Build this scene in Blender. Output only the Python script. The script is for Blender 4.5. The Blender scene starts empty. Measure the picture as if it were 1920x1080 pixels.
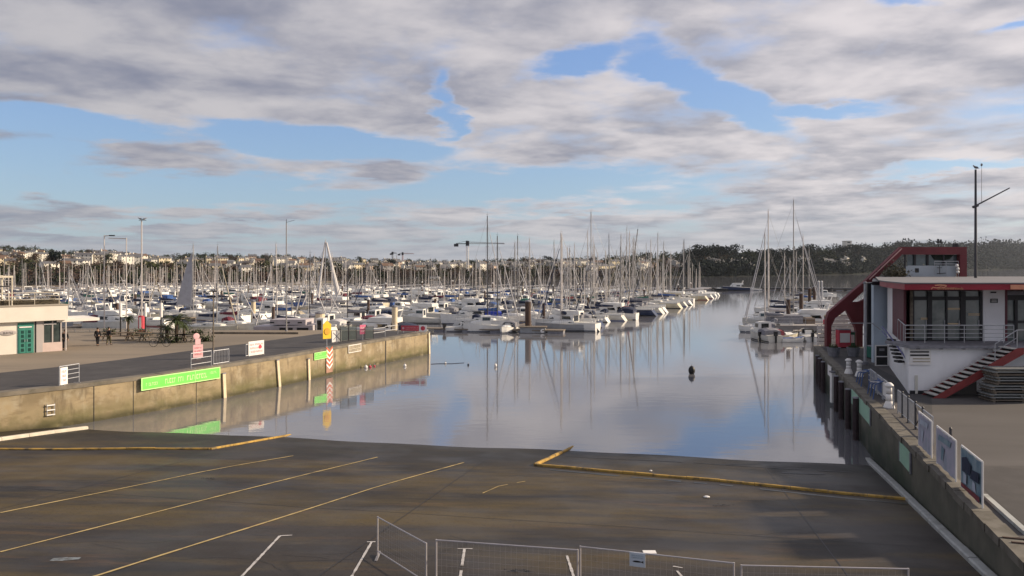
import bpy, math, random
from mathutils import Vector, Matrix
R = math.radians
F, H = 1450.0, 9.5                      # focal length in photo pixels, eye height above the water
ZL, ZR = 2.4, 2.55                      # left and right quay level
col = bpy.context.scene.collection
rnd = random.Random(7)
SUN, SKY, EXPO, BLUEMIX, HAZE = 5.0, .11, 0.34, .5, 0.00004

def at(px, py, z=0.0):
    Y = F * (H - z) / (py - 500.0)
    return Vector(((px - 960) * Y / F, Y, z))
def rampz(x, y):
    return -0.085 * ((x + .56) * .193 + (y - 40.5) * .981)
def ramp(px, py, dz=0.0):
    a, b = (px - 960) / F, (py - 500) / F
    t = (H - 3.368 - dz) / (b - .0164 * a - .0834)
    return Vector((a * t, t, H - b * t))

# ------------------------------------------------------------------ materials
def mat(name, c, rough=.7, var=.25, scale=3.0, metal=0.0, bump=0.0, c2=None, stretch=(1, 1, 1), spec=.4, emit=0, coords='Object', detail=6, lo=.35, hi=.65):
    m = bpy.data.materials.new(name); m.use_nodes = True
    nt = m.node_tree; N = nt.nodes; L = nt.links
    b = N['Principled BSDF']
    b.inputs['Roughness'].default_value = rough
    b.inputs['Metallic'].default_value = metal
    b.inputs['Specular IOR Level'].default_value = spec
    if c2 is None: c2 = tuple(x * (1 - var) for x in c)
    tc = N.new('ShaderNodeTexCoord'); mp = N.new('ShaderNodeMapping')
    mp.inputs['Scale'].default_value = stretch
    L.new(tc.outputs[coords], mp.inputs['Vector'])
    no = N.new('ShaderNodeTexNoise'); no.inputs['Scale'].default_value = scale; no.inputs['Detail'].default_value = detail
    L.new(mp.outputs[0], no.inputs['Vector'])
    mr = N.new('ShaderNodeMapRange'); mr.inputs[1].default_value = lo; mr.inputs[2].default_value = hi
    L.new(no.outputs['Fac'], mr.inputs[0])
    mx = N.new('ShaderNodeMix'); mx.data_type = 'RGBA'
    mx.inputs[6].default_value = (*c, 1); mx.inputs[7].default_value = (*c2, 1)
    L.new(mr.outputs[0], mx.inputs[0]); L.new(mx.outputs[2], b.inputs['Base Color'])
    if bump:
        bp = N.new('ShaderNodeBump'); bp.inputs['Strength'].default_value = bump; bp.inputs['Distance'].default_value = .05
        L.new(no.outputs['Fac'], bp.inputs['Height']); L.new(bp.outputs[0], b.inputs['Normal'])
    if emit:
        b.inputs['Emission Color'].default_value = (*c, 1); b.inputs['Emission Strength'].default_value = emit
    m['mix'] = 1
    return m

def layer(m, c3, scale, lo, hi, stretch=(1, 1, 1), fac=1.0, zfade=None, coords='Object', off=(0, 0, 0)):
    """adds one more patchy colour over a mat() material; zfade=(z0,z1) restricts it to a height band"""
    nt = m.node_tree; N = nt.nodes; L = nt.links; b = N['Principled BSDF']
    src = b.inputs['Base Color'].links[0].from_socket
    tc = N.new('ShaderNodeTexCoord'); mp = N.new('ShaderNodeMapping'); mp.inputs['Scale'].default_value = stretch
    mp.inputs['Location'].default_value = off
    L.new(tc.outputs[coords], mp.inputs['Vector'])
    no = N.new('ShaderNodeTexNoise'); no.inputs['Scale'].default_value = scale; no.inputs['Detail'].default_value = 7
    no.inputs['Roughness'].default_value = .62
    L.new(mp.outputs[0], no.inputs['Vector'])
    mr = N.new('ShaderNodeMapRange'); mr.inputs[1].default_value = lo; mr.inputs[2].default_value = hi; mr.inputs[4].default_value = fac
    L.new(no.outputs['Fac'], mr.inputs[0]); f = mr.outputs[0]
    if zfade:
        sp = N.new('ShaderNodeSeparateXYZ'); L.new(tc.outputs[coords], sp.inputs[0])
        ad = N.new('ShaderNodeMath'); ad.operation = 'MULTIPLY_ADD'; ad.inputs[1].default_value = .9; 
        L.new(no.outputs['Fac'], ad.inputs[0]); L.new(sp.outputs[2], ad.inputs[2])
        m2 = N.new('ShaderNodeMapRange'); m2.inputs[1].default_value = zfade[1]; m2.inputs[2].default_value = zfade[0]
        L.new(ad.outputs[0], m2.inputs[0])
        mu = N.new('ShaderNodeMath'); mu.operation = 'MULTIPLY'; L.new(f, mu.inputs[0]); L.new(m2.outputs[0], mu.inputs[1]); f = mu.outputs[0]
    mx = N.new('ShaderNodeMix'); mx.data_type = 'RGBA'
    L.new(f, mx.inputs[0]); L.new(src, mx.inputs[6]); mx.inputs[7].default_value = (*c3, 1)
    L.new(mx.outputs[2], b.inputs['Base Color'])
    return m

def glass(name, c=(.02, .025, .03), rough=.06):
    m = mat(name, c, rough=rough, var=.5, scale=1.2, spec=.8)
    return m

M = {}
M['white'] = mat('white_gelcoat', (.78, .77, .74), .35, .12, 1.5)
M['offwhite'] = mat('offwhite_gelcoat', (.66, .64, .58), .45, .15, 1.5)
M['cream'] = mat('cream_gelcoat', (.62, .56, .42), .45, .15, 1.5)
M['grey'] = mat('grey_gelcoat', (.33, .34, .36), .45, .15, 1.5)
M['navy'] = mat('navy_gelcoat', (.02, .035, .09), .35, .2, 1.5)
M['blue'] = mat('blue_gelcoat', (.04, .10, .32), .4, .2, 1.5)
M['royal'] = mat('royal_blue_cloth', (.02, .05, .42), .8, .3, 2)
M['red'] = mat('red_gelcoat', (.38, .04, .04), .45, .2, 1.5)
M['green'] = mat('green_gelcoat', (.04, .16, .09), .5, .2, 1.5)
M['black'] = mat('black_paint', (.015, .015, .018), .5, .2, 2)
M['deck'] = mat('deck_paint', (.58, .57, .54), .6, .2, 2)
M['teak'] = mat('teak_deck', (.26, .18, .11), .7, .3, 4, stretch=(1, 12, 1))
M['alu'] = mat('aluminium_spar', (.33, .32, .32), .45, .18, 2, metal=.35)
M['palespar'] = mat('pale_spar', (.56, .52, .50), .5, .15, 2)
M['darkspar'] = mat('dark_spar', (.05, .05, .06), .5, .2, 2)
M['steel'] = mat('galvanised_steel', (.42, .43, .46), .5, .2, 6, metal=.5)
M['wire'] = mat('rigging_wire', (.30, .30, .31), .5, .1, 2, metal=.4)
M['window'] = glass('tinted_glass')
M['cnavy'] = mat('navy_canvas', (.025, .035, .075), .9, .3, 3, bump=.3)
M['cblue'] = mat('blue_canvas', (.05, .12, .34), .9, .3, 3, bump=.3)
M['cgrey'] = mat('grey_canvas', (.24, .24, .27), .9, .3, 3, bump=.3)
M['cbeige'] = mat('beige_canvas', (.50, .44, .34), .9, .3, 3, bump=.3)
M['cmaroon'] = mat('maroon_canvas', (.17, .03, .05), .9, .3, 3, bump=.3)
M['cwhite'] = mat('white_sailcloth', (.62, .60, .60), .9, .2, 2, bump=.3)
M['cgreen'] = mat('green_canvas', (.03, .16, .12), .9, .3, 3, bump=.3)
M['pink'] = mat('faded_pink_board', (.80, .48, .50), .7, .15, 2)
M['board'] = mat('white_board', (.80, .78, .76), .6, .1, 2)
M['bred'] = mat('sign_red', (.55, .06, .09), .6, .15, 3)
M['bgreen'] = mat('banner_green', (.16, .72, .10), .6, .12, 2)
M['lgreen'] = mat('banner_lettering', (.55, .92, .35), .6, .1, 2)
M['yellow'] = mat('sign_yellow', (.80, .52, .02), .6, .1, 3)
M['kerby'] = layer(mat('worn_yellow_paint', (.50, .31, .07), .7, .3, 2), (.12, .09, .05), 2.5, .48, .66)
M['rubber'] = mat('rubber', (.03, .03, .03), .8, .3, 5)
M['pile'] = mat('rusty_pile', (.10, .06, .045), .8, .5, 3, stretch=(1, 1, .3), bump=.3)
M['timber'] = layer(mat('weathered_timber', (.22, .18, .14), .85, .4, 5, bump=.3), (.05, .05, .03), 1.5, .5, .7)
M['ptimber'] = mat('pontoon_timber', (.24, .20, .16), .85, .35, 6, stretch=(1, 1, 1))
M['skin'] = mat('skin', (.45, .28, .2), .6, .1, 5)
M['cloth'] = mat('dark_cloth', (.02, .02, .025), .9, .3, 6)
M['cloth2'] = mat('olive_cloth', (.10, .09, .05), .9, .3, 6)
M['hair'] = mat('hair', (.03, .02, .015), .8, .3, 6)
M['leaf'] = mat('palm_leaf', (.06, .085, .025), .7, .5, 3)
M['trunk'] = mat('bark', (.09, .065, .045), .9, .4, 5, bump=.4)

# ------------------------------------------------------------------ mesh builder
class MB:
    def __init__(s): s.v = []; s.f = []
    def add(s, vs, fs):
        o = len(s.v); s.v += [tuple(x) for x in vs]; s.f += [tuple(i + o for i in f) for f in fs]; return s
    def box(s, x0, x1, y0, y1, z0, z1):
        return s.add([(x0, y0, z0), (x1, y0, z0), (x1, y1, z0), (x0, y1, z0), (x0, y0, z1), (x1, y0, z1), (x1, y1, z1), (x0, y1, z1)],
                     [(0, 3, 2, 1), (4, 5, 6, 7), (0, 1, 5, 4), (1, 2, 6, 5), (2, 3, 7, 6), (3, 0, 4, 7)])
    def obox(s, a, b, w, h, up=Vector((0, 0, 1))):
        """beam from a to b, w wide (sideways) and h high, centred"""
        a, b = Vector(a), Vector(b); d = (b - a).normalized(); sd = d.cross(up)
        if sd.length < 1e-4: sd = Vector((1, 0, 0))
        sd.normalize(); u = sd.cross(d)
        vs = []
        for p in (a, b):
            for i, j in ((-1, -1), (1, -1), (1, 1), (-1, 1)): vs.append(p + sd * i * w / 2 + u * j * h / 2)
        return s.add(vs, [(0, 1, 2, 3), (7, 6, 5, 4), (0, 4, 5, 1), (1, 5, 6, 2), (2, 6, 7, 3), (3, 7, 4, 0)])
    def tube(s, a, b, r0, r1=None, n=8):
        r1 = r0 if r1 is None else r1
        a, b = Vector(a), Vector(b); d = (b - a).normalized()
        sd = d.cross(Vector((0, 0, 1)))
        if sd.length < 1e-4: sd = Vector((1, 0, 0))
        sd.normalize(); u = sd.cross(d); vs = []
        for p, r in ((a, r0), (b, r1)):
            for k in range(n):
                t = 2 * math.pi * k / n; vs.append(p + (sd * math.cos(t) + u * math.sin(t)) * r)
        return s.add(vs, [(k, (k + 1) % n, n + (k + 1) % n, n + k) for k in range(n)] + [tuple(range(n))[::-1], tuple(range(n, 2 * n))])
    def path(s, pts, r, n=6):
        for i in range(len(pts) - 1): s.tube(pts[i], pts[i + 1], r, r, n)
        return s
    def prism(s, poly, z0, z1):
        """poly = list of (x,y) counter-clockwise, extruded in z"""
        n = len(poly)
        vs = [(x, y, z0) for x, y in poly] + [(x, y, z1) for x, y in poly]
        return s.add(vs, [tuple(range(n))[::-1], tuple(range(n, 2 * n))] + [(k, (k + 1) % n, n + (k + 1) % n, n + k) for k in range(n)])
    def plate(s, poly, y0, y1):
        """poly = list of (x,z), extruded in y"""
        n = len(poly)
        vs = [(x, y0, z) for x, z in poly] + [(x, y1, z) for x, z in poly]
        return s.add(vs, [tuple(range(n)), tuple(range(n, 2 * n))[::-1]] + [(k, n + k, n + (k + 1) % n, (k + 1) % n) for k in range(n)])
    def loft(s, rings, cap=True):
        n = len(rings[0]); vs = [p for r in rings for p in r]; fs = []
        for i in range(len(rings) - 1):
            for k in range(n - 1):
                a = i * n + k; fs.append((a, a + 1, a + n + 1, a + n))
        if cap: fs.append(tuple(range(n))[::-1]); fs.append(tuple(range((len(rings) - 1) * n, len(rings) * n)))
        return s.add(vs, fs)
    def lathe(s, prof, n=12, c=(0, 0)):
        vs = []; fs = []
        for r, z in prof:
            for k in range(n): t = 2 * math.pi * k / n; vs.append((c[0] + r * math.cos(t), c[1] + r * math.sin(t), z))
        for i in range(len(prof) - 1):
            for k in range(n): a = i * n + k; b = i * n + (k + 1) % n; fs.append((a, b, b + n, a + n))
        fs.append(tuple(range(n))[::-1]); fs.append(tuple(range((len(prof) - 1) * n, len(prof) * n)))
        return s.add(vs, fs)
    def ball(s, c, rx, ry, rz, n=10, m=7):
        vs = []; fs = []
        for i in range(m + 1):
            ph = math.pi * i / m - math.pi / 2
            for k in range(n):
                t = 2 * math.pi * k / n
                vs.append((c[0] + rx * math.cos(ph) * math.cos(t), c[1] + ry * math.cos(ph) * math.sin(t), c[2] + rz * math.sin(ph)))
        for i in range(m):
            for k in range(n): a = i * n + k; b = i * n + (k + 1) % n; fs.append((a, b, b + n, a + n))
        return s.add(vs, fs)
    def mesh(s, name, smooth=False, bevel=0):
        me = bpy.data.meshes.new(name); me.from_pydata(s.v, [], s.f); me.update()
        if smooth: me.polygons.foreach_set('use_smooth', [True] * len(me.polygons))
        return me
    def build(s, name, m, parent=None, world=False, smooth=False):
        if world and parent is not None:
            o = parent.location; s.v = [(x - o.x, y - o.y, z - o.z) for x, y, z in s.v]
        me = s.mesh(name, smooth)
        if m is not None: me.materials.append(M[m] if isinstance(m, str) else m)
        ob = bpy.data.objects.new(name, me); col.objects.link(ob)
        if parent is not None: ob.parent = parent
        return ob

def fixn(ob):
    import bmesh
    bm = bmesh.new(); bm.from_mesh(ob.data); bmesh.ops.recalc_face_normals(bm, faces=bm.faces); bm.to_mesh(ob.data); bm.free()
def tag(o, label=None, cat=None, group=None, kind=None):
    if label: o['label'] = label
    if cat: o['category'] = cat
    if group: o['group'] = group
    if kind: o['kind'] = kind
    return o
def thing(name, loc, label, cat, group=None, rz=0):
    o = bpy.data.objects.new(name, None); col.objects.link(o); o.empty_display_size = .2
    o.location = loc; o.rotation_euler = (0, 0, rz); return tag(o, label, cat, group)
def kids(o): return [c for c in all_by_parent.get(o.name, [])]
def copy_tree(o, parent=None):
    c = o.copy(); col.objects.link(c); c.parent = parent
    for ch in list(o.children): copy_tree(ch, c)
    return c
def fakewords(mb, x0, x1, z0, z1, y, seed=1, gap=.35):
    """rows of short upright strokes standing for lettering too small to read"""
    r = random.Random(seed); x = x0; h = z1 - z0
    while x < x1:
        w = r.uniform(.28, .55) * h
        if r.random() < .14: x += h * .5; continue
        mb.box(x, min(x + w * .35, x1), y - .004, y, z0, z1)
        if r.random() < .7: mb.box(x + w * .35, min(x + w, x1), y - .004, y, z1 - h * .22, z1)
        if r.random() < .5: mb.box(x + w * .35, min(x + w, x1), y - .004, y, z0, z0 + h * .2)
        x += w + h * gap * .5
    return mb
# ------------------------------------------------------------------ camera, light, sky
sc = bpy.context.scene
cam = bpy.data.cameras.new('camera'); co = bpy.data.objects.new('camera', cam); col.objects.link(co)
cam.sensor_width = 36; cam.lens = 36 * F / 1920; cam.shift_y = -40 / 1920
cam.clip_start = .3; cam.clip_end = 20000
co.location = (0, 0, H); co.rotation_euler = (R(90), 0, 0); sc.camera = co
sdir = Vector((.97, .17, 0)).normalized(); EL = R(23)
sdir = Vector((sdir.x * math.cos(EL), sdir.y * math.cos(EL), math.sin(EL)))
sl = bpy.data.lights.new('sun', 'SUN'); sl.energy = SUN; sl.angle = R(2.5); sl.color = (1, .82, .60)
so = bpy.data.objects.new('sun', sl); col.objects.link(so)
so.rotation_euler = sdir.to_track_quat('Z', 'Y').to_euler(); so.location = (60, 20, 60)
sc.view_settings.view_transform = 'Standard'; sc.view_settings.look = 'None'; sc.view_settings.exposure = EXPO

w = bpy.data.worlds.new('World'); sc.world = w; w.use_nodes = True
nt = w.node_tree; N = nt.nodes; L = nt.links
bg = N['Background']; bg.inputs['Strength'].default_value = SKY
sky = N.new('ShaderNodeTexSky'); sky.sky_type = 'NISHITA'; sky.sun_disc = False
sky.sun_elevation = EL; sky.sun_rotation = math.atan2(sdir.x, sdir.y); sky.altitude = 0
sky.air_density = 1.0; sky.dust_density = 1.0; sky.ozone_density = 2.0
def nm(op, a, b=None, c=None):
    n = N.new('ShaderNodeMath'); n.operation = op
    for i, x in enumerate((a, b, c)):
        if x is None: continue
        if isinstance(x, (int, float)): n.inputs[i].default_value = x
        else: L.new(x, n.inputs[i])
    return n.outputs[0]
def comb(a, b, c=0.0):
    n = N.new('ShaderNodeCombineXYZ')
    for i, x in enumerate((a, b, c)):
        if isinstance(x, (int, float)): n.inputs[i].default_value = x
        else: L.new(x, n.inputs[i])
    return n.outputs[0]
def noise(v, sc_, det, ro=.55, dist=0):
    n = N.new('ShaderNodeTexNoise'); n.inputs['Scale'].default_value = sc_; n.inputs['Detail'].default_value = det
    n.inputs['Roughness'].default_value = ro; n.inputs['Distortion'].default_value = dist; L.new(v, n.inputs['Vector']); return n
def mrange(v, a, b, c=0.0, d=1.0, sm=True):
    n = N.new('ShaderNodeMapRange'); n.interpolation_type = 'SMOOTHSTEP' if sm else 'LINEAR'
    for i, x in enumerate((v, a, b, c, d)):
        if isinstance(x, (int, float)): n.inputs[i].default_value = x
        else: L.new(x, n.inputs[i])
    return n.outputs[0]
def mixc(f, a, b):
    n = N.new('ShaderNodeMix'); n.data_type = 'RGBA'; L.new(f, n.inputs[0]) if not isinstance(f, float) else setattr(n.inputs[0], 'default_value', f)
    for i, x in ((6, a), (7, b)):
        if isinstance(x, tuple): n.inputs[i].default_value = (*x, 1)
        else: L.new(x, n.inputs[i])
    return n.outputs[2]
tc = N.new('ShaderNodeTexCoord'); sp = N.new('ShaderNodeSeparateXYZ'); L.new(tc.outputs['Generated'], sp.inputs[0])
dx, dy, dz = sp.outputs
zc = nm('MAXIMUM', dz, 0.0)
den = nm('ADD', zc, .10)
pl = comb(nm('DIVIDE', dx, den), nm('DIVIDE', dy, den))            # where the view ray meets a flat cloud deck
ya = nm('MAXIMUM', nm('ABSOLUTE', dy), .12)
u = nm('DIVIDE', dx, ya); v = nm('DIVIDE', zc, ya)
wn = noise(pl, 1.6, 8, .62)
wsp = N.new('ShaderNodeSeparateXYZ'); L.new(wn.outputs['Color'], wsp.inputs[0])
uu = nm('ADD', u, nm('MULTIPLY', nm('SUBTRACT', wsp.outputs[0], .5), .16))
vv = nm('ADD', v, nm('MULTIPLY', nm('SUBTRACT', wsp.outputs[1], .5), .075))
uv = comb(uu, vv)
gaps = None
# breaks in the cloud deck: centre, half-size (photo pixels), tilt, depth
for (cx, cy, rx, ry, an, wt) in (
    (1330, 165, 165, 30, 27, 1), (1085, 112, 95, 20, -12, .9), (1190, 90, 40, 40, 0, .7), (1540, 198, 130, 15, 0, .9), (832, 205, 20, 52, 0, .8),
    (120, 236, 240, 22, 6, 1), (600, 268, 260, 26, 5, 1), (260, 358, 520, 26, 2, 1.0), (60, 300, 110, 60, 0, .8), (1010, 352, 300, 30, -2, .9),
    (640, 345, 240, 14, 0, .4), (1800, 318, 160, 14, -4, .9), (1060, 398, 200, 9, -3, .5), (300, 418, 400, 9, -1, .5), (400, 458, 460, 8, -1, .4), (820, 448, 300, 10, 0, .4),
    (1700, 6, 60, 12, 0, .7), (1890, 25, 60, 9, -14, .6), (1620, 110, 70, 8, -30, .3), (420, 60, 90, 30, 0, .35), (60, 170, 60, 10, 0, .3), (760, 372, 260, 16, 0, .7)):
    mp = N.new('ShaderNodeMapping'); mp.vector_type = 'TEXTURE'
    mp.inputs['Location'].default_value = ((cx - 960) / F, (500 - cy) / F, 0); mp.inputs['Rotation'].default_value = (0, 0, R(-an))
    mp.inputs['Scale'].default_value = (rx / F, ry / F, 1); L.new(uv, mp.inputs[0])
    ln = N.new('ShaderNodeVectorMath'); ln.operation = 'LENGTH'; L.new(mp.outputs[0], ln.inputs[0])
    g = mrange(ln.outputs['Value'], 1.9, .25, 0.0, wt)
    gaps = g if gaps is None else nm('MAXIMUM', gaps, g)
cn = noise(pl, 1.15, 9, .56, .15).outputs['Fac']
fine = noise(pl, 5.5, 6, .6).outputs['Fac']
dens = nm('SUBTRACT', nm('ADD', nm('MULTIPLY', cn, 2.2), -.42), nm('MULTIPLY', gaps, .85))
dens = nm('ADD', dens, nm('MULTIPLY', nm('SUBTRACT', fine, .5), .40))
cover = mrange(dens, .08, .66)
# lit tops and grey undersides
pl2 = N.new('ShaderNodeMapping'); pl2.inputs['Location'].default_value = (3.1, 1.7, 2.2); L.new(pl, pl2.inputs[0])
sh = noise(pl2.outputs[0], 1.9, 8, .54, .25).outputs['Fac']
shade = mrange(nm('ADD', nm('MULTIPLY', fine, .16), nm('ADD', nm('MULTIPLY', sh, .60), nm('MULTIPLY', cn, .30))), .39, .66)
k = 1 / SKY
cl = lambda *c: tuple(x * k * .94 for x in c)
# the light comes from the right: clouds over there are paler
right = mrange(u, -.7, .55)
dark = mixc(right, cl(.20, .21, .27), cl(.29, .29, .335))
light = mixc(right, cl(.46, .44, .45), cl(.67, .62, .62))
ccol = mixc(shade, dark, light)
edge = mrange(dens, .62, .34)
ccol = mixc(nm('MULTIPLY', edge, nm('ADD', nm('MULTIPLY', right, .35), .10)), ccol, cl(.70, .66, .70))
low = mrange(zc, .10, .0)
ccol = mixc(nm('MULTIPLY', low, .6), ccol, cl(.30, .34, .39))
blue = mixc(BLUEMIX, sky.outputs[0], mixc(mrange(zc, .02, .30), cl(.27, .41, .59), cl(.18, .32, .69)))
fin = mixc(nm('MULTIPLY', cover, .94), blue, ccol)
L.new(fin, bg.inputs['Color'])

# ------------------------------------------------------------------ water
def water_mat():
    m = bpy.data.materials.new('harbour_water'); m.use_nodes = True; nt = m.node_tree; N = nt.nodes; L = nt.links
    b = N['Principled BSDF']; b.inputs['Base Color'].default_value = (.15, .15, .165, 1); b.inputs['Roughness'].default_value = .05
    b.inputs['IOR'].default_value = 2.5
    tc = N.new('ShaderNodeTexCoord')
    def nz(sx, sy, s, det):
        mp = N.new('ShaderNodeMapping'); mp.inputs['Scale'].default_value = (sx, sy, 1); L.new(tc.outputs['Object'], mp.inputs[0])
        n = N.new('ShaderNodeTexNoise'); n.inputs['Scale'].default_value = s; n.inputs['Detail'].default_value = det; L.new(mp.outputs[0], n.inputs[0]); return n.outputs[0]
    a = nz(1, 2.2, .55, 3); c = nz(1, 1.6, 3.0, 2); d = nz(1, 1, .03, 3)
    mr = N.new('ShaderNodeMapRange'); mr.inputs[1].default_value = .45; mr.inputs[2].default_value = .65; L.new(d, mr.inputs[0])
    mu = N.new('ShaderNodeMath'); mu.operation = 'MULTIPLY'; mu.inputs[1].default_value = .10; L.new(c, mu.inputs[0])
    mu2 = N.new('ShaderNodeMath'); mu2.operation = 'MULTIPLY'; L.new(mu.outputs[0], mu2.inputs[0]); L.new(mr.outputs[0], mu2.inputs[1])
    ad = N.new('ShaderNodeMath'); ad.operation = 'ADD'; L.new(a, ad.inputs[0]); L.new(mu2.outputs[0], ad.inputs[1])
    bp = N.new('ShaderNodeBump'); bp.inputs['Strength'].default_value = .6; bp.inputs['Distance'].default_value = .010
    L.new(ad.outputs[0], bp.inputs['Height']); L.new(bp.outputs[0], b.inputs['Normal'])
    return m
mb = MB(); mb.add([(-9000, -300, 0), (9000, -300, 0), (9000, 12000, 0), (-9000, 12000, 0)], [(0, 1, 2, 3)])
tag(mb.build('water', water_mat()), kind='structure')
mb = MB(); mb.add([(-9000, -300, -4), (9000, -300, -4), (9000, 12000, -4), (-9000, 12000, -4)], [(0, 1, 2, 3)])
tag(mb.build('sea_bed', mat('mud', (.08, .07, .05), .9)), kind='structure')

# ------------------------------------------------------------------ slipway ramp
rm = mat('wet_slipway_asphalt', (.040, .033, .028), .50, .25, .30, stretch=(.25, 1.2, 1), c2=(.021, .018, .016), bump=.08, spec=.22, lo=.4, hi=.62)
layer(rm, (.088, .062, .022), .30, .45, .62, stretch=(.28, 1.3, 1), fac=.95)
layer(rm, (.056, .051, .050), .6, .52, .70, stretch=(.13, 1.6, 1), fac=.45, off=(5, 3, 0))
layer(rm, (.10, .06, .03), .9, .58, .72, stretch=(.25, 1.5, 1), fac=.7, off=(9, 1, 0))
layer(rm, (.010, .009, .009), 1.3, .64, .73, stretch=(.25, 1.6, 1), fac=.55, off=(2, 7, 0))
layer(rm, (.12, .105, .085), 2.2, .62, .76, stretch=(.25, 1.8, 1), fac=.55, off=(1, 9, 0))
layer(rm, (.020, .017, .015), 9.0, .54, .66, fac=.55); layer(rm, (.10, .09, .08), 30.0, .58, .72, fac=.5, off=(3, 3, 3))
layer(rm, (.024, .023, .022), .8, .2, .4, fac=.85, zfade=(.62, 1.05))
rnode = rm.node_tree.nodes.new('ShaderNodeTexNoise'); rnode.inputs['Scale'].default_value = .35; rnode.inputs['Detail'].default_value = 6
rmr = rm.node_tree.nodes.new('ShaderNodeMapRange'); rmr.inputs[1].default_value = .4; rmr.inputs[2].default_value = .6; rmr.inputs[3].default_value = .46; rmr.inputs[4].default_value = .62
rtc = rm.node_tree.nodes.new('ShaderNodeTexCoord'); rm.node_tree.links.new(rtc.outputs['Object'], rnode.inputs[0])
rm.node_tree.links.new(rnode.outputs[0], rmr.inputs[0]); rm.node_tree.links.new(rmr.outputs[0], rm.node_tree.nodes['Principled BSDF'].inputs['Roughness'])
mb = MB()
n_ = 60; m_ = 70; r_ = random.Random(3)
for j in range(m_ + 1):
    for i in range(n_ + 1):
        s = -62 + 96 * i / n_; t = 18 - 54 * j / m_                  # along the water's edge, down the slope
        x = -.56 + s * .981 + t * .193; y = 40.5 - s * .193 + t * .981
        mb.v.append((x, y, min(-.085 * t, 2.52) + math.sin(s * .35) * .012 + math.sin(s * .9 + t * .3) * .008))
for j in range(m_):
    for i in range(n_): a = j * (n_ + 1) + i; mb.f.append((a, a + n_ + 1, a + n_ + 2, a + 1))
tag(mb.build('slipway_ramp', rm), kind='structure')

def rdz(x, y): # surface of the ramp mesh
    t = (x + .56) * .193 + (y - 40.5) * .981; s = (x + .56) * .981 - (y - 40.5) * .193
    return min(-.085 * t, 2.52) + math.sin(s * .35) * .012 + math.sin(s * .9 + t * .3) * .008
def strip(mb, pts, wd, dz, seg=1.0, gaps=0, r=None):
    """painted line lying on the ramp"""
    for a, b in zip(pts, pts[1:]):
        a, b = Vector((a.x, a.y)), Vector((b.x, b.y)); d = (b - a); n = max(1, int(d.length / seg)); nn = Vector((-d.y, d.x)).normalized() * wd / 2
        for k in range(n):
            if r and r.random() < gaps: continue
            p, q = a + d * k / n, a + d * (k + 1) / n
            w0 = 1 if not r else r.uniform(.6, 1.1); w1 = 1 if not r else r.uniform(.6, 1.1)
            mb.add([(c.x, c.y, rdz(c.x, c.y) + dz) for c in (p - nn * w0, q - nn * w1, q + nn * w1, p + nn * w0)], [(0, 1, 2, 3)])
    return mb
M['yline'] = layer(mat('faded_yellow_line', (.52, .39, .17), .7, .3, 2), (.12, .10, .06), 2.0, .56, .78)
M['wline'] = layer(mat('worn_white_line', (.52, .50, .49), .7, .2, 2), (.12, .11, .10), 3.0, .5, .72)
rr = random.Random(5)
for (px, lab) in ((((0, 963), (200, 922), (380, 885), (440, 874), (550, 855)), 'upper faded'), (((0, 1035), (350, 946), (590, 885), (708, 857)), 'middle'), (((120, 1097), (180, 1080), (520, 972), (700, 915), (870, 867)), 'lower')):
    mb = MB(); strip(mb, [ramp(*p) for p in px], .10, .012, .6, 0, rr)
    tag(mb.build('painted_line', M['yline']), kind='structure')
for px in ([(548, 1003), (525, 1004)], [(525, 1004), (448, 1086)], [(440, 1082), (505, 1081)], [(688, 1017), (704, 1017)], [(697, 1017), (655, 1090)], [(858, 1030), (886, 1030)], [(871, 1030), (862, 1090)], [(1063, 1043), (1078, 1090)], [(1262, 1063), (1285, 1090)], [(1262, 1063), (1280, 1066)]):
    mb = MB(); strip(mb, [ramp(*p) for p in px], .08, .013, .35, .08, rr)
    tag(mb.build('parking_bay_line', M['wline']), kind='structure')
mb = MB(); strip(mb, [ramp(905, 925), ramp(935, 912), ramp(985, 903)], .06, .012, .4, .15, rr)
tag(mb.build('painted_line', M['yline']), kind='structure')
mb = MB(); strip(mb, [ramp(1062, 856), ramp(1300, 868), ramp(1600, 886)], .16, .011, .5, .05, rr)
strip(mb, [ramp(1466, 886), ramp(1545, 889)], .30, .012, .5, 0); tag(mb.build('drain_slot', M['black']), kind='structure')
mb = MB()
for s_ in (-26, -13, 0, 13): a_ = Vector((-.56 + s_ * .981 - 2 * .193, 40.5 - s_ * .193 - 2 * .981, 0)); b_ = a_ - Vector((.193, .981, 0)) * 26; strip(mb, [a_, b_], .03, .009, 1.0)
for t_ in (-7, -15): a_ = Vector((-.56 - 40 * .981 + t_ * .193, 40.5 + 40 * .193 + t_ * .981, 0)); b_ = a_ + Vector((.981, -.193, 0)) * 56; strip(mb, [a_, b_], .025, .008, 1.0)
tag(mb.build('pavement_joint', M['black']), kind='structure')
mb = MB(); r9 = random.Random(9)
for i in range(16):
    p = ramp(r9.uniform(50, 1500), r9.uniform(870, 1060)); a_ = r9.uniform(-.4, .4)
    pts = [p]
    for k_ in range(r9.randint(4, 11)): a_ += r9.uniform(-.6, .6); p = p + Vector((math.cos(a_), math.sin(a_) * .8, 0)) * .35; pts.append(p)
    strip(mb, pts, .014, .009, 1.0)
tag(mb.build('pavement_cracks', M['black']), kind='structure')
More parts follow.
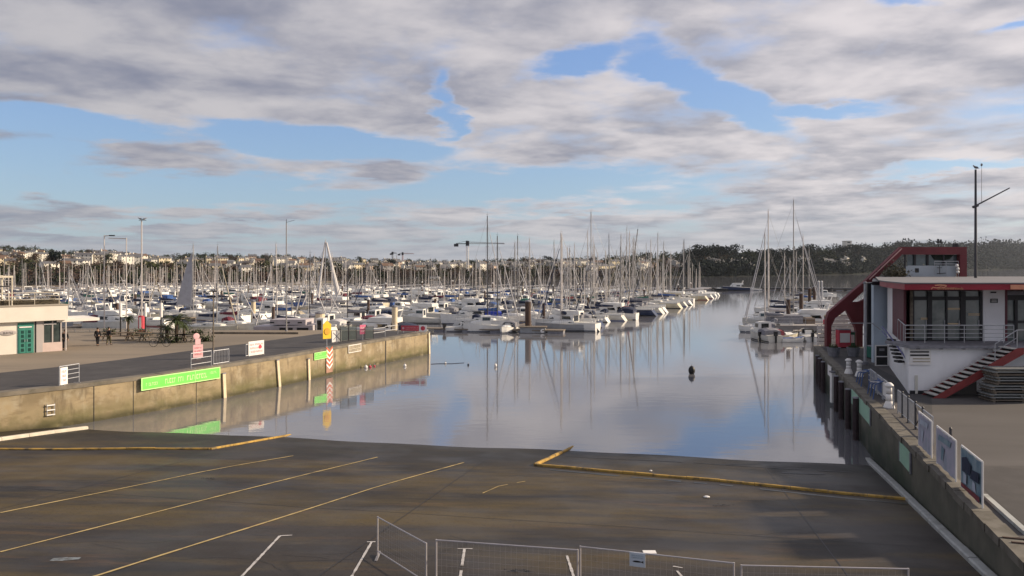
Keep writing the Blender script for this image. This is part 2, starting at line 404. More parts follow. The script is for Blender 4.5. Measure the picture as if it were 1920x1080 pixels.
# raised kerbs on the ramp
def kerb(pts, wd, h, mt, label):
    mb = MB(); c = Vector((sum(p.x for p in pts), sum(p.y for p in pts), 0)) / len(pts); c.z = rdz(c.x, c.y)
    for a, b in zip(pts, pts[1:]):
        n = max(1, int((b - a).length / 1.2))
        for k in range(n):
            p, q = a.lerp(b, k / n), a.lerp(b, (k + .985) / n); d = Vector((q.x - p.x, q.y - p.y, 0)).normalized(); s = Vector((-d.y, d.x, 0)) * wd / 2
            zp, zq = rdz(p.x, p.y), rdz(q.x, q.y); jz = rr.uniform(-.012, .012)
            ring = lambda e, z: [(e - s).to_tuple()[:2] + (z - .1,), (e - s).to_tuple()[:2] + (z + h * .75 + jz,), (e - s * .65).to_tuple()[:2] + (z + h + jz,), (e + s * .65).to_tuple()[:2] + (z + h + jz,), (e + s).to_tuple()[:2] + (z + h * .75 + jz,), (e + s).to_tuple()[:2] + (z - .1,)]
            mb.loft([ring(p, zp), ring(q, zq)])
    t = thing('slipway_kerb', c, label, 'kerb')
    o = mb.build('kerb_stones', mt, t, world=True); fixn(o); return t
kerb([ramp(-140, 843), ramp(395, 843), ramp(545, 817)], .14, .09, 'kerby', 'low yellow raised kerb along the left part of the slipway, running into the water')
kerb([ramp(1078, 838), ramp(1003, 874), ramp(1350, 903), ramp(1703, 938)], .15, .10, 'kerby', 'low yellow raised kerb across the right part of the slipway to the quay wall')
mb = MB(); strip(mb, [ramp(1010, 880), ramp(1350, 909), ramp(1700, 945)], .30, .010, .5, .08, rr); tag(mb.build('wet_gutter', layer(mat('wet_black_silt', (.012, .012, .012), .35, .2, 2), (.03, .028, .024), 2, .5, .7)), kind='structure')
M['kwhite'] = layer(mat('pale_concrete_kerb', (.40, .41, .40), .8, .2, 2), (.16, .16, .13), 1.2, .5, .7)
M['kwhite2'] = mat('lime_white_kerb', (.62, .56, .46), .8, .2, 2)
EX = lambda Y: 6.72 + .291 * Y                                     # right quay edge
kerb([Vector((EX(y) - .22, y, 0)) for y in (10, 20, 30, 38.5)], .30, .14, 'kwhite', 'pale concrete kerb at the foot of the green right-hand quay wall')

# ------------------------------------------------------------------ left quay
LE = [Vector(p) for p in ((-60, 8), (-45, 25), (-36, 35.6), (-28.8, 43.4), (-26.0, 46.9), (-23.2, 51.2), (-20.8, 56.2), (-18.4, 61.4), (-16.1, 67.5), (-13.3, 74.6), (-11.1, 79.8), (-9.0, 84.5))]
cm = mat('old_concrete', (.34, .27, .165), .85, .3, .7, c2=(.21, .165, .10), bump=.5)
layer(cm, (.36, .31, .22), 1.1, .52, .66, stretch=(1, 1, .8), fac=.8); layer(cm, (.20, .15, .09), 2.6, .50, .64, stretch=(.6, .6, 1.6), fac=.6, off=(4, 4, 1))
layer(cm, (.13, .10, .065), 1.6, .55, .68, stretch=(1, 1, .22), fac=.8)
layer(cm, (.12, .11, .045), .6, .35, .6, fac=.85, zfade=(1.1, 1.8))
layer(cm, (.05, .045, .02), .7, .30, .5, fac=.9, zfade=(.62, .95))
def wall(mb, pts, zt, zb, off=0):
    rings = [[(p.x, p.y, zt), (p.x, p.y, zb)] for p in pts]
    return mb.loft(rings, cap=False)
def sm(pts, n=4):
    out = []
    for i in range(len(pts) - 1):
        for k in range(n): out.append(pts[i].lerp(pts[i + 1], k / n))
    return out + [pts[-1]]
t = thing('quay_wall', (LE[6].x, LE[6].y, 0), 'long brown concrete quay wall with green and white banners on the left', 'quay wall')
back = [Vector((-9.6, 86.2)), Vector((-120, 88))]
mb = MB(); wall(mb, LE + back, ZL - .02, -4.2); o = mb.build('wall_face', cm, t, world=True)
# coping stones
M['coping'] = layer(mat('coping_stone', (.20, .175, .14), .85, .3, 1.2, bump=.2), (.10, .09, .07), 1.1, .5, .7)
mb = MB()
P = LE
for i in range(1, len(P) - 1):
    a, b = P[i], P[i + 1]; d = (b - a).normalized(); nn = Vector((d.y, -d.x)); 
    mb.prism([(a - nn * .75).to_tuple(), (b - nn * .75).to_tuple(), (b + nn * .05).to_tuple(), (a + nn * .05).to_tuple()][::-1], ZL - .22, ZL + .02)
fixn(mb.build('coping', 'coping', t, world=True))
# the thin ladder rungs and joints
def on_wall(px, z=0):                                             # point on the left wall seen at column px
    a = (px - 960) / F
    for p, q in zip(LE, LE[1:]):
        fp, fq = p.x - a * p.y, q.x - a * q.y
        if fp <= 0 <= fq or fq <= 0 <= fp:
            k = fp / (fp - fq); c = p.lerp(q, k); d = (q - p).normalized(); return Vector((c.x, c.y, z)), Vector((d.x, d.y, 0)), Vector((d.y, -d.x, 0))
mb = MB()
for px, wd in ((368, .03), (723, .16), (628, .04), (250, .03), (176, .04)):
    c, d, n = on_wall(px); mb.obox(c + n * .004 + Vector((0, 0, -.3)), c + n * .004 + Vector((0, 0, ZL - .05)), .03, wd, up=n.cross(Vector((0, 0, 1))))
mb.build('expansion_joint', 'black', t, world=True)
# quay ground
sand = mat('sandy_paving', (.25, .205, .155), .9, .25, .12, c2=(.185, .155, .12), stretch=(.5, 1.5, 1), bump=.05)
layer(sand, (.17, .14, .11), .25, .55, .7, stretch=(.3, 2, 1), fac=.7)
mb = MB(); pg = [(p.x, p.y) for p in LE] + [(-9.6, 86.2), (-120, 88), (-160, 8)]
mb.add([(x, y, ZL) for x, y in pg], [tuple(range(len(pg)))[::-1]]); fixn(mb.build('quay_ground', sand)); tag(bpy.data.objects['quay_ground'], kind='structure')
asp = layer(mat('quay_asphalt', (.058, .054, .055), .8, .2, 1.5, c2=(.045, .042, .043)), (.085, .08, .078), .35, .5, .7, stretch=(1, 1, 1), fac=.6)
inner = [at(*p, ZL) for p in ((-150, 718), (0, 699), (150, 684), (300, 665), (400, 652), (480, 642), (560, 631), (640, 620.5))]
mb = MB(); ed = [(p.x - .72, p.y + .42) for p in LE[2:]] 
pg = ed[:-1] + [(-10.2, 85.4)] + [(-15, 85.6)] + [(p.x, p.y) for p in inner[::-1]]
mb.add([(x, y, ZL + .006) for x, y in pg], [tuple(range(len(pg)))]); o = mb.build('quay_road', asp); fixn(o); tag(o, kind='structure')
kerb2 = MB(); 
kk = [ramp(-160, 848), ramp(0, 826), ramp(100, 812), ramp(163, 804)]
kerb(kk, .30, .16, 'kwhite2', 'whitewashed kerb where the slipway meets the foot of the brown quay wall')

# ------------------------------------------------------------------ right quay
gm = mat('dark_mossy_concrete', (.13, .12, .095), .85, .3, .7, c2=(.07, .07, .055), bump=.5)
layer(gm, (.16, .145, .12), .9, .55, .7, stretch=(1, 1, .25), fac=.7)
layer(gm, (.035, .05, .028), .5, .35, .6, fac=.9, zfade=(1.5, 2.4))
layer(gm, (.012, .02, .012), .6, .3, .5, fac=.9, zfade=(1.0, 1.7))
t = thing('quay_wall', (EX(30), 30, 0), 'dark mossy concrete quay wall under the red building, green panels on it', 'quay wall')
RW = [Vector((EX(y), y)) for y in (2, 12, 22, 32, 42, 52, 68)]
mb = MB(); rings = [[(p.x, p.y, -4.2), (p.x, p.y, ZR - .02)] for p in RW + [Vector((60, 62))]]
mb.loft(rings, cap=False); mb.build('wall_face', gm, t, world=True)
mb = MB()
y = 3
while y < 68:
    y2 = min(y + rr.uniform(.8, 1.3), 68); a, b = Vector((EX(y), y + .01)), Vector((EX(y2), y2)); j = rr.uniform(-.03, .03)
    mb.prism([(a.x - .04 + j, a.y), (a.x + .5 + j, a.y), (b.x + .5 + j, b.y), (b.x - .04 + j, b.y)], ZR - .2, ZR + .02 + rr.uniform(0, .02)); y = y2
fixn(mb.build('coping', layer(mat('pale_coping', (.17, .155, .13), .85, .3, 1.5, bump=.3), (.09, .08, .06), 1.5, .5, .7), t, world=True))
qg = mat('quay_paving_brown', (.092, .085, .083), .85, .2, .3, c2=(.072, .066, .064), stretch=(.4, 1.4, 1))
layer(qg, (.13, .12, .11), .3, .6, .72, stretch=(.2, 2, 1), fac=.6)
mb = MB(); pg = [(p.x, p.y) for p in RW] + [(60, 62), (60, 2)]
mb.add([(x, y, ZR) for x, y in pg], [tuple(range(len(pg)))[::-1]]); o = mb.build('quay_ground', qg); fixn(o); tag(o, kind='structure')
mb = MB(); pg = [(EX(3) + .9, 3), (EX(26.6) + 1.0, 26.6), (EX(26.6) + 1.6, 27.0), (40, 26.8), (40, 3)]
mb.add([(x, y, ZR + .005) for x, y in pg], [tuple(range(len(pg)))[::-1]]); o = mb.build('quay_road', layer(mat('dark_asphalt', (.06, .055, .055), .8, .2, 1.5), (.085, .075, .07), .4, .5, .7)); fixn(o); tag(o, kind='structure')
mb = MB(); pg = [(EX(42) + .9, 36.5), (EX(42) + 3.4, 41.2), (EX(66) + 2.2, 66), (EX(66) + .6, 66), (EX(42) + .7, 42)]
mb.add([(x, y, ZR + .006) for x, y in pg], [tuple(range(len(pg)))[::-1]]); o = mb.build('footpath', mat('path_asphalt', (.055, .053, .055), .85, .25, 1.5)); fixn(o); tag(o, kind='structure')
# ------------------------------------------------------------------ red harbour building on the right
W = lambda px, py, Y: Vector(((px - 960) * Y / F, Y, H - (py - 500) * Y / F))
def wbox(mb, px0, px1, py0, py1, Y0, Y1):
    a, b = W(px0, py1, Y0), W(px1, py0, Y0); return mb.box(a.x, b.x, Y0, Y1, a.z, b.z)
def wplate(mb, pts, Y0, Y1):
    q = [W(px, py, Y0) for px, py in pts]; return mb.plate([(p.x, p.z) for p in q], Y0, Y1)
M['wwall'] = layer(mat('white_render', (.84, .84, .86), .85, .08, .8), (.72, .72, .73), .9, .5, .72, stretch=(1, 1, .4), fac=.7)
M['bluewall'] = mat('pale_blue_panel', (.46, .54, .62), .7, .12, .8)
M['redp'] = mat('oxide_red_paint', (.16, .028, .036), .6, .25, .8)
M['redf'] = mat('red_fascia', (.30, .016, .035), .5, .2, .8)
M['dred'] = mat('dark_maroon_cladding', (.13, .035, .05), .7, .25, 1.5)
M['roof'] = mat('pale_flat_roof', (.17, .17, .185), .8, .15, .5)
M['orange'] = mat('pale_orange_lettering', (.70, .30, .18), .6, .1, 3)
M['dframe'] = mat('dark_frame', (.02, .02, .025), .5, .2, 2)
gd = mat('door_glass', (.10, .125, .12), .1, .4, 1.0, c2=(.20, .22, .21), spec=.7)
M['gdoor'] = gd
M['curtain'] = mat('grey_green_curtain', (.16, .19, .18), .8, .2, 3)
B = thing('harbour_building', (21.7, 42.3, ZR), 'dark red and white two storey harbour office with balcony and outside stairs', 'building')
sd = Vector((.369, .93))
def sidept(s, off=0): return (21.7 + sd.x * s + off, 42.3 + sd.y * s)
# lower storey
mb = MB(); a, b = sidept(0), sidept(14.5)
lw = [a, (46, 42.3), (46, 64), (30.5, 64), b]
mb.prism(lw, ZR - .1, 5.04); low = mb.build('lower_wall', 'wwall', B, world=True)
mb = MB(); mb.box(21.75, 46, 42.25, 42.298, ZR, ZR + .18); mb.build('plinth', 'dframe', B, world=True)
mb = MB(); mb.box(45.6, 45.95, 42.4, 64, 5.06, 8.2); mb.build('unseen_end_wall', 'wwall', B, world=True)  # unseen end wall, added so no sun shines through the upper storey
# balcony floor
mb = MB(); mb.box(21.6, 46, 42.0, 44.8, 5.045, 5.20); mb.build('balcony_floor', 'cgrey', B, world=True)
# upper storey walls: left side wall, back mass
YU = 44.7
xs = lambda Y: 21.7 + .369 / .93 * (Y - 42.3)
mb = MB(); mb.prism([(xs(YU) - .02, YU), (xs(YU) + .35, YU), (xs(51.5) + .35, 51.5), (xs(51.5) - .02, 51.5)], 5.05, 8.22); mb.build('side_wall', 'dred', B, world=True)
mb = MB(); mb.prism([(xs(51.52), 51.52), (xs(51.52) + .4, 51.52), (xs(55.5) + .4, 55.5), (xs(55.5), 55.5)], 5.05, 8.22); mb.build('side_wall', 'wwall', B, world=True)
mb = MB(); wbox(mb, 1638, 1663.5, 533.5, 682.5, 56.0, 56.35); o = mb.build('side_panel', 'bluewall', B, world=True)
mb = MB(); mb.prism([(28.25, 61.5), (30.2, 61.5), (31.4, 64.5), (29.5, 64.5)], ZR, 8.2); mb.build('stair_tower', 'dframe', B, world=True)
mb = MB(); mb.box(25.2, 46, 50, 50.2, 5.05, 8.2); mb.build('inner_wall', mat('inner_wall', (.22, .20, .18), .9), B, world=True)
mb = MB(); mb.prism([(27.2, 55.6), (46, 55.6), (46, 61.4), (30.1, 61.4)], 5.05, 8.2); mb.build('rear_wall', 'dframe', B, world=True)
# facade: posts, header, doors
mb = MB(); wbox(mb, 1699, 1706, 545, 640, YU, YU + .35); mb.build('corner_post', 'redp', B, world=True)
mb = MB(); wbox(mb, 1706, 1712, 545, 640, YU + .05, YU + .35); mb.build('frame_post', 'timber', B, world=True)
fr = MB()
for x0, x1 in ((1712, 1714.5), (1739.5, 1748), (1773.8, 1777), (1801, 1811), (1838, 1843.5)): wbox(fr, x0, x1, 546, 639.8, YU + .04, YU + .22)
wbox(fr, 1712, 1843.5, 556, 563, YU + .06, YU + .20); wbox(fr, 1712, 1843.5, 637, 639.8, YU + .07, YU + .19)
df = fr.build('door_frame', 'dframe', B, world=True)
mb = MB(); wbox(mb, 1712, 1843.5, 545.5, 556, YU + .16, YU + .18); mb.build('transom_window', 'gdoor', B, world=True)
for x0, x1 in ((1714.5, 1739.5), (1748, 1773.8), (1777, 1801), (1811, 1838)):
    mb = MB(); wbox(mb, x0, x1, 563, 637, YU + .12, YU + .14); g = mb.build('glass_door', 'gdoor', B, world=True)
    mb = MB(); wbox(mb, x1 - 3.0, x1 - 1.8, 600, 612, YU + .05, YU + .11); h = mb.build('handle', 'steel', g)
M['lamp'] = mat('lit_tube', (1, .78, .5), .5, emit=1.4)
for x0, x1, y in ((1727, 1739, 596), (1777.5, 1800, 577.5), (1777.5, 1800, 606), (1816, 1838, 588)):
    mb = MB(); wbox(mb, x0, x1, y, y + 1.3, YU + .085, YU + .115); wbox(mb, x0, x1, y + 2.6, y + 3.4, YU + .085, YU + .115); mb.build('door_strip', mat('pale_strip', (.85, .62, .36), .6), B, world=True)
mb = MB(); wbox(mb, 1843.5, 1884, 543.8, 639.9, YU - .02, YU + .35); wp = mb.build('wall_panel', 'wwall', B, world=True)
mb = MB(); wbox(mb, 1858, 1868, 547, 549.5, YU - .06, YU - .022); mb.build('wall_lamp', 'dframe', B, world=True)
mb = MB(); wbox(mb, 1857, 1871, 560, 568, YU - .05, YU - .022); pl_ = mb.build('name_plate', 'dframe', B, world=True)
mb = MB(); 
for yy in (562, 565.3): wbox(mb, 1859, 1869, yy, yy + 1.2, YU - .056, YU - .052)
mb.build('lettering', 'board', pl_)
for c in pl_.children:
    me = c.data; o = B.location
    for vv_ in me.vertices: vv_.co = (vv_.co.x - o.x, vv_.co.y - o.y, vv_.co.z - o.z)
def fixchild(c):
    for vv_ in c.data.vertices: vv_.co = (vv_.co.x - B.location.x, vv_.co.y - B.location.y, vv_.co.z - B.location.z)
for g in [o for o in B.children if o.name.startswith('glass_door')]:
    for c in g.children: fixchild(c)
mb = MB(); wbox(mb, 1884, 1889, 543.8, 639.9, YU, YU + .35); mb.build('frame_post', 'dred', B, world=True)
mb = MB(); wbox(mb, 1889, 1925, 563, 601, YU + .12, YU + .14); wbox(mb, 1889, 1925, 606, 639, YU + .12, YU + .14); mb.build('window', 'gdoor', B, world=True)
mb = MB(); wbox(mb, 1889, 1925, 546, 553, YU + .02, YU + .2); mb.build('shutter_box', 'cgrey', B, world=True)
mb = MB(); wbox(mb, 1903, 1908.5, 553, 639.9, YU + .02, YU + .2); wbox(mb, 1889, 1925, 601, 606, YU + .03, YU + .2); wbox(mb, 1889, 1925, 553, 563, YU + .03, YU + .2); mb.build('window_frame', 'dframe', B, world=True)
mb = MB(); wbox(mb, 1925, 2030, 544, 639.9, YU, YU + .35); mb.build('front_wall', 'wwall', B, world=True)
# roof slab
YF = 42.0
x0 = W(1696, 532, YF).x
rp = [(x0, YF), (46, YF), (46, 68.5), (32.3, 68.5), (23.9, 50.2), (22.7, 46.9)]
mb = MB(); mb.prism(rp, 8.24, 8.56); mb.build('roof_edge', 'redf', B, world=True)
mb = MB(); mb.prism([(x0 - .05, YF - .05), (46, YF - .05), (46, 68.6), (32.2, 68.6), (23.8, 50.2), (22.62, 46.9)], 8.565, 8.63); mb.build('roof', 'roof', B, world=True)
mb = MB(); mb.prism([(24.35, 52.3), (25.6, 52.3), (32.0, 66), (30.8, 66)], 8.25, 8.5); mb.build('roof_edge', 'dframe', B, world=True)
# script-like sign on the fascia
def ribbon(mb, pts, w, Y):
    q = [W(x, y, Y) for x, y in pts]
    for a, b in zip(q, q[1:]): mb.obox(a, b, .02, w, up=Vector((0, 0, 1)))
    return mb
mb = MB(); Yg = YF - .02
ribbon(mb, [(1746, 542.5), (1749, 538.5), (1756, 540), (1764, 538), (1770, 539), (1775, 536.5)], .05, Yg)
ribbon(mb, [(1753, 535.2), (1762, 534.3), (1771, 535.0), (1775, 536)], .07, Yg)
ribbon(mb, [(1758, 542), (1772, 540.6), (1790, 540.4), (1806, 542)], .06, Yg)
for k in range(10): ribbon(mb, [(1760 + k * 4.6, 542.6), (1762 + k * 4.6, 539.4 + .4 * (k % 3)), (1763.4 + k * 4.6, 542.6)], .035, Yg)
mb.build('script_sign', 'orange', B, world=True)
mb = MB(); wbox(mb, 1895, 1921, 534, 542.6, Yg - .02, Yg + .02); mb.build('orange_panel', 'orange', B, world=True)
# balcony railing
ra = MB(); Yr = 42.1
for y, r in ((610, .03), (617.5, .018), (625, .018), (632.5, .018)): ra.tube(W(1697, y, Yr), W(1901, y, Yr), r, r, 6)
for x in (1697, 1734, 1771, 1808, 1845, 1882, 1901): ra.tube(W(x, 610, Yr), W(x, 643, Yr), .022, .022, 6)
ra.tube(W(1697, 610, Yr), Vector((xs(47) - .1, 47, W(1697, 610, Yr).z)), .03, .03, 6)
for s in (43.8, 45.4, 47): ra.tube(Vector((xs(s) - .12, s, 5.05)), Vector((xs(s) - .12, s, W(1697, 610, Yr).z)), .02, .02, 6)
ra.build('balcony_railing', 'steel', B, world=True)
# board with black bars, lamps on the lower wall
mb = MB(); wbox(mb, 1705.8, 1746, 655, 684, 42.22, 42.296); bd = mb.build('notice_board', 'board', B, world=True)
mb = MB(); wbox(mb, 1707, 1742, 658.5, 661.2, 42.19, 42.218); wbox(mb, 1707, 1742, 664.5, 667.6, 42.19, 42.218); mb.build('black_bar', 'black', B, world=True)
mb = MB(); wbox(mb, 1712, 1744, 671.5, 673.5, 42.19, 42.218); wbox(mb, 1712, 1744, 677, 678.6, 42.19, 42.218); mb.build('beige_bar', 'cbeige', B, world=True)
for x in (1723, 1766, 1808, 1850):
    mb = MB(); wbox(mb, x - 2.4, x + 2.4, 651.8, 655.0, 42.12, 42.296); mb.build('wall_light', 'dframe', B, world=True)
mb = MB(); wbox(mb, 1716, 1721, 704, 738, 42.24, 42.297); mb.build('pipe_cover', 'offwhite', B, world=True)
# outside stairs along the front
ys0, ys1 = 40.85, 41.95
st = MB(); a, b = W(1752, 738, ys0), W(1907, 651, ys0)
n = 14; rise = (5.2 - ZR) / n; run = (b.x - a.x) / n
for k in range(n): st.box(a.x + run * k, a.x + run * (k + 1) + .03, ys0 + .03, ys1 - .03, ZR + rise * (k + 1) - .06, ZR + rise * (k + 1))
mb_t = st.build('stair_tread', 'deck', B, world=True)
st = MB()
for k in range(n): st.box(a.x + run * (k + .55), a.x + run * (k + .6), ys0 + .05, ys1 - .05, ZR + rise * k + .005, ZR + rise * (k + 1) - .065)
st.build('stair_riser', 'black', B, world=True)
for y in (ys0, ys1):
    mb = MB(); zz = lambda t: ZR + t * (5.2 - ZR); L_ = b.x - a.x
    mb.plate([(a.x - .1, zz(0)), (a.x + .55, zz(0)), (b.x + .35, zz(1) - .32), (b.x + .35, zz(1) + .02), (b.x, zz(1) - .02)], y - .03, y + .03)
    s_ = mb.build('stair_stringer', mat('stringer_red', (.24, .04, .04), .6, .2, 2), B, world=True)
mb = MB(); mb.box(b.x, 30, 40.9, 41.97, 5.0, 5.19); mb.build('landing', 'cgrey', B, world=True)
mb = MB(); p0, p1 = Vector((a.x + 3.2, ys0, zz(.72) + .95)), Vector((b.x, ys0, zz(1) + .95))
mb.tube(p0, p1, .025); mb.tube(p0, p0 - Vector((0, 0, .9)), .025); mb.tube(p1, p1 - Vector((0, 0, .9)), .025); mb.tube(p1, p1 + Vector((1.6, 0, 0)), .025)
mb.tube(p0 - Vector((0, 0, .4)), p1 - Vector((0, 0, .4)), .018)
mb.build('stair_handrail', 'steel', B, world=True)
mb = MB(); zs = lambda x: ZR + (x - a.x) / (b.x - a.x) * (5.2 - ZR) - .34; mb.plate([(a.x + .75, ZR + .01), (25.2, ZR + .01), (25.2, zs(25.2)), (a.x + .75, zs(a.x + .75))], 41.95, 41.99); mb.build('dark_dado', mat('taupe_panel', (.14, .125, .115), .8, .15, 1.2), B, world=True)
# side steps rail
mb = MB(); mb.path([Vector((xs(54) - .5, 54, 5.3)), Vector((xs(50) - .5, 50, 5.25)), Vector((xs(44) - .15, 43.4, 4.2))], .05); mb.path([Vector((xs(54) - .5, 54, 5.0)), Vector((xs(50) - .5, 50, 4.95))], .04)
mb.build('side_handrail', mat('violet_blue_rail', (.12, .12, .30), .6), B, world=True)
for k in range(7): s = 49 - k * .8; mb = MB(); mb.box(xs(s) - .38, xs(s) - .02, s, s + .5, 4.78 - k * .13, 4.9 - k * .13); mb.build('side_step', 'black', B, world=True)

# the red frame and lookout cabin on top
YT = 67.0
mb = MB(); wplate(mb, [(1690, 463), (1813, 463), (1813, 477), (1690, 477)][::-1], YT, YT + .5); wplate(mb, [(1800, 477.2), (1813, 477.2), (1813, 519), (1800, 519)][::-1], YT, YT + .5)
mb.build('portal_frame', 'redp', B, world=True)
mb = MB()
wplate(mb, [(1689.8, 463), (1689.8, 479), (1645, 521), (1620, 545), (1598, 566), (1584, 583), (1566, 597), (1559, 612), (1559, 650), (1550, 650), (1550, 600), (1554, 586), (1600, 546), (1626, 524)], YT, YT + .5)
mb.build('raking_leg', 'redp', B, world=True)
mb = MB()
wplate(mb, [(1586, 579), (1599, 566), (1611, 566), (1640, 552), (1640, 575), (1622, 590), (1618, 612), (1618, 650), (1607, 650), (1605, 616)], YT + .02, YT + .45)
mb.build('raking_leg', 'redp', B, world=True)
mb = MB(); mb.tube(W(1630, 524, YT - .3), W(1691, 466, YT - .3), .05); mb.build('handrail', mat('pinkish_rail', (.55, .32, .30), .5), B, world=True)
mb = MB(); x_a, x_b = W(1700, 0, YT).x, W(1796, 0, YT).x; mb.prism([(x_a, YT + .3), (x_b, YT + .3), (x_b + 1.5, YT + 3.4), (x_a + 1.55, YT + 3.4)], 8.63, W(1, 498, YT + .3).z); mb.build('cabin_wall', mat('cabin_wall', (.42, .46, .50), .7, .12, 1), B, world=True)
mb = MB(); wbox(mb, 1701, 1795, 478, 497.6, YT + .5, YT + .55); mb.build('cabin_window', glass('cabin_glass', (.10, .13, .14), .08), B, world=True)
mb = MB()
for x, y1 in ((1695, 519), (1714, 498), (1738, 498), (1768, 498)): mb = MB(); wbox(mb, x, x + 3.5, 477.3, y1, YT + .27 if y1 > 500 else YT + .36, YT + .29 if y1 > 500 else YT + .49); mb.build('window_mullion', 'dframe', B, world=True)
mb = MB(); wplate(mb, [(1746, 477.5), (1789, 477.5), (1780, 486), (1770, 488), (1752, 487)][::-1], YT + .42, YT + .48); mb.build('roller_blind', mat('dark_green_blind', (.012, .02, .015), .9), B, world=True)
mb = MB(); x_a, x_b = W(1693, 463, YT).x, W(1811, 463, YT).x; mb.prism([(x_a + .25, YT + .52), (x_b + .2, YT + .52), (x_b + 1.7, YT + 3.6), (x_a + 1.8, YT + 3.6)], 10.6, 11.15); mb.build('cabin_roof', 'redp', B, world=True)
mb = MB()
wbox(mb, 1716, 1723, 503, 511, YT + .27, YT + .298); mb.build('wall_vent', 'dframe', B, world=True); mb = MB()
mb.tube(W(1762, 498, YT + .1), W(1762, 514, YT + .1), .03); mb.obox(W(1757, 513, YT + .1), W(1774, 512, YT + .1), .05, .06); mb.obox(W(1757, 502, YT + .1), W(1766, 502, YT + .1), .05, .05)
mb.build('wall_lamp', 'dframe', B, world=True)
mb = MB()
for y in (490, 495): mb.tube(W(1752, y, YT + .02), W(1797, y, YT + .02), .03)
for x in (1752, 1774, 1797): mb.tube(W(x, 490, YT + .02), W(x, 519, YT + .02), .022)
mb.build('cabin_railing', 'steel', B, world=True)
mb = MB()
for i, (x, y) in enumerate(((1793, 498), (1795, 504), (1795, 510))): mb.ball(W(x + 1, y, YT - .1), .14, .14, .14, 8, 5)
mb.build('round_lamp', 'board', B, world=True)
mb = MB(); wbox(mb, 1758, 1761, 448, 456, YT + 1, YT + 1.1); mb.tube(W(1759.5, 455, YT + 1.05), W(1759.5, 463.5, YT + 1.05), .03); mb.build('roof_aerial', 'dframe', B, world=True)
mb = MB(); wbox(mb, 1763, 1766, 449, 455, YT + 1, YT + 1.1); mb.tube(W(1764.5, 454, YT + 1.05), W(1764.5, 463.5, YT + 1.05), .03); mb.build('roof_aerial', 'dframe', B, world=True)
mb = MB(); wbox(mb, 1791, 1797, 456, 463.5, YT + .8, YT + 1.2); mb.build('siren', 'dframe', B, world=True)
mb = MB(); pr = W(1680, 508, 66)
for k in range(420):
    c = Vector((pr.x + rr.gauss(0, .55), 66 + rr.gauss(0, .4), 8.65 + abs(rr.gauss(0, .42)))); d = Vector((rr.gauss(0, 1), rr.gauss(0, 1), rr.gauss(0, 1))).normalized() * .16; e = d.cross(Vector((0, .3, 1))).normalized() * .07
    mb.add([c - d, c + e, c + d, c - e], [(0, 1, 2, 3)])
ro_ = mb.build('roof_planting', mat('roof_scrub', (.12, .11, .07), .9, .5, 6, bump=.6), B, world=True); ro_['kind'] = 'stuff'

# mast on the roof with yard, halyard, gull
Yp = 60
t = thing('signal_mast', W(1829, 519.5, Yp), 'tall dark signal mast with a slanting yard on the red building roof', 'mast')
mb = MB(); mb.tube(W(1829.3, 521, Yp), W(1829.3, 318, Yp), .11, .075, 10); mb.build('pole', 'darkspar', t, world=True)
mb = MB(); mb.tube(W(1824, 388.5, Yp), W(1893, 352.5, Yp), .06, .045); mb.tube(W(1824, 388.5, Yp), W(1834, 385, Yp), .1, .1); mb.build('yard', 'darkspar', t, world=True)
mb = MB(); mb.tube(W(1840.5, 318, Yp), W(1840.5, 382, Yp), .018); mb.ball(W(1840.5, 309, Yp), .09, .09, .12, 6, 4); mb.tube(W(1840.5, 309, Yp), W(1840.5, 319, Yp), .012); mb.build('halyard', 'wire', t, world=True)

def gull(loc, label, rz=0, s=1.0, dark=False):
    t = thing('gull', loc, label, 'bird', rz=rz)
    prof = [(-.26, .02, .10), (-.18, .05, .12), (-.06, .085, .15), (.06, .085, .17), (.13, .055, .21), (.17, .05, .25), (.215, .045, .265), (.245, .02, .26)]
    mb = MB(); rings = []
    for x, r, z in prof: rings.append([(x * s, math.cos(q) * r * s, (z + math.sin(q) * r) * s) for q in [2 * math.pi * k / 8 for k in range(9)]])
    mb.loft(rings); mb.build('body', 'board' if not dark else 'cgrey', t, smooth=True)
    mb = MB()
    for sy in (-1, 1): mb.add([(.1 * s, sy * .075 * s, .2 * s), (-.05 * s, sy * .10 * s, .13 * s), (-.36 * s, sy * .02 * s, .08 * s), (-.1 * s, sy * .06 * s, .21 * s), (.02 * s, sy * .05 * s, .23 * s)], [(0, 1, 2, 3, 4)])
    mb.build('wings', 'cnavy' if dark else 'cgrey', t)
    mb = MB(); mb.tube((.24 * s, 0, .255 * s), (.3 * s, 0, .245 * s), .014 * s, .004 * s, 6); mb.build('beak', 'yellow', t)
    mb = MB()
    for sy in (-.03, .03): mb.tube((0, sy * s, 0), (0, sy * s, .09 * s), .008 * s, .008 * s, 5)
    mb.build('legs', 'yellow', t)
gull(W(1829.3, 318, Yp), 'dark gull standing on top of the signal mast over the red building', rz=R(200), s=1.1, dark=True)

# ------------------------------------------------------------------ things on the right quay
def bollard(loc, h, label, group=None):
    t = thing('bollard', loc, label, 'bollard', group)
    mb = MB(); mb.lathe([(.27, 0), (.26, .06), (.17, .30), (.15, .34)], 14); mb.build('base', 'board', t, smooth=True)
    mb = MB(); mb.lathe([(.145, .34), (.14, h * .55)], 14); mb.lathe([(.14, h * .58), (.135, h * .84)], 14); mb.build('shaft', 'board', t, smooth=True)
    mb = MB(); mb.lathe([(.135, h * .55), (.135, h * .58)], 14); mb.build('band', 'cgrey', t)
    mb = MB(); mb.lathe([(.20, h * .84), (.21, h * .87), (.20, h * .92), (.10, h), (.02, h * 1.01)], 14); mb.build('cap', 'board', t, smooth=True)
bollard(at(1667, 765, ZR), 1.25, 'large white cast bollard with a flared foot at the right quay edge', None)
bollard(at(1611, 706, ZR), 1.05, 'smaller white bollard nearer the walkway, beyond the blue racks')
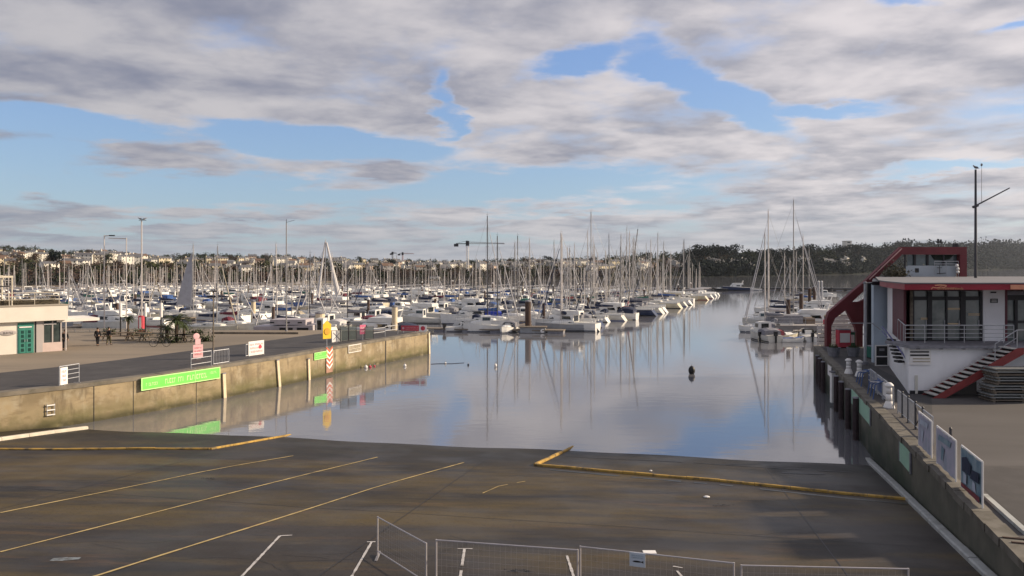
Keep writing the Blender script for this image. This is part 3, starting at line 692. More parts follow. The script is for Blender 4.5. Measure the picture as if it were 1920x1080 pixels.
bollard(at(1591, 701, ZR), 1.0, 'white bollard farthest from the camera, close to the quay corner')
# pole beside the building
Yq = 57
t = thing('lamp_post', at(1622, 684, ZR), 'plain grey pole standing on the quay left of the pale blue panel', 'pole')
mb = MB(); q = at(1622, 684, ZR); mb.tube(q, (q.x, q.y, W(1622, 532, q.y).z), .10, .085, 10); mb.build('pole', 'steel', t, world=True)
mb = MB(); zt = W(1622, 532, q.y).z; mb.lathe([(.13, 0), (.15, .1), (.05, .16)], 10); o = mb.build('cap', 'cgrey', t); o.location.z = zt - ZR
mb = MB(); zz1 = W(1, 606, q.y).z; mb.path([(q.x - 1.1, q.y, zz1), (q.x + .5, q.y, zz1), (q.x + 1.1, q.y, zz1 - .45)], .035); mb.build('arm', 'steel', t, world=True)
mb = MB(); mb.box(q.x - .18, q.x + .18, q.y - .14, q.y + .14, ZR, ZR + .25); mb.build('base', 'cgrey', t, world=True)
# menu board
q = at(1653, 686, ZR); t = thing('menu_board', q, 'tall black framed menu board against the pale blue panel', 'sign')
sc_ = q.y / F; hw = 11.5 * sc_; hh = 39 * sc_
mb = MB(); 
for x in (-hw, hw): mb.box(x - .04, x + .04, -.05, .0, 0, hh)
for z in (.03, hh * .45, hh - .03): mb.box(-hw + .04, hw - .04, -.05, 0, z - .03, z + .03)
mb.build('frame', 'board', t)
for z0, z1 in ((.07, hh * .45 - .04), (hh * .45 + .04, hh - .07)):
    mb = MB(); mb.box(-hw + .04, hw - .04, -.03, -.01, z0, z1); mb.build('panel', 'black', t)
mb = MB(); mb.box(-.18, .18, -.042, -.033, hh * .72, hh * .84); mb.build('emblem', 'cgrey', t)
# bins / boxes by the frame
for (px, py, w_, h_, m_, lab) in ((1581, 652, 22, 35, 'bred', 'red letter-box cabinet standing under the raking red frame'), (1594, 651, 12, 30, 'green', 'green cabinet standing right of the red one under the frame'), (1635, 672, 12, 24, 'cgreen', 'dark teal bin beside the tall menu board')):
    q = at(px, py, ZR); s_ = q.y / F; t = thing('cabinet' if m_ != 'cgreen' else 'waste_bin', q, lab, 'cabinet' if m_ != 'cgreen' else 'bin')
    a_, b_ = w_ * s_ / 2, h_ * s_
    mb = MB(); mb.box(-a_, a_, -.35, .35, 0.08, b_ - .06); mb.build('body', m_, t)
    mb = MB(); mb.box(-a_ - .03, a_ + .03, -.39, .39, b_ - .058, b_); mb.build('lid', 'cgrey', t)
    mb = MB(); mb.box(-a_ + .08, a_ - .08, -.375, -.352, b_ * .3, b_ * .8); mb.build('door', 'board' if m_ != 'cgreen' else 'black', t)
    mb = MB(); mb.box(-a_, a_, -.3, .3, 0, .078); mb.build('base', 'black', t)
# two planters under the frame
for px, lab in ((1563, 'left grey concrete planter at the quay corner'), (1600, 'right grey concrete planter under the red frame')):
    q = at(px, 668, ZR); t = thing('planter', q, lab, 'planter')
    mb = MB(); mb.lathe([(.35, 0), (.5, .65), (.52, .7), (.46, .7), (.42, .6)], 14); mb.build('pot', 'cgrey', t, smooth=False)
    mb = MB(); r3 = random.Random(px)
    for k in range(60):
        an = r3.uniform(0, 6.28); l = r3.uniform(.2, .55); c = Vector((r3.uniform(-.3, .3), r3.uniform(-.3, .3), .6)); d = Vector((math.cos(an) * .5, math.sin(an) * .5, 1)).normalized() * l
        s = Vector((-math.sin(an), math.cos(an), 0)) * .04; mb.add([c - s, c + s, c + d], [(0, 1, 2)])
    mb.build('plant', 'leaf', t)
# white slatted screens beyond the frame
for (x0, x1, lab) in ((1532, 1549, 'white slatted screen at the outer left, beside the red frame'), (1560, 1606, 'wide white slatted screen seen through the red frame')):
    Yc = 69.5; t = thing('slatted_screen', (W(x0, 650, Yc).x, Yc, 2.0), lab, 'screen'); mb = MB()
    y = 592 if x0 > 1550 else 612
    while y < 648: wbox(mb, x0, x1, y, y + 5.6, Yc, Yc + .04); y += 7.2
    mb.build('boards', 'board', t, world=True)
    mb = MB()
    for x in (x0 + 1, (x0 + x1) / 2, x1 - 1): wbox(mb, x - .7, x + .7, 590 if x0 > 1550 else 610, 672, Yc + .05, Yc + .12)
    mb.build('posts', 'cgrey', t, world=True)
M['bluer'] = mat('blue_steel', (.07, .12, .28), .6, .2, 3)
# fence line
FX = lambda Y, o=.9: EX(Y) + o
fd = Vector((.279, .960, 0)).normalized()
def fpost(Y, h, label):
    t = thing('fence_post', (FX(Y), Y, ZR), label, 'post', 'dark posts of the quay edge fence')
    mb = MB(); mb.tube((0, 0, 0), (0, 0, h), .05, .05, 8); mb.build('post', 'darkspar', t)
    mb = MB(); mb.lathe([(.05, h), (.055, h + .03), (.03, h + .07)], 8); mb.build('knob', 'darkspar', t)
    mb = MB(); mb.box(-.08, .08, -.08, .08, 0, .015); mb.build('foot', 'darkspar', t)
def panel(Y0, Y1, label, kind):
    t = thing('barrier_panel' if kind != 'banner' else 'banner_barrier', (FX(Y0, .32 if kind == 'banner' else .9), Y0, ZR), label, 'barrier'); hp_ = 1.35 if kind == 'banner' else 1.1; t.rotation_euler = (0, 0, math.atan2(fd.y, fd.x)); Ln = (Y1 - Y0) / fd.y
    mb = MB()
    for x in (.03, Ln - .03): mb.tube((x, 0, 0), (x, 0, hp_), .028, .028, 8)
    mb.tube((.03, 0, hp_), (Ln - .03, 0, hp_), .028, .028, 8)
    if kind != 'banner': mb.tube((.03, 0, .15), (Ln - .03, 0, .15), .022, .022, 8)
    mb.build('frame', 'board' if kind == 'banner' else 'steel', t)
    if kind == 'x':
        mb = MB(); mb.tube((.03, 0, .15), (Ln - .03, 0, 1.08), .025); mb.tube((.03, 0, 1.08), (Ln - .03, 0, .15), .025); mb.build('cross_brace', 'darkspar', t)
    if kind == 'bars':
        mb = MB()
        for k in range(1, 9): mb.tube((Ln * k / 9, 0, .15), (Ln * k / 9, 0, 1.1), .012, .012, 6)
        mb.build('bars', 'steel', t)
    return t, Ln
M['lilac'] = mat('faded_lilac_banner', (.42, .40, .50), .8, .3, 2.2, c2=(.30, .33, .40))
M['photo1'] = mat('banner_steel_blue', (.12, .20, .27), .7, .4, 2.5, c2=(.25, .33, .38))
M['xpale'] = mat('pale_blue_infill', (.45, .50, .60), .8, .25, 3)
for Y, l in ((35.6, 'dark fence post nearest the large white bollard'), (34.4, 'second dark fence post from the large white bollard'), (33.0, 'dark fence post on the far side of the cross-braced bay'), (31.7, 'dark fence post on the near side of the cross-braced bay'), (27.6, 'lone dark post between the first and second lilac banners')): fpost(Y, 1.15, l)
panel(33.0, 31.6, 'cross-braced barrier bay with pale infill on the right quay', 'x')
t = [o for o in bpy.data.objects if o.name.startswith('barrier_panel')][-1]
t, Ln = panel(36.6, 35.8, 'narrow grey barrier just behind the large white bollard', 'bars')
for (a_, b_, lab, c0, c1) in ((29.9, 28.0, 'far lilac banner hung on a white-topped barrier on the quay edge', 'lilac', 'xpale'), (27.2, 24.9, 'middle grey lilac banner on the quay edge barrier, between the other two', 'lilac', 'photo1'), (24.2, 22.2, 'near banner with dark blue figures and red base on the quay edge', 'photo1', 'cnavy')):
    t, Ln = panel(a_, b_, lab, 'banner')
    Ln_ = Ln
    mb = MB(); nx = 14
    x_of = lambda k: .05 + (Ln - .1) * k / nx
    for s_ in (1,):
        vs = [(x_of(k), .018 * math.sin(k * 1.3) + .02, z) for z in (.08, .7, 1.31) for k in range(nx + 1)]
        fs = [(j * (nx + 1) + k, j * (nx + 1) + k + 1, (j + 1) * (nx + 1) + k + 1, (j + 1) * (nx + 1) + k) for j in range(2) for k in range(nx)]
        mb.add(vs, fs)
    o = mb.build('banner', c0, t); so_ = o.modifiers.new('s', 'SOLIDIFY'); so_.thickness = .01
    sg = -1 if Ln < 0 else 1
    for side in (-1, 1):
        mb = MB(); yb = .02 + side * .035
        if c1 == 'cnavy':
            mb.add([(Ln * .1, yb, .62), (Ln * .5, yb, .66), (Ln * .56, yb, 1.0), (Ln * .34, yb, 1.16), (Ln * .08, yb, 1.02)], [(0, 1, 2, 3, 4)])
            mb.add([(Ln * .5, yb, .6), (Ln * .92, yb, .66), (Ln * .93, yb, .98), (Ln * .58, yb, .9)], [(0, 1, 2, 3)])
        else:
            mb.add([(Ln * .15, yb, .95), (Ln * .8, yb, 1.0), (Ln * .85, yb, 1.2), (Ln * .2, yb, 1.15)], [(0, 1, 2, 3)]); mb.add([(Ln * .3, yb, .35), (Ln * .42, yb, .35), (Ln * .5, yb, .8), (Ln * .34, yb, .85)], [(0, 1, 2, 3)])
        mb.build('print', c1, t)
        if c1 == 'cnavy':
            mb = MB(); mb.add([(Ln * .04, yb, .12), (Ln * .96, yb, .12), (Ln * .96, yb, .30), (Ln * .04, yb, .24)], [(0, 1, 2, 3)]); mb.build('red_band', mat('banner_dark_red', (.20, .04, .05), .8), t)
            mb = MB(); mb.add([(Ln * .18, yb + side * .004, .30), (Ln * .32, yb + side * .004, .30), (Ln * .34, yb + side * .004, .6), (Ln * .18, yb + side * .004, .62)], [(0, 1, 2, 3)]); mb.add([(Ln * .62, yb + side * .004, .32), (Ln * .8, yb + side * .004, .32), (Ln * .76, yb + side * .004, .58), (Ln * .64, yb + side * .004, .6)], [(0, 1, 2, 3)]); mb.build('pale_figures', 'xpale', t)
for (a_, b_, lab) in ((44.2, 42.4, 'farthest barred barrier bay, beside the farther blue rack'), (38.9, 37.7, 'barred barrier bay behind the white bollard, before the nearer blue rack'), (35.6, 34.45, 'barred barrier bay between the two dark posts nearest the bollard'), (34.35, 33.05, 'barred barrier bay just beyond the cross-braced one'), (31.6, 30.1, 'barred barrier bay between the cross-braced one and the far banner')):
    panel(a_, b_, lab, 'bars')
for (a_, b_, mm, lab) in ((41.9, 40.6, 'bluer', 'small blue board on the quay edge between the two blue racks'), (40.3, 39.2, 'board', 'small white board on the quay edge just past the blue racks')):
    t, Ln = panel(a_, b_, lab, 'bars'); mb = MB(); mb.box(min(.06 * Ln, .94 * Ln), max(.06 * Ln, .94 * Ln), -.03, .03, .3, .95); mb.build('board', mm, t)
# blue racks further back
for i, (px, py, lab) in enumerate(((1622, 722, 'farther blue tubular rack at the quay edge'), (1645, 745, 'nearer blue tubular rack, left of the large white bollard'))):
    q = at(px, py, ZR); t = thing('tubular_rack', q, lab, 'rack', rz=math.atan2(fd.y, fd.x)); 
    for k in range(3):
        mb = MB(); x = -.9 + k * .9
        mb.path([(x, -.35, 0), (x, -.35, .85 - .1 * k), (x, -.15, 1.0 - .1 * k), (x, .25, .8 - .1 * k), (x, .35, 0)], .035); mb.build('hoop', 'bluer', t)
    mb = MB()
    for z in (.2, .5, .8): mb.tube((-1, -.35, z), (1, -.35, z), .03)
    mb.build('rail', 'steel', t)
    mb = MB(); mb.obox((-.6, -.1, .9), (.5, .1, .75), .35, .03); mb.build('tilted_panel', 'board', t)
# grey slatted stack under the stairs
Ys = 39.6; t = thing('slatted_bench_stack', (W(1863, 755, Ys).x, Ys, ZR), 'stack of grey and brown slatted pallets at the foot of the white building', 'pallet stack')
mb = MB(); mb2 = MB(); zt = ZR + .02; k = 0; xa = W(1864, 0, Ys).x
for k in range(12):
    z0 = ZR + k * .145; off = rr.uniform(-.10, .12) + (-.12 if k < 6 else .05); mb_ = mb if k % 3 else mb2
    for j in range(5): mb_.box(xa + off, xa + 3.4 + off, Ys + .24 * j, Ys + .24 * j + .16, z0 + .07, z0 + .125)
    for j in range(3): mb2.box(xa + off + .1 + j * 1.5, xa + off + .22 + j * 1.5, Ys + .01, Ys + 1.1, z0, z0 + .069)
mb.build('grey_slats', mat('grey_slats', (.24, .25, .25), .85, .3, 3, stretch=(1, 6, 6)), t, world=True); mb2.build('brown_slats', mat('brown_slats', (.17, .14, .11), .85, .3, 3), t, world=True)
# kerb line in pale stone near the camera
mb = MB(); q0, q1 = at(1846, 932, ZR), at(1925, 1003, ZR); t = thing('edge_kerb', q0, 'short pale stone kerb inside the right quay edge near the camera', 'kerb')
mb.obox(q0 + Vector((0, 0, .04)), q1 + Vector((0, 0, .04)), .16, .12); mb.build('kerb_stone', 'kwhite', t, world=True)
mb = MB(); q0, q1 = at(1880, 1010, ZR), at(1990, 1020, ZR); t = thing('steel_rail', q0, 'low rusty rail lying across the right quay near the camera', 'rail')
mb.obox(q0 + Vector((0, 0, .03)), q1 + Vector((0, 0, .03)), .06, .05); mb.obox(q0 + Vector((0, -.35, .03)), q1 + Vector((0, -.35, .03)), .06, .05); mb.build('rail', 'pile', t, world=True)

# green panels and fender piles on the right wall
def wallq(px):
    a = (px - 960) / F; Y = 6.72 / (a - .291); return Y
M['mint'] = mat('mint_green_panel', (.30, .50, .38), .7, .12, 2)
for i, (px0, px1, h0, h1, lab, mm) in enumerate(((1598, 1634, .18, 1.0, 'long mint green panel on the right quay wall, below the bollards', 'mint'), (1689, 1710, .22, 1.0, 'short mint green panel on the right quay wall nearest the camera', 'mint'), (1553.5, 1561, .15, .95, 'small white panel on the right wall near its far corner', 'board'))):
    Y1, Y0 = wallq(px0), wallq(px1)
    t = thing('wall_panel', (EX(Y0) - .03, Y0, ZR - .6), lab, 'sign panel'); mb = MB()
    mb.prism([(EX(Y0) - .06, Y0), (EX(Y0) - .02, Y0), (EX(Y1) - .02, Y1), (EX(Y1) - .06, Y1)], ZR - h1, ZR - h0); mb.build('panel', mm, t, world=True)
    mb = MB(); mb.prism([(EX(Y0) - .075, Y0 - .02), (EX(Y0) - .021, Y0 - .02), (EX(Y0) - .021, Y0 + .06), (EX(Y0) - .075, Y0 + .06)], ZR - h1 - .02, ZR - h0 + .02)
    mb.prism([(EX(Y1) - .075, Y1 - .06), (EX(Y1) - .021, Y1 - .06), (EX(Y1) - .021, Y1 + .02), (EX(Y1) - .075, Y1 + .02)], ZR - h1 - .02, ZR - h0 + .02); mb.build('edge_trim', 'cgrey', t, world=True)
for px, hh_, lab in ((1566, .2, 'white fender post on the right quay wall, next to the small white panel'),):
    Y = wallq(px); t = thing('fender_post', (EX(Y) - .15, Y, 0), lab, 'fender'); mb = MB(); mb.box(EX(Y) - .3, EX(Y) - .03, Y - .15, Y + .15, .2, ZR - .3); mb.build('post', 'board', t, world=True)
    mb = MB(); mb.box(EX(Y) - .34, EX(Y) - .02, Y - .2, Y + .2, ZR - .299, ZR - .2); mb.build('cap', 'cgrey', t, world=True)
for px in (1538, 1543, 1549, 1574, 1584, 1597, 1612):
    Y = wallq(px); t = thing('fender_pile', (EX(Y) - .25, Y, -1), 'dark wet timber fender pile against the right-hand quay wall', 'pile', 'dark timber fender piles along the right quay wall')
    mb = MB(); mb.tube((EX(Y) - .22, Y, -3), (EX(Y) - .22, Y, ZR - .25), .17, .16, 10); mb.build('pile', mat('purple_black_pile', (.05, .03, .035), .7, .5, 3, bump=.3) if px == 1538 else bpy.data.materials['purple_black_pile'], t, world=True)
    mb = MB(); mb.tube((EX(Y) - .22, Y, ZR - .25), (EX(Y) - .22, Y, ZR - .18), .19, .15, 10); mb.build('cap', 'cgrey', t, world=True)
# ------------------------------------------------------------------ left quay: building, signs, barriers, people, plants
M['bwall'] = layer(mat('cream_render', (.76, .71, .63), .85, .1, .6), (.66, .61, .53), .8, .5, .7, fac=.6)
M['bgrey'] = mat('mauve_render', (.44, .40, .39), .85, .1, .8)
M['gdoorl'] = mat('sea_green_door', (.05, .24, .19), .5, .2, 3)
fd1 = Vector((.707, .707, 0)); fn1 = Vector((.707, -.707, 0))
c0 = at(117, 657.5, ZL)                                             # front right corner, on the ground
t = thing('waterfront_cafe', (c0.x, c0.y, ZL), 'low cream flat-roofed building with green doors and roof terrace at far left', 'building', rz=math.atan2(fd1.y, fd1.x))
G = t                                                               # local x runs along the facade, +x to the corner; local -y towards the viewer
def lx(px, py=None):                                                # local x of a point of the facade seen at column px
    a = (px - 960) / F; k = (c0.x - a * c0.y) / (fd1.x - a * fd1.y); return -k
mb = MB(); mb.box(-16, lx(80), .0, 9, 0, 2.6); mb.build('wall', 'bwall', t)
mb = MB(); mb.box(lx(80) + .01, 0, .05, 9, 0, .75); o = mb.build('low_wall', mat('pinkish_plinth', (.60, .48, .44), .8, .1, 2), t)
mb = MB(); mb.box(lx(80) + .01, -.05, .12, .16, .755, 2.55); mb.build('shop_window', glass('cafe_glass', (.06, .08, .08), .08), t)
mb = MB()
for x in (lx(80) + .06, lx(99), -.08): mb.box(x - .05, x + .05, .06, .18, .755, 2.58)
mb.box(-.1, 0, .2, 5, .755, 2.58); mb.build('window_frame', 'bgrey', t)
mb = MB(); mb.box(lx(68), lx(80), -.03, .3, 0, 2.62); mb.build('pillar', 'bgrey', t)
mb = MB(); mb.box(lx(68) - .12, lx(68) - .002, -.02, .3, 0, 2.6); mb.build('door_jamb', 'black', t)
dx0, dx1 = lx(33), lx(67)
mb = MB(); mb.box(dx0, dx1 - .14, -.05, -.01, 0, 2.5); o = mb.build('door_surround', 'gdoorl', t)
for k in range(2):
    w_ = (dx1 - .14 - dx0 - .2) / 2; xa_ = dx0 + .1 + k * (w_ + .02)
    mb = MB(); mb.box(xa_, xa_ + w_ - .03, -.09, -.052, .03, 1.95); d_ = mb.build('door', 'gdoorl', t)
    mb = MB()
    for z in (.15, .52, .9, 1.28, 1.62): mb.box(xa_ + .12, xa_ + w_ - .15, -.102, -.092, z, z + .26)
    mb.build('pane', mat('green_dark_pane', (.02, .07, .06), .2) if k == 0 else bpy.data.materials['green_dark_pane'], d_)
    mb = MB(); xh = xa_ + (w_ - .1 if k == 0 else .04); mb.tube((xh, -.13, .95), (xh, -.13, 1.15), .02); mb.build('handle', 'steel', d_)
mb = MB(); mb.box(dx0 + .1, dx1 - .3, -.1, -.054, 2.1, 2.2); mb.build('door_lamp', 'board', t)
mb = MB(); mb.ball((lx(15), -.04, 1.75), .62, .05, .22, 14, 8); sg = mb.build('oval_sign', 'bgrey', t)
mb = MB(); fakewords(mb, lx(15) - .42, lx(15) + .42, 1.66, 1.82, -.092, 4); mb.build('lettering', 'dframe', sg)
mb = MB(); mb.box(lx(82), lx(106), .02, .05, 2.25, 2.35); mb.build('window_lamp', 'board', t)
mb = MB(); mb.box(-17, .30, -.45, 9.4, 2.62, 3.86); mb.build('fascia', 'bwall', t)
mb = MB(); mb.box(-17, .36, -.52, 9.5, 3.865, 3.93); mb.build('coping', mat('terrace_slab', (.42, .37, .30), .85, .2, 1), t)
mb = MB(); mb.box(-.4, 2.9, .0, 4.5, 2.42, 2.66); mb.build('canopy', mat('white_canopy', (.80, .76, .70), .8, .1, 1), t)
mb = MB(); mb.tube((.28, .1, 0), (.28, .1, 2.41), .06); mb.build('canopy_post', 'palespar', t)
hp = MB(); hr = random.Random(2)
for k in range(900):
    x = hr.uniform(-16.5, .1); z = hr.uniform(3.95, 4.55); y = hr.uniform(.8, 1.6); s_ = hr.uniform(.06, .16); an = hr.uniform(0, 6.3)
    hp.add([(x, y, z), (x + s_ * math.cos(an), y + s_ * .4, z + s_ * math.sin(an)), (x - s_ * math.sin(an), y - s_ * .3, z + s_ * math.cos(an))], [(0, 1, 2)])
hp.box(-16.5, .1, 1.0, 1.4, 3.93, 4.3); hp.build('planter_hedge', mat('terrace_hedge', (.09, .075, .05), .9, .6, 8), t)
mb = MB()
for z, r in ((4.95, .035), (4.68, .022), (4.4, .022)): mb.tube((-16.8, -.2, z), (-.3, -.2, z), r, r, 6); mb.tube((-.3, -.2, z), (-.3, 6, z), r, r, 6)
for k in range(10): x = -.3 - k * 1.8; mb.tube((x, -.2, 3.93), (x, -.2, 4.95), .025, .025, 6)
mb.build('terrace_railing', mat('cream_rail', (.62, .56, .46), .6), t)
mb = MB(); xp = lx(31) - .2
for y in (.6, 4): mb.tube((xp, y, 3.93), (xp, y, 6.25), .06, .06, 8); mb.tube((-12, y, 3.93), (-12, y, 6.25), .06, .06, 8); mb.box(-12.1, xp + .08, y - .07, y + .07, 6.2, 6.36)
for k in range(4): x = xp - .6 - k * 2.4; mb.box(x - .04, x + .04, .55, 4.05, 6.05, 6.19)
mb.build('pergola', mat('cream_pergola', (.68, .62, .50), .6), t)
mb = MB(); mb.box(-11.9, xp - .15, .6, .64, 5.45, 5.55); mb.build('pergola_rail', 'dframe', t)

# signs with lettering
def wboard(px, w_, h_, ztop, label, mt, lett, rows, cat='sign', name='wall_banner'):
    c, d, n = on_wall(px, 0)
    t = thing(name, (c.x + n.x * .06, c.y + n.y * .06, ztop - h_), label, cat, rz=math.atan2(d.y, d.x))
    mb = MB(); mb.box(0, w_, -.02, .02, 0, h_); mb.build('board', mt, t)
    mb = MB(); bw = .05; mb.box(0, w_, -.035, -.021, 0, bw); mb.box(0, w_, -.035, -.021, h_ - bw, h_); mb.box(0, bw, -.035, -.021, bw, h_ - bw); mb.box(w_ - bw, w_, -.035, -.021, bw, h_ - bw)
    mb.build('border', lett if mt == 'bgreen' else 'board', t)
    mb = MB()
    for i, (x0, x1, z0, z1) in enumerate(rows): fakewords(mb, x0 * w_, x1 * w_, z0 * h_, z1 * h_, -.024, i + int(px))
    mb.build('lettering', lett, t); return t
# long green banner split in two pieces following the bend of the wall
ca, da, na = on_wall(261); cb, db, nb = on_wall(409)
wlen = (cb - ca).length
t = thing('wall_banner', (ca.x + na.x * .12, ca.y + na.y * .12, 1.50), 'long bright green banner with pale lettering on the left quay wall', 'banner', rz=math.atan2(cb.y - ca.y, cb.x - ca.x))
mb = MB(); mb.box(0, wlen, -.09, -.05, 0, .82); mb.build('board', 'bgreen', t)
mb = MB(); mb.box(0, wlen, -.11, -.092, 0, .06); mb.box(0, wlen, -.11, -.092, .76, .82); mb.box(0, .07, -.11, -.092, .06, .76); mb.box(wlen - .07, wlen, -.11, -.092, .06, .76); mb.box(wlen * .66, wlen * .665, -.1, -.092, .06, .76)
mb.build('border', 'lgreen', t)
mb = MB(); fakewords(mb, .35, 1.3, .25, .45, -.094, 3); fakewords(mb, 1.8, wlen * .82, .22, .55, -.094, 8); fakewords(mb, wlen * .86, wlen - .3, .42, .58, -.094, 5); mb.build('lettering', 'lgreen', t)
mb = MB()
for k in range(7): x = .1 + (wlen - .2) * k / 6; mb.box(x - .03, x + .03, -.05, .0 + (.5 if 0 < k < 6 else .1), .3, .4)
mb.build('bracket', 'steel', t)
wboard(588, 1.9, .62, 2.18, 'small green sign on the wall beside the red and white chevrons', 'bgreen', 'lgreen', [(.12, .55, .6, .8), (.12, .9, .25, .42)])
wboard(652, 2.1, .72, 2.33, 'small white lettered sign on the quay wall right of the chevrons', 'cbeige', 'timber', [(.06, .94, .55, .85), (.06, .94, .15, .42)])
# chevron board
c, d, n = on_wall(610.5); t = thing('chevron_board', (c.x + n.x * .06, c.y + n.y * .06, .35), 'upright board of red and white chevrons pointing down on the quay wall', 'sign', rz=math.atan2(d.y, d.x))
mb = MB(); mb.box(0, .95, -.02, .02, -.1, 1.9); mb.build('board', mat('worn_board_brown', (.38, .22, .16), .8, .2, 2), t)
r1, r2 = MB(), MB()
for k in range(4):
    z = .42 * k + .30
    for mm, dz_ in ((r1, 0), (r2, .2)):
        zz_ = z + dz_; h_ = .17
        mm.add([(.02, -.03, zz_ + .25), (.475, -.03, zz_ - .1), (.475, -.03, zz_ - .1 + h_), (.02, -.03, zz_ + .25 + h_)], [(0, 1, 2, 3)]); mm.add([(.93, -.03, zz_ + .25), (.93, -.03, zz_ + .25 + h_), (.475, -.03, zz_ - .1 + h_), (.475, -.03, zz_ - .1)], [(0, 1, 2, 3)])
r1.build('white_chevrons', 'board', t); r2.build('red_chevrons', mat('orange_red', (.75, .16, .08), .6), t)
# posts / signs on the quay top
def postsign(px, py, h, w_, z0, z1, label, mt, name='signpost', rz=None, rows=(), lett='bred', disc=None, foot=True, psize=.035):
    q = at(px, py, ZL); t = thing(name, q, label, 'sign', rz=rz if rz is not None else R(48))
    mb = MB(); mb.tube((0, .03, 0), (0, .03, h), psize, psize, 8); mb.build('post', 'steel', t)
    mb = MB(); mb.box(-w_ / 2, w_ / 2, -.03, 0, z0, z1); b_ = mb.build('panel', mt, t)
    if rows:
        mb = MB()
        for i, (a, b, c_, d_) in enumerate(rows): fakewords(mb, -w_ / 2 + a * w_, -w_ / 2 + b * w_, z0 + c_ * (z1 - z0), z0 + d_ * (z1 - z0), -.033, i + int(px))
        mb.build('lettering', lett, b_)
    if foot: mb = MB(); mb.box(-.2, .2, -.15, .2, 0, .06); mb.build('foot', 'cgrey', t)
    return t
t = postsign(613, 651, 1.9, .85, .75, 2.0, 'yellow lifebuoy stand on the quay edge above the chevrons', 'yellow', 'lifebuoy_stand')
mb = MB(); mb.add([(-.42, -.03, 2.0), (.42, -.03, 2.0), (0, -.03, 2.35), (-.42, 0.02, 2.0), (.42, .02, 2.0), (0, .02, 2.35)], [(0, 1, 2), (5, 4, 3), (0, 3, 4, 1), (1, 4, 5, 2), (2, 5, 3, 0)]); mb.build('gable_top', 'yellow', t)
mb = MB(); mb.tube((0, -.08, 1.4), (0, -.031, 1.4), .3, .3, 18); mb.build('lifebuoy', mat('buoy_orange', (.75, .38, .03), .6), t)
t = postsign(631, 641.5, .15, 1.05, .02, 1.08, 'square white sign with a dark diagonal cross stroke, standing by the yellow stand', 'board', 'warning_board')
mb = MB(); mb.obox((-.38, -.04, .9), (.38, -.04, .2), .012, .07); mb.obox((-.36, -.04, .25), (.3, -.04, .85), .012, .05); mb.build('cross_stroke', 'cgrey', t)
for k, (x0, x1, mm, lab) in enumerate(((638, 653, 'cgrey', 'left dark meshed barrier panel beside the crossed white sign'), (654, 668, 'cgrey', 'second dark meshed barrier panel from the crossed white sign'), (684, 700, 'cgrey', 'dark meshed barrier panel right of the pink notice'))):
    a_, b_ = at(x0, 641.5 - k * 2, ZL), at(x1, 640 - k * 2, ZL); ln_ = (b_ - a_).length; t = thing('mesh_barrier', a_, lab, 'barrier', rz=math.atan2(b_.y - a_.y, b_.x - a_.x))
    mb = MB(); hh = 1.45 if k < 2 else 1.25
    for x in (0, ln_): mb.tube((x, 0, 0), (x, 0, hh), .03)
    for z in (.1, hh): mb.tube((0, 0, z), (ln_, 0, z), .03)
    mb.build('frame', 'dframe', t)
    mb = MB(); n2 = 10
    for i in range(1, n2): mb.box(ln_ * i / n2 - .03, ln_ * i / n2 + .015, -.01, .01, .1, hh)
    mb.build('mesh_infill', mat('dark_teal_mesh', (.06, .085, .08), .8) if k == 0 else bpy.data.materials['dark_teal_mesh'], t)
t = postsign(680, 637, 1.45, .7, .55, 1.45, 'pink notice on a post between the dark meshed panels', mat('strong_pink', (.70, .16, .28), .7, .2, 3), rows=[(.15, .85, .6, .75), (.15, .85, .25, .4)], lett='board')
for (x0, x1, y0, lab) in ((700, 722, 634, 'pale two-bar railing nearer the chevrons on the quay edge'), (722, 746, 629, 'pale two-bar railing farther along the quay edge')):
    a_, b_ = at(x0, y0, ZL), at(x1, y0 - 3, ZL); ln_ = (b_ - a_).length; t = thing('railing', a_, lab, 'railing', rz=math.atan2(b_.y - a_.y, b_.x - a_.x))
    mb = MB(); 
    for x in (0, ln_): mb.tube((x, 0, 0), (x, 0, .95), .03)
    mb.build('posts', 'steel', t); mb = MB()
    for z in (.5, .93): mb.tube((0, 0, z), (ln_, 0, z), .03)
    mb.build('rails', 'steel', t)
q = at(752, 624, ZL); t = thing('long_sign', q, 'long low red sign with a white end square at the tip of the quay', 'sign', rz=R(-5))
mb = MB(); mb.box(0, 1.95, -.03, 0, .22, .78); mb.build('red_panel', 'bred', t); mb = MB(); mb.box(1.96, 2.8, -.03, 0, .15, .85); pq = mb.build('white_panel', 'board', t)
mb = MB(); mb.tube((2.38, -.045, .5), (2.38, -.032, .5), .24, .24, 16); mb.build('red_ring', 'bred', pq)
mb = MB(); fakewords(mb, .5, 1.85, .52, .62, -.034, 3); fakewords(mb, .5, 1.85, .36, .44, -.034, 6); mb.tube((.24, -.04, .5), (.24, -.031, .5), .13, .13, 12); mb.build('lettering', 'pink', t)
mb = MB(); [mb.box(x, x + .07, 0, .07, 0, .6) for x in (.2, 1.5, 2.5)]; mb.build('legs', 'steel', t)
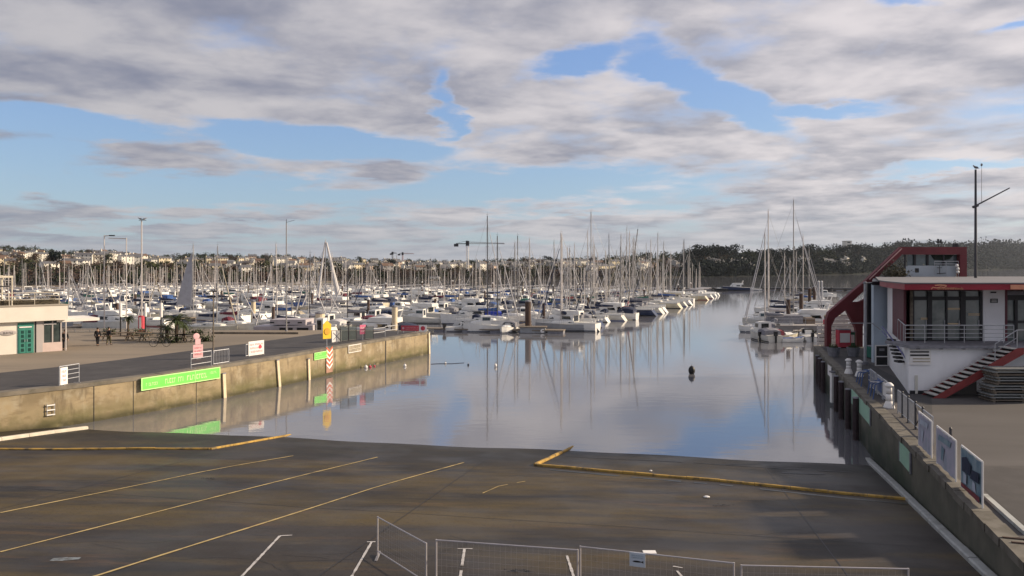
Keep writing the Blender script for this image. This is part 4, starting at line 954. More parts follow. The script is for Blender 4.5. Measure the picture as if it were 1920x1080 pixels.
# hoardings and barriers
def cbar(a_, b_, label, hh=1.05, nb=0, name='crowd_barrier', sheet=None, lett=None, rails=(.3, .62)):
    ln_ = (b_ - a_).length; t = thing(name, a_, label, 'barrier', rz=math.atan2(b_.y - a_.y, b_.x - a_.x)); mb = MB()
    for x in (0, ln_): mb.tube((x, 0, 0), (x, 0, hh), .03)
    for z in (.06, hh) if nb else (hh,): mb.tube((0, 0, z), (ln_, 0, z), .03)
    mb.build('frame', 'steel', t); mb = MB()
    if nb:
        for k in range(1, nb): mb.tube((ln_ * k / nb, 0, .06), (ln_ * k / nb, 0, hh), .01, .01, 5)
    else:
        for z in rails: mb.tube((0, 0, z), (ln_, 0, z), .022)
    mb.build('bars', 'steel', t); mb = MB()
    for x in (.15, ln_ - .15): mb.obox((x, -.25, .02), (x, .25, .02), .05, .04)
    mb.build('feet', 'steel', t)
    if sheet:
        x0, x1, z0, z1, mm = sheet; mb = MB(); mb.box(x0 * ln_, x1 * ln_, -.06, -.035, z0, z1); sgn = mb.build('notice', mm, t)
        mb = MB()
        for i in range(3): fakewords(mb, (x0 + .06) * ln_, (x1 - .08) * ln_, z0 + (z1 - z0) * (.2 + .25 * i), z0 + (z1 - z0) * (.32 + .25 * i), -.063, i + 3)
        mb.build('lettering', lett or 'bred', sgn)
    return t
cbar(at(111, 724, ZL), at(148, 717, ZL), 'steel barrier with a white and pink notice at its left end', 1.15, rails=(.35, .62, .88), sheet=(.02, .38, .05, 1.08, 'board'))
cbar(at(358, 692, ZL), at(396, 686, ZL), 'steel crowd barrier in front of the white notice above the green banner', 1.08, rails=(.3, .7))
cbar(at(400, 684, ZL), at(429, 679.5, ZL), 'steel crowd barrier right of the one above the green banner', 1.0, nb=10)
t = postsign(371, 673, .3, .78, .12, 1.10, 'large pale pink notice behind the crowd barrier above the green banner', 'pink', 'notice_board', rows=[(.15, .85, .7, .8), (.15, .85, .45, .55), (.15, .85, .2, .3)])
mb = MB(); mb.box(-.2, .42 - .2, 0, .03, 1.12, 1.55); mb.ball((-.12, 0, 1.75), .26, .03, .24, 12, 8); mb.build('topper', 'pink', t)
t = cbar(at(461, 668.5, ZL), at(494, 664, ZL), 'barrier carrying a large white and pink notice on the quay edge', .95, nb=8, sheet=(.12, 1.0, .02, 1.15, 'board'))
mb = MB(); mb.tube((1.45, -.075, .65), (1.45, -.064, .65), .16, .16, 16); mb.build('ring', 'bred', t)

# white fender posts on the left wall
for px, zt_, zb_, lab in ((418, 1.75, -.5, 'pale fender strip nearest the long green banner'), (519, 2.1, -.5, 'leaning pale timber fender, second from the long green banner'), (577, 1.75, -.5, 'pale fender strip just left of the small green sign'), (803, 2.3, -.5, 'pale fender strip on the outer corner of the quay')):
    c, d, n = on_wall(px); t = thing('fender_strip', (c.x + n.x * .08, c.y + n.y * .08, 0), lab, 'fender', rz=math.atan2(d.y, d.x))
    mb = MB(); lean = .28 if px == 519 else .12; mb.loft([[(-.13 + lean * (1 - k), -.06, z), (.13 + lean * (1 - k), -.06, z), (.13 + lean * (1 - k), .04, z), (-.13 + lean * (1 - k), .04, z), (-.13 + lean * (1 - k), -.06, z)] for k, z in ((0, zb_), (.5, (zb_ + zt_) / 2), (1, zt_))]); fixn(mb.build('strip', mat('cream_fender', (.72, .60, .42), .7, .2, 2) if px == 418 else bpy.data.materials['cream_fender'], t))
    mb = MB(); mb.box(-.16, .16, -.075, .03, zt_, zt_ + .07); mb.build('cap', 'cgrey', t)
c, d, n = on_wall(94); t = thing('wall_ladder', (c.x, c.y, .9), 'small pale wall ladder fixed on the brown wall near the left edge', 'ladder', rz=math.atan2(d.y, d.x))
mb = MB()
for k in range(3): mb.tube((-.22, -.1, -.1 + .28 * k), (.22, -.1, -.1 + .28 * k), .04)
mb.build('rungs', 'board', t); mb = MB()
for x in (-.2, .2): mb.tube((x, -.09, -.15), (x, -.09, .55), .025)
mb.build('rails', 'steel', t)

# lamp posts and flagpoles
def lamp(px, py, top, label, arm=0, z=ZL, r=.07, mt='palespar', head=True, name='lamp_post', arm2=None):
    q = at(px, py, z); t = thing(name, q, label, 'lamp post' if head else 'pole'); h = (py - top) * q.y / F
    mb = MB(); mb.tube((0, 0, 0), (0, 0, h), r, r * .7, 10); mb.build('pole', mt, t)
    mb = MB(); mb.lathe([(r * 2, 0), (r * 1.9, .06), (r * 1.3, .12)], 10); mb.build('base', 'cgrey', t)
    if arm: mb = MB(); mb.tube((0, 0, h - .08), (arm, 0, h - .02), .05, .04); mb.build('arm', mt, t)
    if head:
        mb = MB(); xx = arm if arm else 0; mb.box(xx - .28, xx + .28, -.12, .12, h - .1, h + .02); mb.build('lamp_head', 'dframe', t)
    return t, h
lamp(195.5, 621, 441, 'tall lamp post with a short arm, left of its pair by the sand', .85)
t, h = lamp(237, 620.5, 446, 'tall lamp post whose long arm points left towards its neighbour', -2.0, head=False)
t, h = lamp(265.5, 622, 413, 'tallest pole on the left, two gulls on top, red drum at its foot', 0, r=.09, head=False, name='pole')
q = at(265.5, 622, ZL); gull((q.x - .15, q.y, ZL + h), 'left gull of two on the tallest left-hand pole', R(180), 1.0, True); gull((q.x + .3, q.y, ZL + h), 'right gull of two on the tallest left-hand pole', R(20), .9, True)
mb = MB(); mb.obox((-.3, 0, h), (.5, 0, h), .05, .05); mb.build('perch_bar', 'dframe', t)
mb = MB(); mb.lathe([(.34, 0.05), (.34, 1.75)], 14); sl_ = mb.build('drum', 'bred', t); mb = MB(); mb.box(-.1, .12, -.36, -.345, .3, 1.6); mb.build('pale_stripe', 'board', sl_)
t, h = lamp(537, 621, 417, 'tall slender mast with a wind vane standing alone near the pale barge', 0, r=.08, mt='alu', head=False, name='pole')
mb = MB(); mb.obox((0, 0, h), (.9, 0, h + .25), .03, .03); mb.tube((0, 0, h), (0, 0, h + .35), .03); mb.build('vane', 'dframe', t)
t, h = lamp(400, 662, 545, 'short lamp post at the edge of the quay road above the green banner', 0, r=.065, mt='timber')
mb = MB(); mb.box(-.5, .2, -.03, .03, h - .55, h - .42); mb.build('bracket', 'dframe', t)
# black and white posts
for px, py, top, lab in ((226, 631, 569, 'left of three black posts with white tops on the sandy quay'), (272.5, 630, 569, 'middle of three black posts with white tops, beside the red drum'), (302, 635, 568, 'right of three black posts with white tops, left of the palm')):
    q = at(px, py, ZL); t = thing('marker_post', q, lab, 'post', 'black posts with white tops'); h = (py - top) * q.y / F
    mb = MB(); mb.tube((0, 0, 0), (0, 0, h * .6), .07, .07, 10); mb.build('lower_part', 'black', t); mb = MB(); mb.tube((0, 0, h * .6), (0, 0, h), .15, .15, 10); mb.build('white_sleeve', 'board', t)

# people
def person(loc, rz, label, top='cloth', legs='cloth', h=1.72, lean=0, stride=.16, step=1, hair='hair'):
    t = thing('person', loc, label, 'person', rz=rz); k = h / 1.75
    def skin(name, V, E, m, parent, sub=1):
        me = bpy.data.meshes.new(name); me.from_pydata([(x * k, y * k, z * k) for x, y, z, r in V], E, []); ob = bpy.data.objects.new(name, me); col.objects.link(ob); ob.parent = parent
        md = ob.modifiers.new('Skin', 'SKIN'); sv = me.skin_vertices[0].data
        for i, v_ in enumerate(V): r = v_[3] * k; sv[i].radius = (r, r)
        sv[0].use_root = True
        ob.modifiers.new('Sub', 'SUBSURF').levels = sub; ob.modifiers['Sub'].render_levels = sub; me.materials.append(M[m] if isinstance(m, str) else m)
        return ob
    s = stride * step
    V = [(0, 0, .95, .13), (.0, 0, 1.15, .12), (.02, 0, 1.38, .13), (.02, 0, 1.49, .055), (.03, 0, 1.58, .085), (.03, 0, 1.68, .09)]
    E = [(0, 1), (1, 2), (2, 3), (3, 4), (4, 5)]
    for sy, st_ in ((1, s), (-1, -s)):
        b0 = len(V); V += [(0, .10 * sy, .88, .085), (st_ * .5 + .03, .10 * sy, .48, .06), (st_, .10 * sy, .08, .045), (st_ + .15, .11 * sy, .04, .04)]; E += [(0, b0), (b0, b0 + 1), (b0 + 1, b0 + 2), (b0 + 2, b0 + 3)]
        a0 = len(V); V += [(.0, .18 * sy, 1.42, .055), (-st_ * .4, .23 * sy, 1.14, .045), (-st_ * .6 + .06, .24 * sy, .90, .032), (-st_ * .6 + .09, .24 * sy, .83, .03)]; E += [(2, a0), (a0, a0 + 1), (a0 + 1, a0 + 2), (a0 + 2, a0 + 3)]
        hx, hy, hz = V[a0 + 3][:3]
        for f in range(4):
            b = len(V); o_ = (f - 1.5) * .018; l = (.075, .085, .08, .062)[f]; V += [(hx + .01 + o_, hy, hz - l * .6, .009), (hx + .02 + o_, hy - .008 * sy, hz - l, .008)]; E += [(a0 + 3, b), (b, b + 1)]
        b = len(V); V += [(hx + .045, hy, hz + .0, .011), (hx + .06, hy - .01 * sy, hz - .035, .009)]; E += [(a0 + 3, b), (b, b + 1)]
    body = skin('body', V, E, 'skin', t)
    mb = MB(); mb.ball((.135 * k, 0, 1.62 * k), .02 * k, .016 * k, .025 * k, 6, 4); mb.build('nose', 'skin', body)
    mb = MB(); [mb.ball((.115 * k, y * k, 1.655 * k), .012 * k, .014 * k, .008 * k, 6, 4) for y in (-.035, .035)]; mb.box(.112 * k, .122 * k, -.025 * k, .025 * k, 1.575 * k, 1.582 * k); mb.build('eyes_and_mouth', 'hair', body)
    mb = MB(); mb.ball((.005 * k, 0, 1.69 * k), .115 * k, .10 * k, .10 * k, 10, 7); mb.build('hair', hair, t, smooth=True)
    J = [(0, 0, .90, .165), (.0, 0, 1.1, .155), (.01, 0, 1.38, .15), (.015, 0, 1.46, .09)]; JE = [(0, 1), (1, 2), (2, 3)]
    for sy, st_ in ((1, s), (-1, -s)): b = len(J); J += [(.0, .19 * sy, 1.41, .075), (-st_ * .4, .235 * sy, 1.14, .065), (-st_ * .6 + .05, .24 * sy, .92, .05)]; JE += [(2, b), (b, b + 1), (b + 1, b + 2)]
    skin('jacket', J, JE, top, t)
    J = [(0, 0, .93, .145)]; JE = []
    for sy, st_ in ((1, s), (-1, -s)): b = len(J); J += [(0, .10 * sy, .85, .105), (st_ * .5 + .03, .10 * sy, .48, .082), (st_, .10 * sy, .13, .066)]; JE += [(0, b), (b, b + 1), (b + 1, b + 2)]
    skin('trousers', J, JE, legs, t)
    mb = MB(); [mb.ball(((st_ + .08) * k, .105 * sy * k, .045 * k), .15 * k, .055 * k, .05 * k, 10, 6) for sy, st_ in ((1, s), (-1, -s))]; mb.build('shoes', 'black', t, smooth=True)
    return t
q = at(183, 648.5, ZL); person(q, R(100), 'person in a black coat walking side by side, left one of two on the sand', 'cloth', 'cloth', 1.62)
q = at(204, 647, ZL); person(q, R(80), 'person in a dark jacket and pale trousers, right one of two on the sand', 'cloth', 'cloth2', 1.62, step=-1)
q = at(121.5, 656.5, ZL); person(q, R(-60), 'person in dark clothes standing at the corner of the cream building', 'cloth', 'cloth', 1.75, stride=.03)

# picnic tables, bicycle, planters, palms
def picnic(px, py, label, mt, L_=2.0, rz=0):
    q = at(px, py, ZL); t = thing('picnic_table', q, label, 'picnic table', rz=rz); h = L_ / 2
    mb = MB(); [mb.box(-h, h, y, y + .13, .70, .75) for y in (-.38, -.23, -.08, .07, .22)]; mb.build('tabletop', mt, t)
    for y in (-.85, .6):
        mb = MB(); mb.box(-h, h, y, y + .25, .42, .46); mb.build('bench', mt, t)
    for x in (-h * .7, h * .7):
        mb = MB(); mb.obox((x, -.7, 0), (x, -.15, .70), .08, .08); mb.obox((x, .7, 0), (x, .15, .70), .08, .08); mb.obox((x, -.8, .39), (x, .8, .39), .06, .08); mb.build('leg', 'timber', t)
M['wood2'] = mat('mossy_wood', (.13, .12, .07), .85, .3, 4)
M['wood3'] = mat('brown_wood', (.20, .14, .09), .85, .3, 4)
picnic(222, 638, 'left brown picnic table beside the black and white post', 'wood3', 3.4)
picnic(258, 637.5, 'brown picnic table with reddish ends right of the two walkers', 'wood3', 2.4)
picnic(285, 640, 'greenish picnic table behind the bicycle', 'wood2', 2.6)
picnic(325, 641, 'greenish picnic table below the palm', 'wood2', 2.8)
picnic(352, 641, 'small greenish picnic table nearest the pink notice', 'wood2', 1.8)
q = at(300, 650, ZL); t = thing('bicycle', q, 'dark bicycle parked by the picnic tables below the palm', 'bicycle', rz=R(15))
for x in (-.53, .53):
    mb = MB()
    for k in range(20): a1, a2 = 6.2832 * k / 20, 6.2832 * (k + 1) / 20; mb.tube((x + .33 * math.cos(a1), 0, .34 + .33 * math.sin(a1)), (x + .33 * math.cos(a2), 0, .34 + .33 * math.sin(a2)), .022, .022, 5)
    wl = mb.build('wheel', 'rubber', t); mb = MB()
    for k in range(12): a1 = 6.2832 * k / 12; mb.tube((x, 0, .34), (x + .32 * math.cos(a1), 0, .34 + .32 * math.sin(a1)), .004, .004, 4)
    mb.build('spokes', 'steel', wl)
mb = MB(); A_, B_, C_, D_, E_ = (-.53, 0, .34), (-.05, 0, .3), (-.18, 0, .85), (.38, 0, .88), (.53, 0, .34)
for a, b in ((A_, B_), (A_, C_), (B_, C_), (C_, D_), (B_, D_), (D_, E_)): mb.tube(a, b, .018, .018, 6)
mb.build('frame', 'dframe', t); mb = MB(); mb.tube((.38, 0, .88), (.36, 0, 1.02), .015); mb.tube((.33, -.28, 1.04), (.33, .28, 1.04), .016); mb.build('handlebar', 'steel', t)
mb = MB(); mb.tube((-.18, 0, .85), (-.2, 0, .95), .015); mb.ball((-.2, 0, .98), .13, .07, .04, 8, 5); mb.build('saddle', 'black', t)

def palm(px, py, hgt, rad, label, nf=46, seed=1, stem=.16, thin=False):
    q = at(px, py, ZL); t = thing('palm_tree', q, label, 'palm'); r = random.Random(seed)
    mb = MB(); mb.lathe([(stem * 1.5, 0), (stem, .2), (stem * .95, hgt * .5), (stem * 1.4, hgt * .62)], 9); mb.build('trunk', 'trunk', t)
    mb = MB()
    for k in range(nf):
        an = r.uniform(0, 6.283); el = r.uniform(-.1, 1.35); l = rad * r.uniform(.75, 1.15); d = Vector((math.cos(an), math.sin(an), 0)); prev = Vector((0, 0, hgt * .62)); pts = [prev]
        for i in range(6): e2 = el - i * .26; prev = prev + (d * math.cos(e2) + Vector((0, 0, math.sin(e2)))) * l / 6; pts.append(prev)
        s = Vector((-d.y, d.x, 0))
        for i in range(6):
            a, b = pts[i], pts[i + 1]; w_ = .03
            mb.add([a - s * w_, b - s * w_, b + s * w_, a + s * w_], [(0, 1, 2, 3)])
            for sd_ in (-1, 1):
                for j in range(2):
                    c = a.lerp(b, j / 2); tip = c + s * sd_ * l * .22 * (1 - i / 8) + (b - a) * .9 - Vector((0, 0, .1)); mb.add([c, c + (b - a) * .3, tip], [(0, 1, 2)])
    mb.build('crown', 'leaf', t)
palm(331, 641, 3.0, 1.45, 'bushy green palm at the edge of the sandy quay', 60, 3)
palm(313, 640, 2.0, .95, 'smaller shorter palm left of the bushy one', 34, 8)
palm(240, 628, 2.6, .75, 'dark narrow palm between the black and white posts', 34, 5, .1)
palm(345, 639, 2.3, .8, 'pale thin palm just right of the bushy one', 26, 9, .1)

for px, py, s_, lab in ((262, 629, .8, 'low dark shrub between the narrow palm and the red drum'), (318, 643, .7, 'low dark shrub in front of the bushy palm'), (386, 640, .6, 'low shrub right of the greenish picnic tables'), (206, 627, .6, 'small shrub at the back of the sandy quay, left of the first marker post'), (368, 628, .7, 'shrub near the timber beam on the back edge of the quay')):
    q = at(px, py, ZL); t = thing('shrub', q, lab, 'shrub'); mb = MB(); r3 = random.Random(px)
    for k in range(260):
        c = Vector((r3.gauss(0, .7) * s_, r3.gauss(0, .4) * s_, abs(r3.gauss(.35, .3)) * s_)); d_ = Vector((r3.gauss(0, 1), r3.gauss(0, 1), r3.gauss(0, 1))).normalized() * .13; e_ = d_.cross(Vector((.1, .3, 1))).normalized() * .06; mb.add([c - d_, c + e_, c + d_, c - e_], [(0, 1, 2, 3)])
    mb.build('foliage', 'leaf', t); mb = MB(); [mb.tube((0, 0, 0), (r3.uniform(-.5, .5) * s_, r3.uniform(-.3, .3) * s_, .5 * s_), .025, .01, 5) for k in range(5)]; mb.build('stems', 'trunk', t)
# white rail along the back of the quay
a_, b_ = at(112, 623, ZL), at(395, 624, ZL)
t = thing('safety_rail', a_, 'long white rail along the back edge of the sandy quay', 'railing', rz=math.atan2(b_.y - a_.y, b_.x - a_.x)); ln_ = (b_ - a_).length
mb = MB(); mb.box(0, ln_, -.03, .03, .25, .42); mb.box(0, ln_, -.03, .03, .02, .1); mb.build('rail', mat('cream_rail_paint', (.68, .60, .48), .7, .15, 2), t); mb = MB(); [mb.box(k * ln_ / 10 - .04, k * ln_ / 10 + .04, .035, .1, 0, .45) for k in range(11)]; mb.build('posts', 'cgrey', t)
a_, b_ = at(398, 626, ZL), at(560, 626.5, ZL)
t = thing('kerb_beam', a_, 'dark low timber beam on the quay back edge in front of the pale barge', 'beam', rz=math.atan2(b_.y - a_.y, b_.x - a_.x)); mb = MB(); mb.box(0, (b_ - a_).length, -.1, .1, 0, .2); mb.build('beam', 'timber', t)
# foreground fence panels on the ramp
def fpanel(p0, p1, label, h=1.1, sign=False):
    a_, b_ = ramp(*p0), ramp(*p1); t = thing('temporary_fence', a_, label, 'temporary fence'); mb = MB(); up = Vector((0, 0, h))
    a_ = a_ + Vector((0, 0, .02)); b_ = b_ + Vector((0, 0, .02))
    for p in (a_, b_): mb.tube(p, p + up, .021, .021, 8)
    mb.tube(a_ + up * .985, b_ + up * .985, .018, .018, 8); mb.tube(a_ + up * .16, b_ + up * .16, .016, .016, 8); mb.build('frame', mat('pale_galvanised', (.50, .47, .48), .5, .15, 5, metal=.3) if 'pale_galvanised' not in bpy.data.materials else bpy.data.materials['pale_galvanised'], t, world=True)
    mb = MB(); n = 26
    for k in range(1, n): p = a_.lerp(b_, k / n); mb.tube(p + up * .16, p + up * .98, .0016, .0016, 3)
    for k in range(1, 6): mb.tube(a_ + up * (.16 + .82 * k / 6), b_ + up * (.16 + .82 * k / 6), .0016, .0016, 3)
    mb.build('mesh', 'wire', t, world=True)
    mb = MB(); [mb.obox(p + Vector((0, -.3, .01)), p + Vector((0, .3, .05)), .06, .05) for p in (a_, b_)]; mb.build('foot', 'cgrey', t, world=True)
    return t, a_, b_
fpanel((708, 1047), (799, 1107), 'slanting steel fence panel at the left of the foreground row')
fpanel((818, 1099), (1083, 1121), 'steel fence panel second from the left in the foreground row')
t, a_, b_ = fpanel((1088, 1113), (1376, 1150), 'steel fence panel carrying a small blue and white sign')
fpanel((1390, 1155), (1703, 1162), 'rightmost steel fence panel of the foreground row')
d = (b_ - a_).normalized(); k = (1185 - 1088) / (1376 - 1088.); p = a_.lerp(b_, k); up = Vector((0, 0, 1))
t = thing('fence_sign', p, 'small pale sign with a dark fish shape hanging on the foreground fence', 'sign', rz=math.atan2(d.y, d.x))
mb = MB(); mb.box(0, .36, -.045, -.03, .78, 1.10); bd = mb.build('plate', mat('pale_blue_plate', (.50, .56, .64), .5, .1, 4), t)
mb = MB(); mb.ball((.17, -.047, .90), .10, .004, .022, 12, 6); mb.add([(.25, -.049, .90), (.32, -.049, .93), (.32, -.049, .87)], [(0, 1, 2)]); mb.build('fish_mark', 'black', bd)
mb = MB(); fakewords(mb, .05, .31, 1.02, 1.045, -.046, 2); fakewords(mb, .05, .31, .975, .998, -.046, 3); mb.build('lettering', 'photo1', bd)
q = ramp(1218, 1037); t = thing('paving_slab', q, 'small pale rectangular slab lying on the ramp above the fence sign', 'slab'); mb = MB(); mb.box(-.18, .18, -.12, .12, .0, .035); mb.build('slab', 'board', t)
for px, py, lab, s_ in ((1220, 884, 'tiny white stone on the slipway near the yellow kerb', .05), (1325, 933, 'pale scrap lying on the right half of the slipway', .09)):
    q = ramp(px, py); t = thing('litter', q, lab, 'litter'); mb = MB(); mb.ball((0, 0, .03), s_ * 1.4, s_, .04, 8, 5); mb.build('scrap', 'board', t)
for px, py, lab in ((970, 1072, 'dark clump of weed on the ramp near the bottom edge'), (395, 898, 'dark weed streak on the left half of the slipway'), (1352, 948, 'dark weed streak on the right half of the slipway')):
    q = ramp(px, py); t = thing('seaweed', q, lab, 'seaweed'); mb = MB(); r3 = random.Random(px)
    for k in range(26): c = Vector((r3.gauss(0, .18), r3.gauss(0, .04), .01 + r3.random() * .02)); a1 = r3.uniform(0, 6.3); e_ = Vector((math.cos(a1), math.sin(a1) * .4, r3.random() * .2)) * .1; mb.add([c, c + e_, c + Vector((-e_.y, e_.x, .02)) * .5], [(0, 1, 2)])
    mb.build('fronds', 'black', t)
# a small puddle-like patch of pale paint on the ramp
mb = MB(); strip(mb, [ramp(96, 1049), ramp(150, 1047)], .32, .010, .3, .1, rr); tag(mb.build('worn_marking', layer(mat('blue_grey_paint', (.20, .23, .25), .6, .2, 3), (.08, .08, .08), 3, .45, .6)), kind='structure')
# ------------------------------------------------------------------ boats: meshes are shared, materials sit on the objects
LIB = {}
def lib(key, fn, smooth=False):
    if key not in LIB:
        mb = fn(); me = mb.mesh('boat_' + key, smooth); me.materials.append(None)
        import bmesh
        bm = bmesh.new(); bm.from_mesh(me); bmesh.ops.recalc_face_normals(bm, faces=bm.faces); bm.to_mesh(me); bm.free(); LIB[key] = me
    return LIB[key]
def part(name, key, m, parent, fn=None, smooth=False):
    o = bpy.data.objects.new(name, lib(key, fn, smooth)); col.objects.link(o); o.parent = parent
    o.material_slots[0].link = 'OBJECT'; o.material_slots[0].material = M[m] if isinstance(m, str) else m; return o
def hullrings(L_, B_, fb, fs, draft=.35, tr=.55, n=9, bowf=1.0):
    """stations from transom to stem; returns rings of the half-open hull section port->keel->starboard"""
    rings = []
    for i in range(n):
        s = i / (n - 1); x = -L_ / 2 + L_ * s
        hb = B_ / 2 * (.80 + .20 * math.sin(min(s / .45, 1) * math.pi / 2)) * (1 if s < .5 else max(.015, math.cos((s - .5) / .5 * math.pi / 2) ** .72))
        top = fs + (fb - fs) * s ** 1.6; zb = -draft * (1 - s ** 3) + (.0 if s < .98 else .05)
        xt = x + (tr if i == 0 else 0); xk = x - (0 if i < n - 1 else .35 * bowf)
        xw = x - (0 if i < n - 1 else .22 * bowf)
        rings.append([(xt, hb, top), ((xt + x) / 2, hb * .95, top * .5), (xw, hb * .82, .02), (xk, hb * .35, zb), (xk, 0, zb - .05), (xk, -hb * .35, zb), (xw, -hb * .82, .02), ((xt + x) / 2, -hb * .95, top * .5), (xt, -hb, top)])
    return rings
def deckline(L_, B_, fb, fs, tr=.55, n=9):
    return [((r[0][0], r[0][1], r[0][2]), (r[-1][0], r[-1][1], r[-1][2])) for r in hullrings(L_, B_, fb, fs, tr=tr, n=n)]
def mk_hull(L_, B_, fb, fs, tr=.55, draft=.35):
    mb = MB(); return mb.loft(hullrings(L_, B_, fb, fs, draft, tr))
def mk_stripe(L_, B_, fb, fs, z0, z1, tr=.55, e=1.012):
    mb = MB(); R_ = hullrings(L_, B_, fb, fs, .35, tr)
    for sy in (0, -1):
        rr_ = []
        for r in R_:
            a, b, c = (r[0], r[1], r[2]) if sy == 0 else (r[8], r[7], r[6])
            def pt(z):
                k = z / a[2]
                if k > .5: q = (k - .5) / .5; p0, p1 = b, a
                else: q = k / .5; p0, p1 = c, b
                return tuple(p0[i] + (p1[i] - p0[i]) * q for i in range(3))
            p0, p1 = pt(z0), pt(z1); rr_.append([(p0[0] * 1.003, p0[1] * e, p0[2]), (p1[0] * 1.003, p1[1] * e, p1[2])])
        mb.loft(rr_, cap=False)
    return mb
def mk_deck(L_, B_, fb, fs, tr=.55):
    mb = MB(); d = deckline(L_, B_, fb, fs, tr)
    for i in range(len(d) - 1):
        (a, b), (c, e) = d[i], d[i + 1]
        mb.add([(a[0], a[1] * .97, a[2] + .02), (c[0], c[1] * .97, c[2] + .02), (c[0], 0, c[2] + .07), (a[0], 0, a[2] + .07), (e[0], e[1] * .97, e[2] + .02), (b[0], b[1] * .97, b[2] + .02)], [(0, 1, 2, 3), (3, 2, 4, 5)])
    return mb
def tank(x0, x1, w0, w1, z0, z1, zf=None, chf=.12):
    """cabin trunk tapering forwards"""
    zf = z1 if zf is None else zf; mb = MB(); rings = []
    for x, w_, z in ((x0, w0, z1), (x0 + .05, w0, z1), (x1 - (x1 - x0) * .3, (w0 + w1) / 2, (z1 + zf) / 2 + .02), (x1, w1, zf), (x1 + .35, w1 * .7, z0 + .03)):
        rings.append([(x, w_ / 2, z0), (x, w_ / 2 - .04, z - chf), (x, w_ / 2 - .16, z), (x, 0, z + .05), (x, -w_ / 2 + .16, z), (x, -w_ / 2 + .04, z - chf), (x, -w_ / 2, z0)])
    return mb.loft(rings)
def sailboat(size, loc, rz, hullm, coverm, label, group, jib='cwhite', mastm='alu', hood=True, stripe=None, mh=None, tilt=0, thin=False, small=False):
    L_, B_, fb, fs, mh0 = {'s': (7.4, 2.5, 1.05, .85, 9.5), 'm': (9.4, 3.1, 1.25, 1.0, 12.2), 'l': (11.8, 3.7, 1.4, 1.15, 15.2)}[size]
    t = thing('sailboat', loc, label, 'sailboat', group, rz); t.rotation_euler = (tilt, 0, rz); k = L_ / 10
    part('hull', 'h' + size, hullm, t, lambda: mk_hull(L_, B_, fb, fs, .75 * k))
    part('deck', 'd' + size, 'deck', t, lambda: mk_deck(L_, B_, fb, fs, .75 * k))
    part('waterline_stripe', 'w' + size, stripe or 'black', t, lambda: mk_stripe(L_, B_, fb, fs, .03, .17, .75 * k))
    cb = part('cabin', 'c' + size, 'white' if hullm not in ('cream',) else 'offwhite', t, lambda: tank(-L_ * .10, L_ * .23, B_ * .62, B_ * .40, fs + .05, fs + .58, fs + .42))
    if not small:
        def win():
            mb = MB()
            for sy in (-1, 1):
                for x0, x1 in ((-.07, .02), (.035, .10), (.12, .17)):
                    w0, w1 = [B_ * (.62 - .22 * max(0, (x + .10) / .33)) / 2 * .995 + .012 for x in (x0, x1)]
                    mb.add([(x0 * L_, sy * w0, fs + .24), (x1 * L_, sy * w1, fs + .24), (x1 * L_, sy * (w1 - .015), fs + .38), (x0 * L_, sy * (w0 - .015), fs + .40)], [(0, 1, 2, 3)])
            return mb
        part('cabin_windows', 'cw' + size, 'window', cb, win)
        def cock():
            mb = MB(); mb.box(-L_ * .44, -L_ * .11, -B_ * .36, -B_ * .27, fs + .05, fs + .30); mb.box(-L_ * .44, -L_ * .11, B_ * .27, B_ * .36, fs + .05, fs + .30); mb.box(-L_ * .11, -L_ * .10, -B_ * .36, B_ * .36, fs + .05, fs + .4); return mb
        part('cockpit_coaming', 'k' + size, 'white', t, cock)
        def rail():
            mb = MB(); d = deckline(L_, B_, fb, fs, .75 * k)
            for side in (0, 1):
                pts = [(q[side][0], q[side][1] * .96, q[side][2] + .55) for q in d]
                pts[-1] = (pts[-1][0] - .2, pts[-1][1], pts[-1][2]); mb.path(pts, .014, 4)
                for q in d: p = q[side]; mb.tube((p[0] - (.2 if q is d[-1] else 0), p[1] * .96, p[2]), (p[0] - (.2 if q is d[-1] else 0), p[1] * .96, p[2] + .56), .014, .014, 4)
            p, q = d[0]; mb.tube((p[0], p[1] * .96, p[2] + .55), (q[0], q[1] * .96, q[2] + .55), .016, .016, 4); return mb
        part('guard_rail', 'r' + size, 'steel', t, rail)
    H_ = mh or mh0; xm = L_ * .10; rm_ = .078 if thin else .105; key = f'{size}{round(H_)}{int(thin)}'; Hq = round(H_); zm = fs + .5
    ms = part('mast', 'm' + key, mastm, t, lambda: MB().tube((xm, 0, zm), (xm, 0, zm + Hq), rm_, rm_ * .7, 8))
    def spr():
        mb = MB()
        for f, w_ in ((.42, .8), (.70, .6)): mb.tube((xm, -w_, zm + Hq * f), (xm, w_, zm + Hq * f), .025, .025, 4)
        mb.tube((xm, 0, zm + Hq * .42), (xm, 0, zm + Hq + .6), .012, .012, 4); mb.tube((xm - .25, 0, zm + Hq + .18), (xm + .2, 0, zm + Hq + .18), .015, .015, 4); return mb
    part('spreaders', 's' + key, mastm, ms, spr)
    def rig():
        mb = MB(); top = (xm, 0, zm + Hq * .98)
        for sy in (-1, 1):
            mb.path([(xm - .1, sy * B_ * .46, fs + .1), (xm, sy * .8, zm + Hq * .42), (xm, sy * .6, zm + Hq * .7), top], .014, 4); mb.tube((xm - .35, sy * B_ * .45, fs + .1), (xm, 0, zm + Hq * .42), .012, .012, 4)
        mb.tube((-L_ * .46, 0, fs), top, .014, .014, 4); mb.tube((L_ * .49, 0, fb), (xm, 0, zm + Hq * .93), .014, .014, 4); return mb
    part('rigging', 'g' + key, 'wire', t, rig)
    if jib: part('furled_jib', 'j' + key, jib, t, lambda: MB().tube((L_ * .475, 0, fb + .35), (xm + (L_ * .49 - xm) * .11, 0, zm + Hq * .83), .10, .045, 6))
